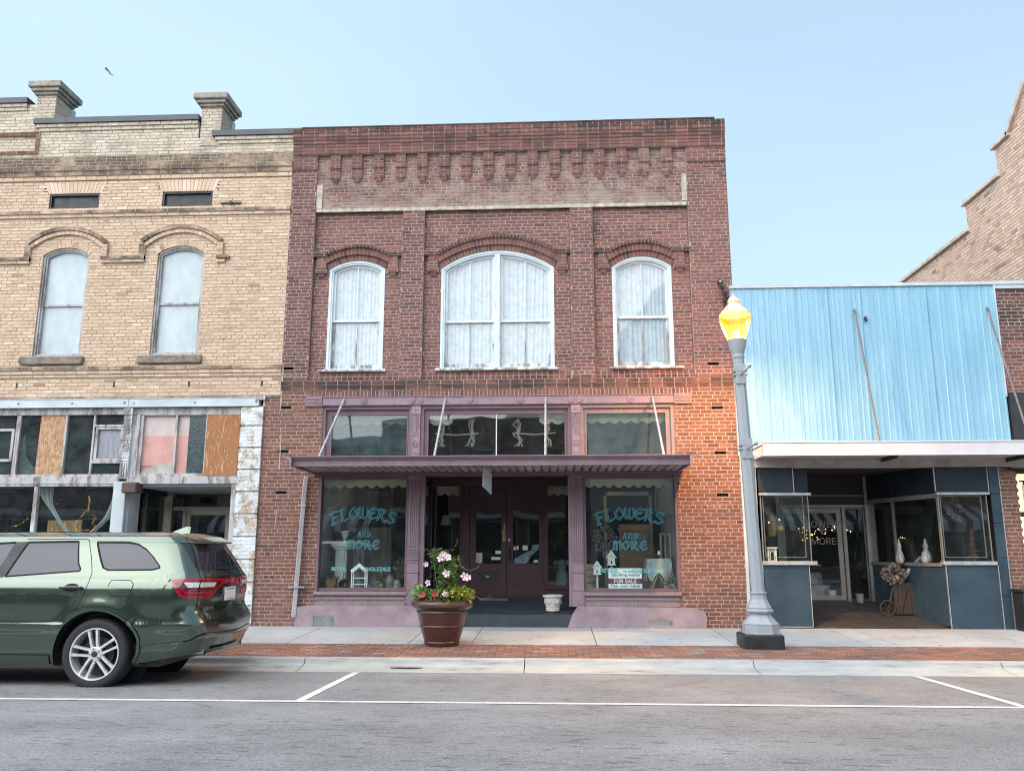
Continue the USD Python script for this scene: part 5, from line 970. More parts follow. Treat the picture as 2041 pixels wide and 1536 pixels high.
# ================================================================ THE OTHER SIDE OF THE STREET (mirrored in the glass and paint)
far = [(-27, -16, 7.6, (0.30, 0.13, 0.10), 'brick'), (-16, -7.5, 6.4, (0.40, 0.33, 0.25), 'tan'), (-7.5, 1.5, 7.2, (0.22, 0.10, 0.08), 'brick'), (1.5, 8.5, 5.2, (0.45, 0.43, 0.40), 'pale'), (8.5, 20, 6.8, (0.33, 0.20, 0.14), 'brown')]
put(paved, 'slab', bx(GX0, GX1, -24.5, -16.02, 0.02, 0.20), m_concrete, tone=0.95)
for i, (a, b, h, c, nm) in enumerate(far):
    o = thing('street_building', ['tall red brick building across the street, behind the viewer at far left', 'tan building across the street behind the viewer', 'dark red brick building straight across the street', 'pale one storey building across the street', 'brown brick building across the street with a striped awning'][i], 'building', ((a + b) / 2, -21, 0.2))
    mm = pm(f'far_wall_{nm}', c, 0.9, var=0.2)
    n = max(2, int((b - a) / 2.4)); ws = []; ps = []
    ww = (b - a) / n
    wl = sbox(a + 0.02, 0.2, b - 0.02, h)
    for k in range(n):
        xk = a + (k + 0.5) * ww
        ws.append(sbox(xk - ww * 0.42, 0.8, xk + ww * 0.42, 2.9))
        if h > 6: ws.append(sbox(xk - 0.45, 4.2, xk + 0.45, 5.9))
    put(o, 'wall', [ext(wl.difference(unary_union(ws)), -21.0, -20.8), bx(a + .03, b - .03, -29, -21.05, 0.2, h - 0.1)], mm)
    for q in ws:
        x0, z0, x1, z1 = q.bounds
        w = put(o, 'window', frame(x0, x1, z0, z1, 0.06, -20.95, -20.85), m_whiteplain); put(w, 'pane', bx(x0, x1, -20.92, -20.915, z0, z1), m_black)
    put(o, 'cornice', bx(a + 0.02, b - 0.02, -21, -20.65, h - 0.35, h), m_whiteplain if i % 2 else mm)
    if i == 4 or i == 1:
        for s in range(int((b - a) / 0.3)):
            xs0 = a + s * 0.3; put(o, 'awning_stripe', prism_x([(-20.8, 3.35), (-20.8, 3.38), (-19.4, 2.62), (-19.4, 2.35), (-19.42, 2.35), (-19.42, 2.6)], xs0, xs0 + 0.3), m_whiteplain if s % 2 else m_darkgrey)
    else:
        put(o, 'canopy', bx(a + 0.3, b - 0.3, -20.8, -19.3, 3.0, 3.2), m_lightpaint)
# ================================================================ GREEN SUV parked at the kerb, nose to the left
YC, RC, XC0 = -4.55, 0.27, -4.33
_wz = np.array([0.26, 0.32, 0.45, 0.60, 0.72, 0.76, 0.95, 1.10, 1.20, 1.26, 1.32, 1.50, 1.62, 1.70])
_ww = np.array([0.87, 0.905, 0.932, 0.942, 0.965, 0.957, 0.966, 0.958, 0.930, 0.896, 0.868, 0.79, 0.73, 0.672])
_rz = np.array([0.26, 0.36, 0.42, 0.52, 0.56, 0.72, 0.78, 0.86, 0.93, 1.0, 1.22, 1.28, 1.34, 1.62, 1.72])
_rx = np.array([-4.24, -4.10, -4.05, -4.01, -3.985, -3.975, -4.0, -4.055, -4.07, -4.06, -4.055, -4.085, -4.115, -4.275, -4.36])
from scipy.interpolate import PchipInterpolator
WZ, XRZ = PchipInterpolator(_wz, _ww), PchipInterpolator(_rz, _rx)
W0 = 0.94; UEND = XC0 + RC * math.pi / 2 + (W0 - RC)
def body(U, Z, off=0.0, side=-1):
    """Unrolled body skin (U runs along the flank, round the corner and over the tailgate to its middle) to world points."""
    U = np.asarray(U, float); Z = np.asarray(Z, float)
    w = WZ(Z) - 0.035 * np.clip((U + 5.2) / 0.9, 0, 1) ** 2 * (U < XC0 + 9); xr = XRZ(Z)
    w = w - 0.05 * np.clip((-7.9 - U) / 1.2, 0, 1) ** 2
    xs = np.where(U < -5.0, U, -5.0 + (U + 5.0) * ((xr - RC) + 5.0) / (XC0 + 5.0)); X = xs.copy(); Y = -w.copy()
    th = np.clip((U - XC0) / RC, 0, math.pi / 2); cor = U > XC0
    X = np.where(cor, xr - RC + RC * np.sin(th), X); Y = np.where(cor, -(w - RC + RC * np.cos(th)), Y)
    t = np.clip((U - XC0 - RC * math.pi / 2) / (W0 - RC), 0, 1); rear = U > XC0 + RC * math.pi / 2
    X = np.where(rear, xr + 0.055 * (1 - (1 - t) ** 2), X); Y = np.where(rear, -(w - RC) * (1 - t), Y)
    # fender swell round the wheels
    for cxw in (-5.13, -8.17):
        r = np.hypot(U - cxw, (Z - 0.41)); Y = Y - 0.022 * np.exp(-((r - 0.50) / 0.10) ** 2) * (~cor)
    # normal offset (approximate outward)
    nx = np.where(rear, 1.0, np.where(cor, np.sin(th), 0.0)); ny = np.where(rear, 0.0, np.where(cor, -np.cos(th), -1.0))
    return np.stack([X + nx * off, YC + (Y + ny * off) * (-side) * 1.0 if side == -1 else YC - (Y + ny * off), Z], -1)

def skin(poly, off=0.0, size=0.06, both=False, side=-1):
    ms = []
    for g in getattr(poly, 'geoms', [poly]):
        if g.is_empty or g.geom_type != 'Polygon': continue
        g = g.segmentize(size)
        v, f = trimesh.creation.triangulate_polygon(g, engine='earcut')
        v3 = np.c_[v, np.zeros(len(v))]; v3, f = trimesh.remesh.subdivide_to_size(v3, f, size, max_iter=12)
        m = trimesh.Trimesh(v3, f, process=True); m.merge_vertices()
        for s in ((-1, 1) if both else (side,)):
            P = body(m.vertices[:, 0], m.vertices[:, 1], off, s); q = trimesh.Trimesh(P, m.faces.copy(), process=False)
            c = q.triangles_center.mean(0); n = (q.face_normals * q.area_faces[:, None]).sum(0)
            want = np.array([0.6 if poly.bounds[0] > XC0 else 0.0, s, 0]); 
            if n @ want < 0: q.invert()
            ms.append(q)
    return cat(ms)

def rounded(pts, r): return Polygon(pts).buffer(-r).buffer(2 * r).buffer(-r)
m_carpaint = M('green_car_paint', {'p': ('principled_bsdf', {'base_color': (0.080, 0.112, 0.084), 'metallic': 0.95, 'roughness': 0.24, 'coat_weight': 1.0, 'coat_roughness': 0.02, 'coat_ior': 1.7}), 'g': ('geometry', {}),
    'n': ('noise_texture', {'scale': 900.0, 'detail': 1.0}), 'b': ('bump', {'strength': 0.05, 'distance': 0.002})}, [('g.position', 'n.vector'), ('n.fac', 'b.height'), ('b.normal', 'p.normal')])
m_carglass = M('dark_tinted_glass', {'p': ('principled_bsdf', {'base_color': (0.012, 0.014, 0.02), 'roughness': 0.03, 'ior': 1.62, 'specular_tint': (0.85, 0.9, 1.0)})}, [])
m_rubber = pm('tyre_rubber', (0.02, 0.02, 0.021), 0.75, var=0.25, scale=20, bump=0.2, bscale=60)
m_rim = pm('machined_alloy', (0.78, 0.79, 0.80), 0.28, metal=0.55, var=0.05)
m_rimdk = pm('dark_alloy', (0.05, 0.05, 0.053), 0.45, metal=0.5)
m_red = UsdShade.Material.Get(stage, '/World/Looks/red_brick')
m_tail = M('red_lamp_lens', {'p': ('principled_bsdf', {'base_color': (0.26, 0.008, 0.02), 'roughness': 0.08, 'coat_weight': 0.8, 'emission_color': (1.0, 0.03, 0.06), 'emission_strength': 0.03})}, [])
m_taildk = M('dark_red_lamp_lens', {'p': ('principled_bsdf', {'base_color': (0.12, 0.005, 0.012), 'roughness': 0.06, 'coat_weight': 0.8})}, [])
m_rev = pm('clear_lamp_lens', (0.62, 0.62, 0.62), 0.12, var=0.3, scale=40)
m_seam = pm('panel_gap', (0.006, 0.007, 0.007), 0.8)
m_chrome = pm('bright_trim', (0.55, 0.56, 0.57), 0.2, metal=0.95, var=0.05)

suv = thing('parked_car', 'dark green three row SUV with silver double spoke wheels parked at the kerb', 'car', (-6.6, YC, 0.03))
arch = lambda c: Point(c, 0.41).buffer(0.475, 24).union(sbox(c - 0.475, 0.1, c + 0.475, 0.41))
w_rear = rounded([(-6.30, 1.245), (-6.17, 1.245 + 0.40), (-5.56, 1.652), (-5.47, 1.40), (-5.405, 1.31)], 0.02)
w_front = rounded([(-7.72, 1.22), (-7.18, 1.60), (-6.30, 1.642), (-6.40, 1.24)], 0.02)
w_q = Polygon([(-5.345, 1.645), (-4.93, 1.642), (-4.76, 1.618), (-4.63, 1.56), (-4.53, 1.47), (-4.465, 1.375), (-4.46, 1.345), (-4.56, 1.322), (-5.10, 1.318), (-5.17, 1.345), (-5.22, 1.42), (-5.30, 1.56)]).buffer(-0.01).buffer(0.01)
UR = XC0 + RC * math.pi / 2
us = -4.01                                 # seam between quarter and tailgate, in unrolled metres
tail = Polygon([(-4.345, 1.216), (-4.275, 1.104), (-4.235, 1.04), (-4.19, 1.022), (us, 1.010), (-3.78, 0.998), (-3.72, 1.02), (-3.56, 1.115), (-3.48, 1.145), (-3.40, 1.152), (UEND, 1.154), (UEND, 1.207), (-3.44, 1.209), (us, 1.226), (-4.2, 1.228)])
rglass = Polygon([(-4.03, 1.315), (UEND, 1.30), (UEND, 1.615), (-4.14, 1.63)])
outline = Polygon([(-9.02, 0.34), (-8.9, 0.30), (-5.62, 0.27), (-4.60, 0.31), (-4.48, 0.325), (-4.30, 0.36), (-3.97, 0.405), (-3.6, 0.39), (UEND, 0.37), (UEND, 1.70), (-7.10, 1.70), (-7.25, 1.66), (-7.95, 1.20), (-8.4, 1.12), (-8.9, 1.00), (-9.02, 0.9)])

cut = unary_union([arch(-5.13), arch(-8.17), w_rear, w_front, w_q, tail, rglass])
bd = [skin(outline.difference(cut), 0.0, 0.07, both=True)]
# roof crown
ub = np.concatenate([np.linspace(-7.1, -5.0, 22), np.linspace(-4.95, UEND, 40)])
def roof(side):
    E = body(ub, np.full_like(ub, 1.70), 0, side)
    C = np.stack([np.clip(E[:, 0], -7.1, -4.9), np.full(len(E), YC), E[:, 2]], 1); k = np.linspace(0, 1, 9)
    P = E[:, None] + (C - E)[:, None] * k[None, :, None]; P[..., 2] = 1.70 + 0.072 * (1 - (1 - k[None, :]) ** 2.2)
    nu, nv = P.shape[:2]; i, j = np.meshgrid(np.arange(nu - 1), np.arange(nv - 1), indexing='ij'); a = (i * nv + j).ravel()
    F = np.vstack([np.stack([a, a + nv, a + nv + 1], 1), np.stack([a, a + nv + 1, a + 1], 1)]); m = trimesh.Trimesh(P.reshape(-1, 3), F, process=False)
    if (m.face_normals * m.area_faces[:, None]).sum(0)[2] < 0: m.invert()
    return m
bd += [roof(-1), roof(1)]
# windscreen frame, bonnet, nose
hood = sheet(lambda U, V: np.stack([U, YC + V * (0.93 - 0.08 * np.clip((-8.3 - U) / 0.8, 0, 1)), 1.20 - 0.19 * np.clip((-7.95 - U) / 1.05, 0, 1) ** 1.6 - 0.07 * np.abs(V) ** 3 + 0.02], -1), np.linspace(-7.9, -9.0, 12), np.linspace(-1, 1, 13))
if hood.face_normals[0][2] < 0: hood.invert()
nose = sheet(lambda U, V: np.stack([-9.0 - 0.07 * (1 - U ** 2) + 0.02 * np.abs(V - 0.7), YC + U * 0.86, V], -1), np.linspace(-1, 1, 15), np.linspace(0.3, 1.03, 8))
bd += [hood, nose]
body_p = put(suv, 'body', bd, m_carpaint, smooth=35)
put(suv, 'windscreen', sheet(lambda U, V: np.stack([-7.92 + 0.70 * V, YC + U * (0.86 - 0.2 * V), 1.20 + 0.49 * V + 0.02], -1), np.linspace(-1, 1, 9), np.linspace(0, 1, 6)), m_carglass, smooth=True)
put(suv, 'grille', bx(-9.11, -9.05, YC - 0.5, YC + 0.5, 0.72, 0.92), m_black)
for s in (-1, 1): put(suv, 'headlight', bx(-9.08, -8.98, YC + s * 0.55, YC + s * 0.82, 0.78, 0.92), m_rev)
put(suv, 'underbody', [bx(-8.9, -4.45, YC - 0.80, YC + 0.80, 0.26, 0.5), bx(-4.5, -4.2, YC - 0.62, YC + 0.62, 0.40, 0.5), bx(-7.5, -4.5, YC - 0.7, YC + 0.7, 0.5, 1.15)], m_black)
for c in (-5.13, -8.17):
    for s in (-1, 1):
        put(suv, 'wheel_well', trimesh.util.concatenate([ext(Point(c, 0.41).buffer(0.50, 20).difference(Point(c, 0.41).buffer(0.468, 20)).intersection(sbox(c - 1, 0.3, c + 1, 2)), YC + s * 0.90 - 0.0, YC + s * 0.58), ext(Point(c, 0.41).buffer(0.48), YC + s * 0.60, YC + s * 0.57)]), m_black)
# glass
for nm, q in (('rear_door_window', w_rear), ('front_door_window', w_front), ('quarter_window', w_q)):
    for s in (-1, 1): put(suv, nm, skin(q.buffer(0.004), -0.006, 0.07, side=s), m_carglass, smooth=True)
each(suv, 'rear_window', [skin(rglass.buffer(0.004), -0.004, 0.07, side=s_) for s_ in (-1, 1)], m_carglass, smooth=True)
ws_ = []
for q in (w_rear, w_front, w_q): ws_ += [skin(q.buffer(0.004).difference(q.buffer(-0.013)), 0.0025, 0.08, side=s_) for s_ in (-1, 1)]
each(suv, 'window_seal', ws_, m_seam)
each(suv, 'pillar_trim', [skin(Polygon([(-6.42, 1.235), (-6.30, 1.245), (-6.17, 1.645), (-6.31, 1.64)]), 0.003, 0.08, side=s_) for s_ in (-1, 1)], m_black)
# gaps, door lines, mouldings
gap = lambda pts, w=0.0035: LineString(pts).buffer(w)
gaps = [gap([(-5.36, 0.90), (-5.30, 1.08), (-5.275, 1.20), (-5.28, 1.30), (-5.35, 1.48), (-5.44, 1.655), (-5.48, 1.672), (-6.2, 1.672)]), gap([(-6.33, 0.36), (-6.36, 1.24)]), gap([(-3.99, 0.78), (us, 1.01)]), gap([(us, 1.23), (-4.035, 1.31), (-4.15, 1.63)]),
        gap([(-3.99, 0.78), (-3.95, 0.762), (-3.6, 0.755), (UEND, 0.75)], 0.006), gap([(-6.3, 0.40), (-5.63, 0.40)], 0.004), gap([(-4.63, 0.50), (-4.3, 0.52)], 0.003), gap([(-4.62, 0.50), (-4.62, 0.31)], 0.004)]
fuel = Polygon([(-5.01, 1.205), (-4.80, 1.20), (-4.765, 1.16), (-4.785, 1.06), (-4.83, 1.045), (-4.99, 1.05), (-5.02, 1.09), (-5.03, 1.16)]).buffer(0.01)
gaps.append(fuel.boundary.buffer(0.0035))
put(suv, 'panel_gap', [skin(unary_union(gaps), 0.0015, 0.09, both=False)], m_seam, kind='stuff')
lip = [skin(Point(c, 0.41).buffer(0.497, 24).difference(Point(c, 0.41).buffer(0.468, 24)).intersection(sbox(c - 1, 0.33, c + 1, 2)), 0.014, 0.06, side=s_) for c in (-5.13, -8.17) for s_ in (-1, 1)]
each(suv, 'wheel_arch_lip', lip, m_carpaint, smooth=40)
each(suv, 'sill_moulding', [skin(sbox(-7.6, 0.285, -5.64, 0.395), 0.018, 0.1, side=s_) for s_ in (-1, 1)], m_carpaint, smooth=40)
put(suv, 'fuel_door', skin(fuel.buffer(-0.006), 0.003, 0.06), m_carpaint, smooth=True)
put(suv, 'bumper', [skin(Polygon([(-4.60, 0.50), (-4.35, 0.515), (-4.14, 0.522), (-4.06, 0.57), (-3.95, 0.592), (-3.62, 0.572), (UEND, 0.56), (UEND, 0.585), (-3.62, 0.597), (-3.95, 0.617), (-4.08, 0.59), (-4.16, 0.545), (-4.35, 0.53)]), 0.02, 0.05, both=True),
                    skin(Polygon([(-3.7, 0.39), (UEND, 0.375), (UEND, 0.42), (-3.7, 0.43)]), 0.03, 0.06, both=True)], m_carpaint, smooth=30)
for s in (-1, 1):
    P = body(np.array([-3.83]), np.array([0.435]), 0.0, s)[0]
    e = put(suv, 'exhaust_tip', lathe([(0.045, -0.16), (0.047, 0.0), (0.041, 0.004), (0.038, -0.15), (0.001, -0.15)], n=24).apply_transform(trimesh.transformations.rotation_matrix(math.pi / 2, [0, 1, 0])).apply_translation(P + np.array([-0.01, 0, -0.03])), m_chrome, smooth=40)
# handle
for x in (-5.46, -6.55):
    P = body(np.array([x]), np.array([1.13]))[0]
    hd = put(suv, 'door_handle', cat(cbx(x - 0.125, x + 0.125, P[1] - 0.045, P[1] - 0.022, 1.118, 1.145, 0.01), bx(x - 0.115, x - 0.095, P[1] - 0.03, P[1], 1.12, 1.143), bx(x + 0.095, x + 0.115, P[1] - 0.03, P[1], 1.12, 1.143)), m_carpaint, smooth=40)
    put(hd, 'handle_recess', skin(affinity.scale(Point(x, 1.13).buffer(0.06), 1.5, 0.75), 0.002, 0.05), m_seam)
# tail lamps in one band
tl_ = put(suv, 'taillight', skin(tail.buffer(0.002), 0.004, 0.04, both=True), m_tail, smooth=True)
inner = tail.buffer(-0.028).intersection(sbox(-5, 0.9, -3.52, 2))
each(tl_, 'dark_lens', [skin(inner, 0.006, 0.04, side=s_) for s_ in (-1, 1)], m_taildk, smooth=True)
rv = Polygon([(-4.206, 1.187), (-3.65, 1.172), (-3.70, 1.122), (-4.15, 1.128)]).difference(sbox(us - 0.008, 0, us + 0.008, 3))
each(tl_, 'reversing_lens', [skin(rv, 0.008, 0.04, side=s_) for s_ in (-1, 1)], m_rev)
each(tl_, 'lamp_bar', [skin(Polygon([(-4.19, 1.085), (-3.70, 1.075), (-3.75, 1.05), (-4.17, 1.058)]), 0.008, 0.04, side=s_) for s_ in (-1, 1)], m_tail)
each(tl_, 'lamp_seam', [skin(gap([(us, 1.0), (us, 1.23)], 0.004), 0.009, 0.05, side=s_) for s_ in (-1, 1)], m_seam)
# spoiler with fin
sp = []
for side in (-1, 1):
    ub2 = np.linspace(-4.16, UEND, 18); E = body(ub2, np.full_like(ub2, 1.665), 0.0, side); n = np.clip((ub2 + 4.16) / 0.4, 0, 1)
    back = E + np.stack([0.16 * n, 0 * n, -0.035 * n - 0.01], 1); top = E + np.stack([-0.16 + 0 * n, 0 * n, 0.052 + 0.03 * n], 1); bot = E + np.stack([-0.03 + 0 * n, 0 * n, -0.055 + 0 * n], 1)
    back[:, 2] = 1.632 + 0.012 * n; L = [top, 0.5 * (top + back) + np.array([0.01, 0, 0.012]), back, back + np.array([-0.006, 0, -0.018]), bot]
    P = np.stack(L, 1); nu, nv = P.shape[:2]; i, j = np.meshgrid(np.arange(nu - 1), np.arange(nv - 1), indexing='ij'); a = (i * nv + j).ravel()
    F = np.vstack([np.stack([a, a + nv, a + nv + 1], 1), np.stack([a, a + nv + 1, a + 1], 1)]); m = trimesh.Trimesh(P.reshape(-1, 3), F, process=False)
    if (m.face_normals[: len(m.faces) // 4] * 1.0).sum(0)[2] < 0: m.invert()
    sp.append(m)
spo = put(suv, 'spoiler', sp, m_carpaint, smooth=40)
put(suv, 'antenna_fin', trimesh.convex.convex_hull(np.array([[-4.78 + 0.01, YC - 0.035, 1.765], [-4.78, YC + 0.035, 1.765], [-4.54, YC - 0.04, 1.75], [-4.54, YC + 0.04, 1.75], [-4.60, YC - 0.012, 1.835], [-4.60, YC + 0.012, 1.835], [-4.55, YC, 1.835], [-4.68, YC, 1.81]])), m_carpaint)
# plate, badges, wiper
Pl = body(np.array([UEND]), np.array([1.03]))[0]
pl = put(suv, 'number_plate', bx(Pl[0] + 0.0, Pl[0] + 0.012, -4.715, -4.39, 0.95, 1.105), m_whiteplain)
put(pl, 'plate_print', [bx(Pl[0] + 0.011, Pl[0] + 0.0135, -4.68, -4.42, 1.075, 1.092), bx(Pl[0] + 0.011, Pl[0] + 0.0135, -4.66, -4.44, 0.962, 0.972)], pm('plate_blue', (0.16, 0.22, 0.42), 0.5))
def badge(t, h, yl, z, bold=True):
    m = meshkit.text_mesh(t, h, 0.003, bold=bold); v = m.vertices; U = yl + v[:, 0]; P = body(U, z + v[:, 1], 0.003 + v[:, 2]); m.vertices = P; return m
put(suv, 'badge', [badge('DURANGO', 0.034, -3.89, 0.862)], m_chrome)
put(suv, 'badge', [badge('D   O   D   G   E', 0.022, -3.40, 1.169)], m_chrome)
em = [skin(Point(-3.87 + dx, 0.80 + dz).buffer(0.026).difference(Point(-3.87 + dx, 0.80 + dz).buffer(0.015)), 0.003, 0.02) for dx, dz in ((-0.028, 0), (0.028, 0), (0.0, 0.042))] + [skin(sbox(-3.87 - 0.05, 0.765, -3.87 + 0.05, 0.772), 0.003, 0.03)]
put(suv, 'emblem', em, m_chrome)
each(suv, 'tailgate_pull', [skin(sbox(UEND - 0.16, 0.80, UEND, 0.845), 0.002, 0.05, side=s_) for s_ in (-1, 1)], m_black)
Wp = body(np.array([UEND - 0.35, UEND]), np.array([1.335, 1.33]), 0.02); put(suv, 'wiper', tube([Wp[0], Wp[1]], 0.011, 6), m_black)

def wheel(cx, cy, s):
    """Tyre > rim with paired spokes, lug nuts, brake disc. s = outward side."""
    A = np.array([[1, 0, 0, cx], [0, 0, s, cy], [0, 1, 0, 0.41], [0, 0, 0, 1.0]]) if s > 0 else np.array([[1, 0, 0, cx], [0, 0, -1, cy], [0, 1, 0, 0.41], [0, 0, 0, 1.0]])
    def tr(m): m = m.copy(); m.apply_transform(A); m.fix_normals(); return m
    R = 0.383
    prof = [(0.275, -0.24), (0.30, -0.25), (0.345, -0.25), (0.372, -0.235), (R, -0.20), (R, -0.06), (0.372, -0.022), (0.352, -0.004), (0.32, 0.0), (0.29, -0.006), (0.277, -0.02), (0.275, -0.24)]
    t = put(suv, 'wheel', tr(lathe(prof, n=64)), m_rubber, smooth=35)
    rim = [lathe([(0.262, -0.22), (0.262, -0.02), (0.268, -0.008), (0.281, -0.006), (0.284, -0.014), (0.284, -0.22)], n=56)]
    for k in range(5):
        a = k * 2 * math.pi / 5 + math.radians(90 + 10)
        for d in (-1, 1):
            q = []
            for r, hw, zf in ((0.05, 0.018, -0.035), (0.11, 0.016, -0.022), (0.19, 0.0135, -0.018), (0.268, 0.020, -0.018)):
                off = d * (0.030 + 0.10 * max(0, r - 0.07) * 0.9); q.append((r, off, hw, zf))
            V, F = [], []
            for r, off, hw, zf in q:
                for yy, zz in ((off - hw, zf - 0.035), (off - hw * 0.8, zf), (off + hw * 0.8, zf), (off + hw, zf - 0.035)):
                    V.append([r * math.cos(a) - yy * math.sin(a), r * math.sin(a) + yy * math.cos(a), zz])
            for i in range(len(q) - 1):
                for j in range(3):
                    p = i * 4 + j; F += [[p, p + 1, p + 5], [p, p + 5, p + 4]]
            m = trimesh.Trimesh(V, F, process=False); rim.append(m)
    rim.append(lathe([(0.075, -0.07), (0.078, -0.03), (0.066, -0.018), (0.001, -0.016)], n=30))
    rm = put(t, 'rim', [tr(m) for m in rim], m_rim, smooth=40)
    put(t, 'wheel_back', [tr(lathe([(0.262, -0.20), (0.262, -0.19), (0.001, -0.19)], n=40)), tr(lathe([(0.18, -0.12), (0.18, -0.10), (0.09, -0.10), (0.09, -0.09)], n=40))], m_rimdk)
    put(t, 'hub_cap', tr(lathe([(0.033, -0.02), (0.032, -0.006), (0.001, -0.004)], n=24)), m_rimdk, smooth=40)
    put(t, 'lug_nut', [tr(lathe([(0.012, -0.03), (0.011, -0.006), (0.001, -0.004)], (0.058 * math.cos(k * 2 * math.pi / 5 + 0.6), 0.058 * math.sin(k * 2 * math.pi / 5 + 0.6), 0), n=8)) for k in range(5)], m_chrome, kind='stuff')
for cx_ in (-5.13, -8.17):
    wheel(cx_, -5.505, -1); wheel(cx_, -3.60, 1)
# ================================================================ STREET LAMP
m_lampiron = M('speckled_grey_iron', {'g': ('geometry', {}), 'n': ('noise_texture', {'scale': 120.0, 'detail': 4.0, 'roughness': 0.8}), 'r': ('rgb_ramp', {'ramp': [(0.3, (0.18, 0.205, 0.23)), (0.55, (0.31, 0.34, 0.365)), (0.75, (0.50, 0.53, 0.56))]}),
    'b': ('bump', {'strength': 0.3, 'distance': 0.003}), 'p': ('principled_bsdf', {'roughness': 0.62})}, [('g.position', 'n.vector'), ('n.fac', 'r.fac'), ('r.color', 'p.base_color'), ('n.fac', 'b.height'), ('b.normal', 'p.normal')])
LY = -2.14
lamp = thing('street_lamp', 'tall grey cast iron street lamp with a lit amber acorn globe on a black plinth', 'street lamp', (2.985, LY, walk_z(LY)))
lx = lambda z: 2.995 - 0.029 * (z - 0.9)
def lshift(m):
    v = m.vertices.copy(); v[:, 0] += -0.029 * (v[:, 2] - 0.9); m.vertices = v; return m
put(lamp, 'plinth', cbx(2.70, 3.272, -2.42, -1.87, walk_z(-2.2) - 0.06, 0.36, 0.02), m_black)
o8 = math.pi / 8; k8 = 1 / math.cos(o8)
base = [(0.255, 0.36), (0.255, 0.375), (0.25, 0.38), (0.247, 0.49), (0.25, 0.50), (0.225, 0.515), (0.155, 0.605), (0.148, 0.615), (0.148, 0.645), (0.172, 0.652), (0.184, 0.67), (0.184, 0.685), (0.172, 0.702), (0.155, 0.71), (0.165, 0.72), (0.14, 0.77), (0.112, 0.84), (0.103, 0.915), (0.118, 0.922), (0.118, 0.945), (0.10, 0.952)]
put(lamp, 'base', lshift(lathe([(r * k8, z) for r, z in base], (2.995, LY, 0), sides=8, rot=o8)), m_lampiron)
put(lamp, 'post', lshift(lathe([(0.093 * k8, 0.95), (0.080 * k8, 4.40), (0.083 * k8, 4.41), (0.083 * k8, 4.47)], (2.995, LY, 0), sides=8, rot=o8)), m_lampiron)
put(lamp, 'anchor_bolt', [lathe([(0.018, 0.36), (0.016, 0.405), (0.002, 0.41)], (2.985 + sx * 0.22, LY + sy * 0.22, 0), n=8) for sx in (-1, 1) for sy in (-1, 1)], m_steel, kind='stuff')
put(lamp, 'capital', lshift(lathe([(0.082, 4.46), (0.096, 4.475), (0.098, 4.51), (0.09, 4.53), (0.10, 4.56), (0.125, 4.64), (0.142, 4.73), (0.147, 4.745), (0.147, 4.765), (0.12, 4.77)], (2.995, LY, 0), n=32)), m_lampiron, smooth=35)
m_globe = M('amber_globe', {'p': ('principled_bsdf', {'base_color': (0.20, 0.05, 0.004), 'roughness': 0.12, 'alpha': 0.62, 'emission_color': (1.0, 0.15, 0.003), 'emission_strength': 1.35})}, [])
gp = [(0.128, 4.77), (0.15, 4.82), (0.182, 4.90), (0.212, 4.99), (0.230, 5.07), (0.237, 5.13), (0.230, 5.17)]
n = 48; V = []; ang = np.arange(n) * 2 * np.pi / n; rib = 1 + 0.020 * (np.cos(ang * 12) > 0.75)
F = []
for i, (r, z) in enumerate(gp):
    for a, q in zip(ang, rib): V.append([r * q * math.cos(a), r * q * math.sin(a), z])
for i in range(len(gp) - 1):
    for j in range(n):
        a, b, c, d = i * n + j, i * n + (j + 1) % n, (i + 1) * n + (j + 1) % n, (i + 1) * n + j; F += [[a, b, c], [a, c, d]]
g = trimesh.Trimesh(np.array(V) + [2.995, LY, 0], F, process=False)
put(lamp, 'globe', lshift(g), m_globe, smooth=True)
ribs = [tube([[2.995 + r * 1.015 * math.cos(a), LY + r * 1.015 * math.sin(a), z] for r, z in gp], 0.004, 4) for a in np.arange(12) * 2 * np.pi / 12 + 0.2]
put(lamp, 'globe_rib', [lshift(m) for m in ribs], pm('rib_bronze', (0.35, 0.19, 0.04), 0.5), kind='stuff')
m_topglow = M('glowing_cap', {'p': ('principled_bsdf', {'base_color': (0.50, 0.44, 0.36), 'roughness': 0.45, 'emission_color': (1.0, 0.50, 0.18), 'emission_strength': 0.22})}, [])
put(lamp, 'cap', lshift(lathe([(0.235, 5.165), (0.239, 5.18), (0.215, 5.205), (0.18, 5.25), (0.13, 5.30), (0.088, 5.345), (0.075, 5.36), (0.088, 5.372), (0.095, 5.39), (0.085, 5.41), (0.075, 5.425), (0.062, 5.45), (0.035, 5.47), (0.012, 5.48), (0.012, 5.50), (0.016, 5.515), (0.001, 5.53)], (2.995, LY, 0), n=36)), m_topglow, smooth=35)
put(lamp, 'lamp_socket', lshift(lathe([(0.055, 4.77), (0.05, 4.86), (0.03, 4.90), (0.001, 4.9)], (2.995, LY, 0), n=16)), pm('socket', (0.3, 0.28, 0.25), 0.5))
ps = put(lamp, 'photocell', [lshift(lathe([(0.03, 0), (0.03, 0.05), (0.02, 0.07), (0.001, 0.07)], (2.995 - 0.15, LY - 0.13, 5.19), n=12)), lshift(lathe([(0.012, 0), (0.012, 0.05), (0.001, 0.055)], (2.995 + 0.19, LY - 0.1, 5.18), n=8))], m_steel, kind='stuff')
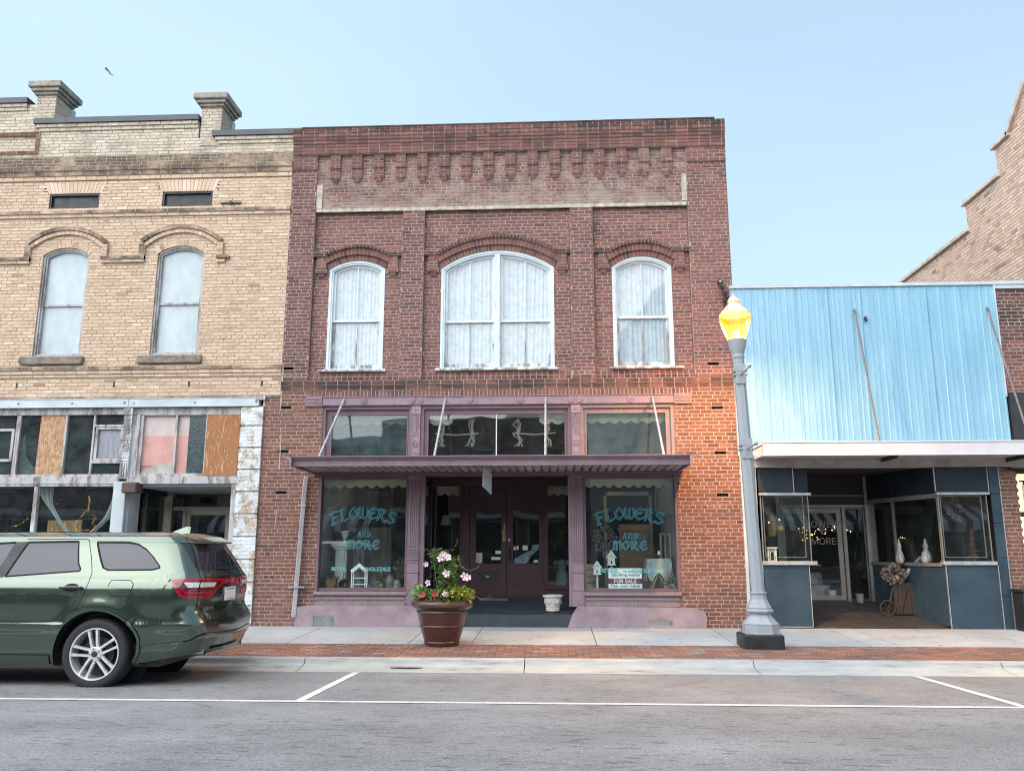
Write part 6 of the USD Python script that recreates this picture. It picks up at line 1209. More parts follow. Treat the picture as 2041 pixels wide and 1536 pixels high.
for z in (4.20, 3.05):
    x = lx(z)
    br = put(lamp, 'banner_arm', [tube([[x + 0.0, LY - 0.06, z], [x + 0.005, LY - 0.62, z + 0.01]], 0.014, 8), trimesh.creation.icosphere(1, 0.032).apply_translation([x + 0.005, LY - 0.64, z + 0.012])], m_lampiron)
    put(br, 'clamp', [cbx(x - 0.075, x + 0.08, LY - 0.10, LY - 0.06, z - 0.15, z + 0.16, 0.008), bx(x - 0.10, x + 0.10, LY - 0.105, LY + 0.1, z - 0.012, z + 0.012), bx(x - 0.10, x + 0.10, LY - 0.105, LY + 0.1, z + 0.05, z + 0.062)], m_lampiron)
dl_ = UsdLux.DiskLight.Define(stage, '/World/street_lamp/lamp_light'); dl_.CreateRadiusAttr(0.05); dl_.CreateIntensityAttr(14000.0); dl_.CreateColorAttr(Gf.Vec3f(1.0, 0.50, 0.14))
dl_.AddTranslateOp().Set(Gf.Vec3d(lx(5.0) - 2.985, 0.0, 5.08 - walk_z(LY)))

# old iron bracket high on the corner of the red building
tw_ = [tube([[3.09, -0.02, 6.40], [3.09, -0.12, 6.38], [3.10, -0.14, 6.28], [3.14, -0.13, 6.20], [3.17, -0.12, 6.10], [3.19, -0.10, 6.0], [3.16, -0.06, 5.95]], [0.03, 0.035, 0.03, 0.025, 0.03, 0.022, 0.015], 7)]
for x, z, r in ((3.09, 6.37, 0.055), (3.13, 6.27, 0.045), (3.17, 6.16, 0.05), (3.16, 6.02, 0.04), (3.21, 6.08, 0.03)): tw_.append(trimesh.creation.icosphere(1, r).apply_translation([x, -0.13, z]))
wb = thing('wall_bracket', 'rusty black iron bracket hanging on the upper right corner of the red brick building', 'bracket', (3.1, 0, 6.2))
put(wb, 'bracket', tw_, pm('rusted_iron', (0.035, 0.026, 0.022), 0.8, var=0.5, scale=30)); put(wb, 'insulator', lathe([(0.001, -0.02), (0.024, -0.02), (0.024, 0.0), (0.016, 0.012), (0.001, 0.012)], n=10).apply_transform(trimesh.transformations.rotation_matrix(math.pi / 2, [1, 0, 0])).apply_translation([3.085, -0.19, 6.37]), m_steel)

# ================================================================ PLANTER AND ITS PLANTS
PX, PY = -1.68, -2.12; pz = walk_z(PY)
pot = thing('planter', 'large dark brown ribbed planter pot full of flowers on the pavement', 'planter', (PX, PY, pz))
m_pot = pm('brown_glazed_pot', (0.050, 0.020, 0.016), 0.36, var=0.35, scale=4, coat=0.35, col2=(0.085, 0.036, 0.028))
pp = [(0.250, pz), (0.258, pz + 0.02), (0.268, pz + 0.05), (0.262, pz + 0.06), (0.328, 0.435), (0.338, 0.442), (0.336, 0.455), (0.333, 0.462), (0.372, 0.635), (0.385, 0.645), (0.383, 0.66), (0.378, 0.672), (0.40, 0.69), (0.44, 0.71), (0.463, 0.735), (0.468, 0.765), (0.455, 0.80), (0.43, 0.818), (0.40, 0.82), (0.39, 0.80), (0.38, 0.77)]
put(pot, 'pot', lathe(pp, (PX, PY, 0), n=64), m_pot, smooth=30)
put(pot, 'soil', lathe([(0.385, 0.74), (0.385, 0.785), (0.2, 0.80), (0.001, 0.805)], (PX, PY, 0), n=24), m_earth)
def leafm(name, c0, c1, tr=(0.10, 0.22, 0.03)):
    return M(name, {'a': ('attribute', {'attribute': 'tone'}), 'r': ('rgb_ramp', {'ramp': [(0.0, c0), (1.0, c1)]}), 'p': ('principled_bsdf', {'roughness': 0.42}), 't': ('translucent_bsdf', {'color': tr}), 'm': ('mix_closure', {'fac': 0.3})},
             [('a.fac', 'r.fac'), ('r.color', 'p.base_color'), ('p.BSDF', 'm.closure1'), ('t.BSDF', 'm.closure2')], surface='m.closure')
def leaves(rg, n, centre_fn, size, ratio=0.35, droop=0.3, up=0.3):
    V, F, Tn, k = [], [], [], 0
    for i in range(n):
        c, outd = centre_fn(rg); s = size * rg.uniform(0.65, 1.25)
        d = np.array(outd, float) + np.array([rg.gauss(0, 0.5), rg.gauss(0, 0.5), up + rg.gauss(0, 0.45)]); d /= np.linalg.norm(d)
        w = np.cross(d, [rg.gauss(0, 1), rg.gauss(0, 1), rg.gauss(0, 1)]); w /= np.linalg.norm(w); nn = np.cross(d, w)
        p = [c, c + d * s * 0.35 + w * s * ratio * 0.5 + nn * s * 0.05, c + d * s * 0.75 + w * s * ratio * 0.38, c + d * s - np.array([0, 0, droop * s * 0.4]), c + d * s * 0.75 - w * s * ratio * 0.38, c + d * s * 0.35 - w * s * ratio * 0.5 + nn * s * 0.05, c + d * s * 0.5 - nn * s * 0.04]
        V += p; F += [[k, k + 1, k + 6], [k + 1, k + 2, k + 6], [k + 2, k + 3, k + 6], [k + 3, k + 4, k + 6], [k + 4, k + 5, k + 6], [k + 5, k, k + 6]]; Tn += [rg.random()] * 7; k += 7
    return trimesh.Trimesh(np.array(V), F, process=False), np.array(Tn)
rg = random.Random(77)
m_stem = pm('green_stem', (0.11, 0.13, 0.05), 0.6)
m_leafg = leafm('deep_green_leaf', (0.018, 0.045, 0.014), (0.10, 0.17, 0.045))
mand = thing('flowering_vine', 'upright flowering vine with narrow dark leaves and pale pink trumpets in the brown planter', 'plant', (PX, PY, 0.79))
stems = []; tips = []
for i in range(15):
    a = rg.uniform(0, 6.28); r0 = rg.uniform(0.02, 0.12); p0 = np.array([PX + r0 * math.cos(a), PY + r0 * math.sin(a), 0.78]); h = rg.uniform(0.45, 0.86); L = [p0]
    tx_ = rg.uniform(-0.17, 0.24); ty_ = rg.uniform(-0.16, 0.16)
    for t in (0.3, 0.6, 0.85, 1.0): L.append(p0 + np.array([tx_ * t + rg.gauss(0, 0.015), ty_ * t + rg.gauss(0, 0.015), h * t]))
    stems.append(np.array(L)); tips.append(L[-1])
put(mand, 'stem', [tube(s, np.linspace(0.007, 0.003, len(s)), 5) for s in stems], m_stem, kind='stuff')
def on_stem(r):
    s = stems[r.randrange(len(stems))]; t = r.uniform(0.8, len(s) - 1); i = min(int(t), len(s) - 2); c = s[i] + (s[i + 1] - s[i]) * (t - i); o = np.array([r.gauss(0, 1), r.gauss(0, 1), 0]); return c + o * 0.012, o * 0.8
lm, lt = leaves(rg, 600, on_stem, 0.092, 0.30, 0.5, 0.25); put(mand, 'foliage', lm, m_leafg, tone=lt, kind='stuff')
tend = [[(-1.95, 1.52), (-2.02, 1.56), (-2.12, 1.52), (-2.16, 1.47)], [(-1.45, 1.40), (-1.36, 1.27), (-1.27, 1.24), (-1.17, 1.28), (-1.13, 1.30), (-1.135, 1.33)], [(-1.22, 0.88), (-1.08, 0.83), (-0.97, 0.85), (-0.955, 0.90)], [(-1.85, 1.5), (-1.9, 1.55), (-2.0, 1.565)], [(-1.5, 1.6), (-1.45, 1.68), (-1.47, 1.72)]]
for t in tend: put(mand, 'tendril', tube([[x, PY - 0.05, z] for x, z in t], 0.0045, 5), m_stem)
def flower(par, c, r, mat, facing, name='flower'):
    V, F = [np.zeros(3)], []; f = np.array(facing, float); f /= np.linalg.norm(f); u = np.cross(f, [0, 0, 1.0]); u /= np.linalg.norm(u); w = np.cross(u, f)
    ms = []
    for k in range(5):
        a = k * 2 * math.pi / 5 + rg.uniform(-0.15, 0.15); b0 = len(V)
        for rr, da, dz in ((0.25, -0.3, 0.12), (0.75, -0.5, 0.02), (1.05, -0.15, -0.10), (1.0, 0.35, -0.08), (0.7, 0.52, 0.04), (0.25, 0.3, 0.12), (0.6, 0.0, 0.05)):
            V.append(r * (rr * math.cos(a + da) * u + rr * math.sin(a + da) * w) + f * r * dz * -1)
        for i in range(5): F.append([b0 + i, b0 + i + 1, b0 + 6])
        F += [[0, b0, b0 + 5], [b0, b0 + 6, b0 + 5]]
    V.append(-f * r * 1.3); e = len(V) - 1
    for k in range(5): F.append([e, 1 + 7 * k, 1 + 7 * k + 5])
    put(par, name, trimesh.Trimesh(np.array(V) + np.array(c), F, process=False), mat)
m_pinkf = pm('pink_petal', (0.66, 0.40, 0.52), 0.5, var=0.2, scale=30, col2=(0.82, 0.68, 0.74))
for x, z, r in ((-1.70, 1.43, 0.058), (-1.62, 1.455, 0.06), (-1.58, 1.44, 0.052), (-1.60, 1.21, 0.062), (-1.57, 1.18, 0.05), (-1.335, 1.165, 0.062), (-1.29, 1.15, 0.055), (-1.88, 1.07, 0.05), (-1.92, 1.34, 0.04), (-1.66, 1.5, 0.04)):
    flower(mand, (x, PY - 0.16 + rg.uniform(-.05, .04), z), r, m_pinkf, (rg.uniform(-.5, .5), -1, rg.uniform(-.1, .5)))
lime = thing('lime_plant', 'bright lime leafed trailing plant at the right rim of the brown planter', 'plant', (PX + 0.3, PY - 0.1, 0.8))
def limefn(r):
    a = r.uniform(-1.3, 0.35); rad = r.uniform(0.18, 0.43); c = np.array([PX + rad * math.cos(a), PY + rad * math.sin(a), 0.82 + r.uniform(0, 0.2) * (1.3 - rad * 1.6)]); return c, (math.cos(a), math.sin(a), 0)
lm, lt = leaves(rg, 130, limefn, 0.10, 0.75, 0.8, 0.3); put(lime, 'foliage', lm, leafm('lime_leaf', (0.12, 0.16, 0.015), (0.34, 0.36, 0.06), (0.22, 0.26, 0.03)), tone=lt, kind='stuff')
put(lime, 'stem', [tube([[PX + 0.2, PY - 0.1, 0.79], [PX + 0.3 + dx, PY - 0.15 + dy, 0.86], [PX + 0.38 + dx, PY - 0.2 + dy, 0.9]], 0.004, 5) for dx, dy in ((0, 0), (0.03, 0.1), (-0.1, -0.1))], m_stem, kind='stuff')
bed = thing('bedding_plant', 'low bedding plants with red and pink blooms along the front of the brown planter', 'plant', (PX - 0.1, PY - 0.2, 0.8))
def bedfn(r):
    a = r.uniform(-3.3, -0.9); rad = r.uniform(0.1, 0.40); c = np.array([PX + rad * math.cos(a), PY + rad * math.sin(a), 0.80 + r.uniform(0, 0.15)]); return c, (0.6 * math.cos(a), 0.6 * math.sin(a), 0.3)
lm, lt = leaves(rg, 300, bedfn, 0.07, 0.6, 0.3, 0.5); put(bed, 'foliage', lm, leafm('fresh_green_leaf', (0.03, 0.07, 0.02), (0.17, 0.25, 0.075)), tone=lt, kind='stuff')
def bed2(r):
    a = r.uniform(2.6, 4.0); rad = r.uniform(0.22, 0.42); c = np.array([PX + rad * math.cos(a), PY + rad * math.sin(a) - 0.05, 0.86 + r.uniform(0, 0.13)]); return c, (math.cos(a), -0.4, 0.5)
lm, lt = leaves(rg, 70, bed2, 0.085, 0.75, 0.3, 0.6); put(bed, 'foliage', lm, leafm('pale_green_leaf', (0.12, 0.20, 0.06), (0.34, 0.44, 0.20)), tone=lt, kind='stuff')
m_redf = pm('red_petal', (0.48, 0.03, 0.055), 0.5, var=0.25, scale=30)
for x, z, m_, r in ((-1.96, 0.90, m_redf, 0.042), (-1.92, 0.905, m_redf, 0.036), (-1.75, 0.915, m_redf, 0.04), (-1.71, 0.91, m_redf, 0.03), (-1.60, 0.92, m_pinkf, 0.042), (-1.57, 0.905, m_pinkf, 0.03), (-1.50, 0.945, m_pinkf, 0.03)):
    flower(bed, (x, PY - 0.40 + abs(x - PX) * 0.3, z), r, m_, (rg.uniform(-.3, .3), -1, 0.3))

# white urn pot in the doorway, mat, hanging blade sign
up = thing('urn_pot', 'small white garlanded pot at the right side of the shop doorway', 'pot', (-0.03, 0.3, 0.485))
zf = ez(0.3)
put(up, 'pot', lathe([(0.11, zf), (0.128, zf + 0.02), (0.122, zf + 0.04), (0.128, zf + 0.05), (0.12, zf + 0.065), (0.145, zf + 0.16), (0.155, zf + 0.235), (0.168, zf + 0.24), (0.182, zf + 0.255), (0.184, zf + 0.275), (0.172, zf + 0.285), (0.155, zf + 0.28), (0.14, zf + 0.2), (0.001, zf + 0.2)], (-0.03, 0.3, 0), n=40), pm('white_stone_pot', (0.52, 0.51, 0.47), 0.8, var=0.2, scale=14), smooth=30)
gar = [tube([[-0.03 + 0.15 * math.sin(a0 + t * 0.9), 0.3 - 0.15 * math.cos(a0 + t * 0.9), zf + 0.20 - 0.06 * math.sin(t * math.pi)] for t in np.linspace(0, 1, 9)], 0.009, 5) for a0 in (-1.9, -1.0, -0.1, 0.8)]
put(up, 'garland', gar, UsdShade.Material.Get(stage, '/World/Looks/white_stone_pot'), smooth=True, kind='stuff')
solo('door_mat', cbx(-1.43, -0.87, 1.25, 1.62, ez(1.4) - 0.01, ez(1.6) + 0.008, 0.004), pm('mat_fibre', (0.10, 0.10, 0.105), 0.95, var=0.3, scale=40), 'thin grey door mat in front of the double door', 'mat')
hs = thing('blade_sign', 'small blank pale board hanging under the mauve canopy before the doors', 'sign', (-1.13, -0.75, 2.7))
q = np.array([[-1.185, -0.92, 2.60], [-1.07, -0.60, 2.485], [-1.065, -0.60, 2.835], [-1.18, -0.92, 2.945]]); nn = np.cross(q[1] - q[0], q[3] - q[0]); nn /= np.linalg.norm(nn)
put(hs, 'board', trimesh.convex.convex_hull(np.vstack([q + nn * 0.008, q - nn * 0.008])), m_lightpaint)
put(hs, 'hanger', [tube([[-1.165, -0.86, 2.90], [-1.165, -0.86, 2.99]], 0.004, 5), tube([[-1.085, -0.64, 2.83], [-1.085, -0.64, 2.98]], 0.004, 5)], m_steel, kind='stuff')

# ================================================================ LETTERING ON THE FLOWER SHOP GLASS
GL = {'F': [[(.25, 1), (.25, 0)], [(.05, .93), (.4, 1.0), (.8, .95)], [(.25, .52), (.62, .56)], [(.08, .02), (.42, 0)]], 'L': [[(.25, 1), (.25, .05)], [(.08, .97), (.4, 1)], [(.25, .06), (.5, 0), (.8, .14)]],
      'O': [[(.42, 1), (.1, .68), (.1, .34), (.42, 0), (.74, .34), (.74, .68), (.42, 1)]], 'W': [[(.12, .97), (.04, .45), (.2, .06), (.42, .14), (.48, .9)], [(.42, .14), (.68, .02), (.9, .35), (.84, .95)]],
      'E': [[(.74, .86), (.42, 1), (.1, .66), (.1, .34), (.42, 0), (.78, .14)], [(.12, .52), (.62, .54)]], 'R': [[(.2, 1), (.2, 0)], [(.06, .97), (.55, .97), (.68, .74), (.5, .56), (.2, .52)], [(.38, .52), (.62, .12), (.9, -.06)]],
      'S': [[(.74, .84), (.42, 1), (.12, .8), (.3, .6), (.62, .44), (.74, .2), (.42, 0), (.08, .14)]], 'A': [[(.06, 0), (.28, .72), (.56, 1), (.62, 0)], [(.2, .42), (.6, .42)]], 'N': [[(.15, .92), (.15, 0)], [(.15, .76), (.45, 1), (.68, .76), (.68, 0)]],
      'D': [[(.18, .95), (.18, .05)], [(.04, .97), (.48, .95), (.76, .5), (.48, .03), (.06, .02)]], 'M': [[(.08, .92), (.08, 0)], [(.08, .78), (.28, 1), (.45, .78), (.45, 0)], [(.45, .78), (.68, 1), (.86, .76), (.86, 0)]]}
def glyph(c, nib=0.17):
    u = []; n0 = np.array([math.cos(0.7), math.sin(0.7)]) * nib / 2
    for st in GL[c]:
        for p, q in zip(st[:-1], st[1:]):
            p, q = np.array(p), np.array(q); u.append(Polygon([p - n0, p + n0, q + n0, q - n0]).convex_hull.buffer(0.018))
    return unary_union(u)
def old_text(t, h, x0, x1, zb, sag=0.0, line=0.0085):
    out = []; n = len(t); st = (x1 - x0) / n; xc = (x0 + x1) / 2; hw = (x1 - x0) / 2
    for i, c in enumerate(t):
        g = affinity.scale(glyph(c), h, h, origin=(0, 0)); w = g.bounds[2] - g.bounds[0]; g = affinity.translate(g, -(g.bounds[0] + g.bounds[2]) / 2, 0)
        x = x0 + (i + 0.5) * st; k = (x - xc) / hw; g = affinity.rotate(g, -math.degrees(math.atan(2 * sag * k / hw)) * 0.8, origin=(0, 0)); g = affinity.translate(g, x, zb - sag * k * k)
        out.append(g.boundary.buffer(line / 2)); out.append(g.buffer(-0.012).boundary.buffer(line / 5))
    return unary_union(out)
m_teal = pm('teal_lettering', (0.045, 0.24, 0.28), 0.5, var=0.15); m_teal2 = pm('pale_teal_lettering', (0.13, 0.45, 0.50), 0.5, var=0.1)
def plain(t, h, x0, x1, z, y, bold=True):
    m = meshkit.text_mesh(t, h, 0.001, bold=bold); v = m.vertices; s = (x1 - x0) / np.ptp(v[:, 0]); m.vertices = np.stack([(v[:, 0] - v[:, 0].min()) * s + x0, y - v[:, 2], v[:, 1] + z], 1); return m
for k, (fl, an, mo, re, wh) in enumerate((((-4.0, -2.86), (-3.53, -3.27), (-3.71, -3.10), (-3.96, -3.69), (-3.40, -2.90)), ((0.755, 1.92), (1.19, 1.50), (1.03, 1.65), (0.80, 1.13), (1.36, 1.905)))):
    par = '/World/brick_building/display_window' + ('' if k == 0 else '_001'); dz = -0.015 * k
    put(par, 'lettering', [ext(old_text('FLOWERS', 0.20, *fl, 2.105 + dz, sag=0.115), 0.0645, 0.0665), ext(old_text('AND', 0.092, *an, 1.782 - 0.03 * k, line=0.0065), 0.0645, 0.0665), ext(old_text('MORE', 0.15, *mo, 1.57 - 0.015 * k), 0.0645, 0.0665)], m_teal, kind=None)
    put(par, 'lettering', [plain('RETAIL', 0.066, *re, 1.187 - 0.022 * k, 0.0655), plain('WHOLESALE', 0.066, *wh, 1.185 - 0.024 * k, 0.0655)], m_teal2)

# ================================================================ THINGS IN THE FLOWER SHOP WINDOWS
def valance(name_label, x0, x1, zt, zb, y, n, mat=m_cream, drop=0.055):
    t = np.linspace(0, 1, 90); low = [(x0 + (x1 - x0) * s, zb - drop * abs(math.sin(s * n * math.pi))) for s in t]
    pl_ = Polygon([(x0, zt), (x1, zt)] + low[::-1])
    solo('valance', ext(pl_, y, y + 0.012), mat, name_label, 'valance', 'scalloped valances in the flower shop windows')
valance('long cream scalloped valance in the left flower shop display window', -4.2, -2.635, 2.86, 2.715, 0.2, 8)
valance('long cream scalloped valance in the right flower shop display window', 0.556, 2.15, 2.86, 2.705, 0.2, 9)
valance('short cream scalloped valance in the narrow light left of the double doors', -2.37, -1.86, 2.88, 2.68, 1.95, 3)
valance('short cream scalloped valance in the narrow light right of the double doors', -0.165, 0.345, 2.875, 2.68, 1.95, 3)
m_valg = pm('faded_cloth', (0.30, 0.32, 0.26), 0.95)
valance('faded greenish valance inside the left transom above the canopy', -4.06, -2.67, 4.0, 3.87, 0.22, 6, m_valg, 0.05)
valance('yellowed valance inside the right transom above the canopy', 0.61, 2.04, 4.0, 3.87, 0.22, 7, pm('yellowed_cloth', (0.42, 0.38, 0.26), 0.95), 0.05)
valance('scrap of pale valance at the left end of the middle transom', -2.27, -1.85, 4.0, 3.86, 0.22, 2, m_valg, 0.05)
valance('scrap of pale valance at the right end of the middle transom', -0.25, 0.21, 4.0, 3.86, 0.22, 2, m_valg, 0.05)
m_lace = pm('grey_lace', (0.15, 0.15, 0.145), 0.95, var=0.4, scale=40)
for lab, xs_ in (('pair of tattered lace panels in the left half of the middle transom', (-2.05, -1.50)), ('pair of tattered lace panels in the right half of the middle transom', (-0.62, -0.08))):
    rr_ = random.Random(hash(lab) % 7 + 1 if False else len(lab)); ls = []
    for x in xs_:
        for s in range(5): ls.append(LineString([(x + rr_.gauss(0, 0.05), 3.92 - i * 0.1) if i % 2 else (x + rr_.gauss(0, 0.03), 3.92 - i * 0.1) for i in range(6)]).buffer(0.009))
    ls.append(LineString([(xs_[0] - 0.12, 3.66), (sum(xs_) / 2, 3.63), (xs_[1] + 0.12, 3.66)]).buffer(0.012))
    solo('lace_curtain', ext(unary_union(ls), 0.25, 0.256), m_lace, lab, 'curtain')
solo('transom_blind', bx(-4.2, -2.6, 0.5, 0.52, 3.0, 4.2), pm('teal_blind', (0.05, 0.105, 0.115), 0.8, var=0.4, scale=5), 'dark teal board standing behind the left transom', 'board')
m_wht = pm('white_gloss', (0.80, 0.81, 0.80), 0.5, var=0.08)
pe = thing('pedestal', 'white fluted column pedestal at the left of the left display window', 'pedestal', (-3.98, 0.8, 0.84))
put(pe, 'shaft', [lathe([(0.115, 0.86), (0.10, 0.92), (0.10, 1.56), (0.115, 1.58)], (-3.98, 0.8, 0), n=24)] + [tube([[-3.98 + 0.1 * math.cos(a), 0.8 + 0.1 * math.sin(a), 0.95], [-3.98 + 0.1 * math.cos(a), 0.8 + 0.1 * math.sin(a), 1.53]], 0.011, 5) for a in np.arange(14) * math.pi / 7], m_wht, smooth=40)
put(pe, 'capital', [cbx(-4.14, -3.82, 0.64, 0.96, 1.60, 1.69, 0.02), cbx(-4.10, -3.86, 0.68, 0.92, 1.56, 1.60, 0.01)], m_wht); put(pe, 'foot', cbx(-4.11, -3.85, 0.67, 0.93, 0.84, 0.88, 0.01), m_wht)
pe2 = thing('pedestal', 'grey fluted column standing further back in the left display window', 'pedestal', (-3.79, 1.4, 0.84))
put(pe2, 'shaft', [lathe([(0.115, 0.84), (0.10, 0.90), (0.10, 1.55), (0.12, 1.58)], (-3.79, 1.4, 0), n=20)] + [tube([[-3.79 + 0.1 * math.cos(a), 1.4 + 0.1 * math.sin(a), 0.9], [-3.79 + 0.1 * math.cos(a), 1.4 + 0.1 * math.sin(a), 1.53]], 0.012, 5) for a in np.arange(12) * math.pi / 6], m_greywood, smooth=40)
solo('urn', lathe([(0.045, 1.69), (0.05, 1.70), (0.02, 1.74), (0.025, 1.76), (0.06, 1.80), (0.065, 1.86), (0.085, 1.905), (0.075, 1.90), (0.001, 1.85)], (-3.92, 0.78, 0), n=24), m_wht, 'small white urn standing on the white column pedestal', 'urn', smooth=40)
solo('picture_frame', [bx(-4.20, -4.03, 1.0, 1.03, 1.73, 1.99), bx(-4.18, -4.05, 0.995, 1.0, 1.75, 1.97)], m_black, 'small black framed picture beside the white urn', 'picture')
solo('wall_panel', [bx(-3.79, -3.27, 1.9, 1.94, 2.38, 2.73)], pm('dark_green_board', (0.035, 0.06, 0.06), 0.7, var=0.3), 'dark green board hung high at the back of the left display window', 'board')
m_wick = pm('wicker', (0.34, 0.20, 0.11), 0.8, var=0.4, scale=60, bump=0.5, bscale=120)
bk = thing('basket', 'tan basket with a dark wavy rim at the left corner of the left display window', 'basket', (-4.05, 0.38, 0.84))
put(bk, 'body', lathe([(0.09, 0.84), (0.10, 0.86), (0.125, 1.03), (0.118, 1.03), (0.095, 0.87), (0.001, 0.87)], (-4.05, 0.38, 0), n=24), m_wick, smooth=40)
put(bk, 'rim', tube([[-4.05 + 0.128 * math.cos(a), 0.38 + 0.128 * math.sin(a), 1.05 + 0.022 * math.sin(a * 6)] for a in np.linspace(0, 6.2832, 41)], 0.014, 6), m_wood, smooth=True)
rbk = thing('basket', 'dark round twig basket lying beside the white column', 'basket', (-3.81, 0.45, 0.84))
put(rbk, 'body', trimesh.util.concatenate([tube([[-3.81 + r * math.cos(a), 0.45 + dy, 0.925 + r * math.sin(a)] for a in np.linspace(0, 6.2832, 25)], 0.016, 5) for r, dy in ((0.10, 0), (0.085, 0.03), (0.07, 0.06), (0.10, 0.05), (0.05, 0.08))]), pm('dark_twigs', (0.06, 0.04, 0.03), 0.9, var=0.4, scale=40))
tre = thing('toy_trellis', 'small white trellis arch with a peaked roof behind the left shop glass', 'trellis', (-3.48, 0.2, 0.84))
tb = []
for x in (-3.62, -3.585, -3.375, -3.34): tb.append(bx(x - 0.008, x + 0.008, 0.16, 0.20, 0.84, 1.20))
for z in (0.95, 1.06): tb.append(bx(-3.63, -3.33, 0.175, 0.19, z - 0.007, z + 0.007))
put(tre, 'frame', tb, m_wht); put(tre, 'roof', ext(LineString([(-3.62, 1.17), (-3.48, 1.285), (-3.34, 1.17)]).buffer(0.028, cap_style=2, join_style=2), 0.12, 0.22), m_wht); put(tre, 'foot', bx(-3.65, -3.31, 0.12, 0.22, 0.836, 0.85), m_wht)
vp = [('vase', 'small olive green vase in the left display window', -3.125, 0.35, 0.05, 0.14, (0.18, 0.18, 0.08)), ('vase', 'large green striped vase in the middle of the left window pots', -2.975, 0.42, 0.088, 0.28, (0.16, 0.18, 0.12)), ('vase', 'grey banded vase at the right of the left display window', -2.83, 0.35, 0.06, 0.19, (0.26, 0.27, 0.25))]
for i, (nm, lab, x, y, r, h, c) in enumerate(vp):
    o = thing(nm, lab, 'vase', (x, y, 0.84)); mm = pm(f'glaze_{i}', c, 0.35, var=0.25, scale=12)
    put(o, 'body', lathe([(r * 0.7, 0.84), (r, 0.84 + h * 0.3), (r * 1.02, 0.84 + h * 0.6), (r * 0.7, 0.84 + h * 0.88), (r * 0.85, 0.84 + h), (r * 0.7, 0.84 + h), (0.001, 0.84 + h * 0.8)], (x, y, 0), n=24), mm, smooth=40)
    put(o, 'band', tube([[x + r * 1.0 * math.cos(a), y + r * 1.0 * math.sin(a), 0.84 + h * 0.6] for a in np.linspace(0, 6.2832, 25)], 0.006, 5), m_greywood)
def bunch(name, lab, cx_, cy_, cz, rx, rz, n, size, lmat, petals=None, ratio=0.4, catg='flowers', stem_to=None):
    o = thing(name, lab, catg, (cx_, cy_, cz - rz)); r = random.Random(int(abs(cx_ * 1000)))
    def fn(r_):
        v = np.array([r_.gauss(0, 1), r_.gauss(0, 1), r_.gauss(0, 1)]); v /= np.linalg.norm(v); k = r_.uniform(0.3, 1) ** 0.6; return np.array([cx_ + v[0] * rx * k, cy_ + v[1] * rx * 0.7 * k, cz + v[2] * rz * k]), v * 0.8
    lm_, lt_ = leaves(r, n, fn, size, ratio, 0.3, 0.1); put(o, 'foliage', lm_, lmat, tone=lt_, kind='stuff')
    if petals:
        lm_, lt_ = leaves(r, n // 3, fn, size * 0.8, 0.9, 0.1, 0.0); put(o, 'bloom', lm_, petals, tone=lt_, kind='stuff')
    if stem_to is not None: put(o, 'stem', [tube([[cx_ + dx, cy_, stem_to], [cx_ + dx * 1.5, cy_, cz]], 0.004, 5) for dx in (-0.02, 0, 0.02)], m_stem, kind='stuff')
    return o
m_ros = leafm('dusty_pink_petal', (0.25, 0.07, 0.10), (0.45, 0.20, 0.22), (0.2, 0.05, 0.08)); m_drab = leafm('drab_leaf', (0.03, 0.05, 0.03), (0.10, 0.13, 0.07)); m_lil = leafm('lilac_petal', (0.28, 0.24, 0.33), (0.5, 0.45, 0.55), (0.2, 0.2, 0.25))
bunch('cut_flowers', 'tall bunch of dusty pink artificial flowers at the right of the left display window', -2.78, 0.45, 1.22, 0.10, 0.16, 120, 0.07, m_drab, m_ros, stem_to=0.98)
bunch('cut_flowers', 'low bunch of lilac artificial flowers beside the white trellis', -3.26, 0.32, 0.95, 0.07, 0.10, 80, 0.05, m_lil, m_lil, stem_to=0.84)
bunch('cut_flowers', 'sprig of green leaves in the small olive vase', -3.13, 0.36, 1.07, 0.07, 0.10, 60, 0.06, m_drab, stem_to=0.95)
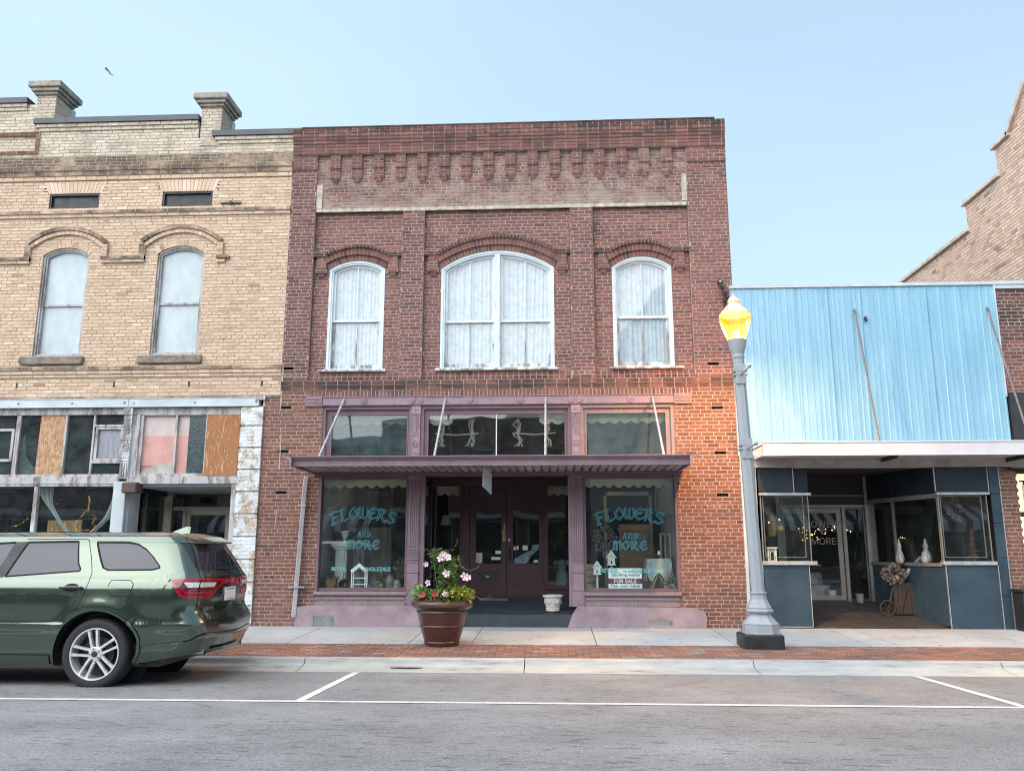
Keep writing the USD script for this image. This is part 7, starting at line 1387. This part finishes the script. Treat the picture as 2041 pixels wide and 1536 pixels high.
# right display
wr = thing('wreath', 'dried grey and purple leaf wreath hanging in the right display window', 'wreath', (0.92, 0.5, 1.77))
r_ = random.Random(4)
def wrf(r):
    a = r.uniform(0, 6.2832); q = r.gauss(0, 0.045); return np.array([0.92 + (0.105 + q) * math.cos(a), 0.5 + r.gauss(0, 0.03), 1.76 + (0.19 + q) * math.sin(a)]), (math.cos(a), 0, math.sin(a))
lm, lt = leaves(r_, 260, wrf, 0.075, 0.45, 0.2, 0.0); put(wr, 'foliage', lm, leafm('dried_purple_leaf', (0.07, 0.055, 0.075), (0.36, 0.32, 0.36), (0.1, 0.08, 0.1)), tone=lt, kind='stuff')
put(wr, 'ring', tube([[0.92 + 0.105 * math.cos(a), 0.51, 1.76 + 0.19 * math.sin(a)] for a in np.linspace(0, 6.2832, 33)], 0.012, 5), m_wood)
def birdhouse(lab, x, y, z0, zt, w, post0):
    o = thing('birdhouse', lab, 'birdhouse', (x, y, post0)); h = zt - z0
    body_ = Polygon([(x - w / 2, z0), (x + w / 2, z0), (x + w / 2, z0 + h * 0.58), (x, zt - 0.01), (x - w / 2, z0 + h * 0.58)])
    hole = Point(x, z0 + h * 0.62).buffer(0.012); dr_ = sbox(x - 0.012, z0 + 0.015, x + 0.012, z0 + 0.055).union(Point(x, z0 + 0.055).buffer(0.012))
    put(o, 'house', ext(body_.difference(hole).difference(dr_), y - 0.045, y + 0.05), m_wht); put(o, 'opening', ext(hole.union(dr_), y - 0.03, y - 0.02), m_black)
    put(o, 'roof', ext(LineString([(x - w * 0.68, z0 + h * 0.47), (x, zt), (x + w * 0.68, z0 + h * 0.47)]).buffer(0.008, cap_style=2, join_style=2), y - 0.065, y + 0.07), m_wht)
    put(o, 'base', bx(x - w * 0.62, x + w * 0.62, y - 0.07, y + 0.07, z0 - 0.014, z0), m_wht); put(o, 'post', bx(x - 0.018, x + 0.018, y - 0.018, y + 0.018, post0, z0 - 0.012), m_wht); put(o, 'foot', bx(x - 0.09, x + 0.09, y - 0.07, y + 0.07, post0 - 0.0, post0 + 0.015), m_wht)
birdhouse('shorter white birdhouse on a post at the left of the right display window', 0.76, 0.3, 1.135, 1.355, 0.125, 0.842)
birdhouse('taller white birdhouse on a post behind the for sale board', 1.025, 0.45, 1.295, 1.54, 0.13, 0.842)
fs = thing('for_sale_sign', 'white and dark red for sale board standing inside the right display window', 'sign', (1.237, 0.1, 0.845))
m_signw = pm('sign_white', (0.86, 0.87, 0.88), 0.5, var=0.03)
put(fs, 'board', bx(0.946, 1.529, 0.09, 0.097, 0.845, 1.236), m_signw, label='white sign board'); m_ink = pm('navy_ink', (0.03, 0.045, 0.10), 0.6)
put(fs, 'red_band', bx(0.946, 1.529, 0.087, 0.0905, 0.972, 1.062), pm('dark_red_print', (0.17, 0.02, 0.025), 0.6))
put(fs, 'lettering', [plain('FOR SALE', 0.062, 1.04, 1.435, 0.986, 0.087)], m_signw)
put(fs, 'lettering', [plain('Vickie', 0.026, 1.20, 1.365, 1.172, 0.0895), plain('Spurling Realty', 0.036, 1.00, 1.50, 1.105, 0.0895), plain('704-445-4888', 0.04, 0.975, 1.495, 0.912, 0.0895), plain('www.spurlingrealty.com', 0.016, 1.03, 1.46, 0.868, 0.0895, bold=False)], m_ink)
pf_ = thing('picture_frame', 'large brown panel with framed picture leaning at the back of the right display', 'picture', (1.54, 1.2, 0.84))
put(pf_, 'panel', bx(1.235, 1.86, 1.2, 1.22, 0.90, 2.03), pm('brown_card', (0.22, 0.13, 0.075), 0.8, var=0.2)); put(pf_, 'frame', frame(1.30, 1.80, 1.55, 1.92, 0.05, 1.17, 1.2), m_wood); put(pf_, 'picture', bx(1.35, 1.75, 1.185, 1.19, 1.6, 1.87), m_inner)
tb_ = thing('folding_table', 'small table with crossed bamboo legs in the right display window', 'table', (1.88, 0.7, 0.84))
put(tb_, 'top', bx(1.68, 2.09, 0.55, 0.9, 1.37, 1.395), m_wood)
for a, b in (((1.74, 0.56, 0.845), (1.98, 0.62, 1.37)), ((2.02, 0.56, 0.845), (1.76, 0.62, 1.37)), ((1.74, 0.86, 0.845), (1.98, 0.8, 1.37)), ((2.02, 0.86, 0.845), (1.76, 0.8, 1.37))): put(tb_, 'leg', tube([a, b], 0.012, 6), pm('bamboo', (0.42, 0.30, 0.16), 0.6) if not stage.GetPrimAtPath('/World/Looks/bamboo') else UsdShade.Material.Get(stage, '/World/Looks/bamboo'))
def clothf(U, V):
    d = np.maximum(np.maximum(np.abs(U) - 1, np.abs(V) - 1), 0); X = 1.885 + np.clip(U, -1.06, 1.06) * 0.21; Y = 0.725 + np.clip(V, -1.06, 1.06) * 0.18; Z = 1.40 - d * 0.36 * (1 + 0.25 * np.sin(U * 5 + V * 4)); return np.stack([X + 0.012 * np.sin(Z * 30 + U * 6) * (d > 0), Y + 0.012 * np.sin(U * 9) * (d > 0), Z], -1)
solo('lace_cloth', sheet(clothf, np.linspace(-1.9, 1.9, 34), np.linspace(-1.9, 1.9, 34)), m_curtain, 'white lace cloth draped over the small bamboo legged table', 'cloth', smooth=True)
bunch('dried_flowers', 'rusty dried flower bundle lying on the lace covered table', 1.75, 0.66, 1.46, 0.13, 0.05, 110, 0.06, leafm('rust_leaf', (0.14, 0.05, 0.03), (0.38, 0.18, 0.11), (0.2, 0.08, 0.04)), catg='flowers')
bunch('silver_plant', 'pale silver leaved artificial plant at the right corner of the right display window', 2.06, 0.35, 1.0, 0.085, 0.17, 150, 0.075, leafm('silver_leaf', (0.20, 0.24, 0.20), (0.50, 0.54, 0.47), (0.2, 0.22, 0.18)), catg='plant', stem_to=0.845)
ow = thing('old_window', 'old pale green window sash leaning at the right of the right display window', 'window sash', (2.09, 1.0, 0.9)); put(ow, 'frame', [frame(1.97, 2.18, 0.9, 1.86, 0.035, 0.99, 1.02), bx(2.06, 2.08, 0.99, 1.02, 0.9, 1.86), bx(1.97, 2.18, 0.99, 1.02, 1.37, 1.39)], pm('sash_green', (0.30, 0.34, 0.31), 0.8))
solo('wire_grid', ext(unary_union([LineString([(1.98 + i * 0.034, 2.27), (1.98 + i * 0.034, 2.74)]).buffer(0.003) for i in range(7)] + [LineString([(1.97, 2.27 + i * 0.034), (2.19, 2.27 + i * 0.034)]).buffer(0.003) for i in range(15)]), 1.5, 1.506), pm('tan_wire', (0.40, 0.28, 0.18), 0.6), 'tan wire grid panel hanging high at the right of the right display window', 'grid')
st_ = thing('basket_stack', 'stack of flat yellowish baskets at the left edge of the right display window', 'basket', (0.68, 0.8, 0.84))
for i in range(4): put(st_, 'basket', lathe([(0.085, 0.845 + i * 0.115), (0.10, 0.88 + i * 0.115), (0.098, 0.93 + i * 0.115), (0.085, 0.95 + i * 0.115), (0.001, 0.94 + i * 0.115)], (0.665, 0.8, 0), n=20), pm('straw', (0.40, 0.36, 0.22), 0.85, var=0.25, scale=40) if i == 0 else UsdShade.Material.Get(stage, '/World/Looks/straw'), smooth=40)
solo('price_tag', ext(Polygon([(1.853, 1.467), (1.896, 1.467), (1.896, 1.52), (1.875, 1.542), (1.853, 1.52)]), 0.40, 0.403), m_whiteplain, 'small white tag hanging above the lace covered table', 'tag')
dr2 = thing('child_dress', 'small green gingham dress on a stand in the narrow light right of the doors', 'dress', (0.15, 2.3, 0.83))
m_ging = M('gingham', {'g': ('geometry', {}), 'c': ('checker_texture', {'scale': 45.0, 'color1': (0.12, 0.19, 0.18), 'color2': (0.30, 0.36, 0.34)}), 'p': ('principled_bsdf', {'roughness': 0.9})}, [('g.position', 'c.vector'), ('c.color', 'p.base_color')])
put(dr2, 'skirt', lathe([(0.165, 0.84), (0.155, 0.95), (0.11, 1.1), (0.07, 1.17)], (0.15, 2.3, 0), n=28), m_ging, smooth=True); put(dr2, 'bodice', lathe([(0.07, 1.17), (0.085, 1.25), (0.10, 1.32), (0.05, 1.36), (0.001, 1.37)], (0.15, 2.3, 0), n=20), m_ging, smooth=True); put(dr2, 'sleeve', [trimesh.creation.icosphere(1, 0.055).apply_translation([0.15 + s * 0.12, 2.3, 1.30]) for s in (-1, 1)], m_ging, kind='stuff')
bunch('fern', 'dark fern standing inside the narrow light right of the doors', 0.0, 2.5, 1.83, 0.15, 0.16, 120, 0.16, m_drab, ratio=0.15, catg='plant', stem_to=1.6)
solo('lamp_shade', lathe([(0.11, 2.05), (0.07, 2.25), (0.065, 2.25), (0.1, 2.05)], (-2.22, 2.3, 0), n=20), m_cream, 'pale lampshade inside the narrow light left of the doors', 'lampshade', smooth=True)

# ================================================================ THINGS IN AND BEFORE THE BLUE CLAD SHOP
m_bulb = M('warm_bulb', {'e': ('emission', {'color': (1.0, 0.55, 0.16), 'strength': 3.0})}, [], surface='e.emission')
def lights(lab, pts, r=0.012, grp=None):
    r *= 0.7
    o = thing('string_lights', lab, 'string lights', pts[0]); put(o, 'wire', tube(pts, 0.0015, 3), m_black)
    put(o, 'bulb', [trimesh.creation.icosphere(1, r * rg.uniform(0.7, 1.2)).apply_translation(p) for p in pts], m_bulb, kind='stuff')
rg = random.Random(21)
lights('warm string lights draped across the back of the blue shop interior', [[5.08 + i * 0.048, 3.0 + rg.uniform(-.2, .2), 1.95 + 0.05 * math.sin(i * 1.3) + rg.uniform(-.06, .06) - (0.08 if 3 < i < 9 else 0)] for i in range(24)], 0.013)
lights('cluster of warm string lights low on the left inside the blue shop', [[5.12 + rg.uniform(0, 0.5), 3.1, 1.72 + rg.uniform(0, 0.25)] for i in range(9)], 0.010)
lights('two warm lights at the top of the blue shop left display', [[3.95, 0.8, 2.05], [4.16, 0.85, 2.10]], 0.014)
lights('small warm lights in the right hand blue shop display', [[6.42, 1.1, 1.78], [6.46, 1.1, 1.775], [6.50, 1.1, 1.77]], 0.008)
lan = thing('toy_house', 'small white lantern house in the left display of the blue shop', 'lantern', (3.84, 0.3, 1.31)); put(lan, 'frame', [frame(3.76, 3.92, 1.31, 1.58, 0.03, 0.25, 0.36), frame(3.80, 3.88, 1.36, 1.53, 0.012, 0.24, 0.26), bx(3.745, 3.935, 0.22, 0.38, 1.58, 1.60)], m_wht)
solo('yellow_globe', trimesh.creation.icosphere(3, 0.062).apply_translation([4.11, 0.6, 1.93]), pm('yellow_glaze', (0.45, 0.32, 0.06), 0.4), 'round yellow ornament hanging in the left display of the blue shop', 'ornament', smooth=True)
solo('golden_shade', lathe([(0.075, 1.80), (0.085, 1.95), (0.07, 2.12), (0.03, 2.2), (0.001, 2.2)], (4.03, 0.9, 0), n=20), pm('gold_cloth', (0.30, 0.19, 0.07), 0.7, var=0.4, scale=12), 'tall golden ornament in the left display of the blue shop', 'ornament', smooth=True)
tr_ = thing('toy_tree', 'small brown tiered tree in the right display of the blue shop', 'ornament', (7.52, 0.7, 1.31)); put(tr_, 'tier', [lathe([(0.10 - i * 0.016, 1.42 + i * 0.1), (0.02, 1.53 + i * 0.1), (0.001, 1.54 + i * 0.1)], (7.52, 0.7, 0), n=14) for i in range(5)], pm('brown_bristle', (0.10, 0.055, 0.035), 0.9, var=0.4, scale=30)); put(tr_, 'trunk', lathe([(0.06, 1.31), (0.015, 1.34), (0.015, 1.44)], (7.52, 0.7, 0), n=10), m_wood)
for lab, x, y, s in (('white gourd vase with a swan neck in the right display of the blue shop', 6.60, 0.5, 1.0), ('grey stacked finial further left in the blue shop splayed window', 6.32, 0.95, 0.8)):
    solo('gourd_vase', lathe([(0.05 * s, 1.31), (0.085 * s, 1.35), (0.095 * s, 1.41), (0.07 * s, 1.50), (0.035 * s, 1.56), (0.05 * s, 1.62), (0.03 * s, 1.68), (0.02 * s, 1.74), (0.001, 1.76)], (x, y, 0), n=20), m_greywood, lab, 'vase', smooth=True)
bunch('hanging_bouquet', 'dusky pink bouquet hanging in the right display of the blue shop', 7.22, 0.6, 2.28, 0.09, 0.20, 120, 0.08, leafm('dusky_leaf', (0.12, 0.05, 0.06), (0.34, 0.20, 0.22), (0.1, 0.05, 0.06)), catg='flowers')
cr = thing('wooden_trough', 'dark wooden trough on legs beside the splayed panels of the blue shop entry', 'planter', (6.25, 1.0, fz(1.0)))
m_dkwood = pm('dark_old_wood', (0.045, 0.032, 0.026), 0.8, var=0.4, scale=5, stretch=(1, 1, 5))
for i in range(5): put(cr, 'plank', bx(6.12 + i * 0.075, 6.19 + i * 0.075, 0.86, 0.89, 0.42, 0.975), m_dkwood)
put(cr, 'back', bx(6.12, 6.49, 1.05, 1.1, 0.42, 0.97), m_dkwood); put(cr, 'leg', [tube([[5.98, 0.85, 0.42], [6.14, 0.9, 0.95]], 0.02, 6), tube([[6.2, 0.84, 0.42], [6.36, 0.85, 0.9]], 0.012, 6)], m_dkwood)
put(cr, 'wheel', [tube([[5.98 + 0.13 * math.cos(a), 0.83, 0.53 + 0.13 * math.sin(a)] for a in np.linspace(0, 6.2832, 25)], 0.016, 6)] + [tube([[5.98, 0.83, 0.53], [5.98 + 0.13 * math.cos(a), 0.83, 0.53 + 0.13 * math.sin(a)]], 0.008, 4) for a in np.arange(6) * math.pi / 3], m_dkwood)
put(cr, 'handle', tube([[6.30, 0.95, 1.0], [6.50, 0.9, 1.25], [6.66, 0.85, 1.42]], 0.035, 4), m_greywood)
bunch('dried_hydrangea', 'large dried brown hydrangea bunch hanging over the dark wooden trough', 6.16, 0.9, 1.12, 0.19, 0.18, 330, 0.06, leafm('dried_brown_petal', (0.16, 0.11, 0.08), (0.46, 0.37, 0.30), (0.2, 0.14, 0.1)), ratio=0.8, stem_to=0.8)
bn = thing('bench', 'dim grey bench just inside the blue shop door', 'bench', (5.34, 2.7, 0.57)); put(bn, 'seat', [bx(5.12, 5.52, 2.55, 2.95, 0.57, 0.86)], m_greywood); put(bn, 'back', bx(5.14, 5.50, 2.93, 2.98, 0.86, 1.1), m_greywood)
solo('bucket', lathe([(0.07, 0.60), (0.09, 0.77), (0.08, 0.77), (0.001, 0.68)], (5.50, 2.35, 0), n=18), m_wht, 'small pale pail inside the blue shop door glass', 'bucket', smooth=40)
solo('bucket', lathe([(0.06, fz(1.8)), (0.075, fz(1.8) + 0.17), (0.065, fz(1.8) + 0.17), (0.001, fz(1.8) + 0.1)], (5.84, 1.8, 0), n=18), m_greywood, 'pale pail on the tiles right of the blue shop door post', 'bucket', smooth=40)
bi = thing('litter_bin', 'black square bin at the right edge of the view beside the brick pier', 'bin', (7.95, -0.42, 0.22)); put(bi, 'body', cbx(7.585, 8.15, -0.60, -0.18, 0.225, 0.90, 0.02), m_black) if False else put(bi, 'body', cbx(7.72, 8.2, -0.40, -0.05, 0.225, 0.86, 0.02), m_black); put(bi, 'lid', cbx(7.70, 8.22, -0.42, -0.04, 0.86, 0.91, 0.015), m_black)

# ================================================================ TAN SHOP WINDOW DRESSING
def drape(pts_l, pts_r, z, y, lab, seed):
    def fn(U, V):
        k = V * (len(z) - 1); i = np.clip(k.astype(int), 0, len(z) - 2); t = k - i; L, R, Z = np.array(pts_l), np.array(pts_r), np.array(z)
        l = L[i] * (1 - t) + L[i + 1] * t; r = R[i] * (1 - t) + R[i + 1] * t; return np.stack([l + (r - l) * U, y + 0.02 * np.sin(U * 20 + seed) + 0.01 * np.sin(U * 47 + V * 3), Z[i] * (1 - t) + Z[i + 1] * t], -1)
    solo('curtain', sheet(fn, np.linspace(0, 1, 40), np.linspace(0, 1, 30)), pm('white_voile', (0.55, 0.57, 0.56), 0.9, var=0.1) if not stage.GetPrimAtPath('/World/Looks/white_voile') else UsdShade.Material.Get(stage, '/World/Looks/white_voile'), lab, 'curtain', smooth=True)
drape([-9.64, -9.60, -9.50, -9.40, -9.20, -8.95, -8.6], [-9.355, -9.36, -9.355, -9.29, -9.13, -8.90, -8.5], [2.71, 2.55, 2.42, 2.30, 2.05, 1.80, 1.4], 0.3, 'white curtain tied back to the right behind the tan shop glass', 0)
drape([-8.19, -8.20, -8.25, -8.33, -8.45, -8.6, -8.9], [-8.06, -8.07, -8.10, -8.20, -8.34, -8.5, -8.8], [2.71, 2.55, 2.35, 2.15, 2.0, 1.85, 1.5], 0.3, 'white curtain tied back to the left beside the white corner post', 2)
pts = [[-8.97, 0.8, 2.58]] + [[-8.97 - 0.012 * i, 0.8 + rg.uniform(-.05, .05), 2.55 - i * 0.06] for i in range(1, 10)]
lights('warm string lights hanging straight down behind the tan shop glass', [[-8.93 + rg.gauss(0, 0.02), 0.8, 2.55 - 0.05 * i] for i in range(6)] + [[-8.98 - 0.035 * i, 0.8, 2.28 - 0.045 * i] for i in range(6)] + [[-9.16 + 0.03 * math.sin(i), 0.8, 2.0 - 0.05 * i] for i in range(5)] + [[-9.05 + 0.05 * i, 0.8, 1.90 + rg.uniform(-.03, .03)] for i in range(6)] + [[-8.80 + 0.03 * math.sin(i * 2), 0.8, 1.95 + 0.05 * i] for i in range(6)], 0.008)
lights('scattered warm string lights at the left end of the tan shop window', [[-10.4 + 0.07 * i, 0.8, 2.0 + 0.04 * i + rg.uniform(-.06, .06)] for i in range(14)], 0.008)
lights('short warm string lights above the wooden screen in the tan shop window', [[-9.62 + 0.05 * i, 0.8, 1.95 + 0.1 * math.sin(i * 1.7)] for i in range(9)], 0.007)
scn = thing('slatted_screen', 'tan slatted wooden screen standing behind the tan shop glass', 'screen', (-9.5, 1.0, 0.55))
for i in range(11): put(scn, 'slat', bx(-9.83 + i * 0.062, -9.775 + i * 0.062, 1.0, 1.02, 0.55, 2.12), UsdShade.Material.Get(stage, '/World/Looks/slat_wood') if i else pm('slat_wood', (0.42, 0.27, 0.12), 0.7, var=0.25, scale=6, stretch=(3, 1, 0.4)))

# small dark bird high over the tan building
bd_ = thing('bird', 'tiny pale bird in flight in the sky over the tan building', 'bird', (-16.07, 12, 18.66))
m_darkgrey = pm('pale_plumage', (0.35, 0.36, 0.38), 0.8)
put(bd_, 'body', [tube([[-16.14, 12.0, 18.70], [-16.07, 12, 18.66], [-15.98, 12, 18.60], [-15.93, 12, 18.58]], [0.012, 0.03, 0.025, 0.006], 7)], m_darkgrey, smooth=True)
for s in (-1, 1): put(bd_, 'wing', trimesh.Trimesh([[-16.08, 12, 18.67], [-16.02, 12, 18.65], [-16.06 + s * 0.06, 12 + s * 0.22, 18.80], [-16.16 + s * 0.05, 12 + s * 0.16, 18.77]], [[0, 1, 2], [0, 2, 3]], process=False), m_darkgrey)
solo('leaf_litter', [prism_z(Polygon([(-2.05 + dx, -3.70 + dy), (-1.9 + dx, -3.73 + dy), (-1.80 + dx, -3.69 + dy), (-1.93 + dx, -3.665 + dy)]), 0.035, 0.052) for dx, dy in ((0, 0), (0.08, 0.012), (-0.09, 0.008))], pm('wet_leaf', (0.06, 0.045, 0.03), 0.9), 'small dark clump of wet leaves lying in the gutter', 'leaf litter', kind='stuff')
# ================================================================ bricks of every building become prims last
W.emit(red, hide=lambda p: p[0] < -4.9 or p[2] > 3.2 or (p[0] > 2.6 and p[0] > 3.2))
TW.emit(tan, hide=lambda p: p[0] < -10.3 or p[2] > 7.2)
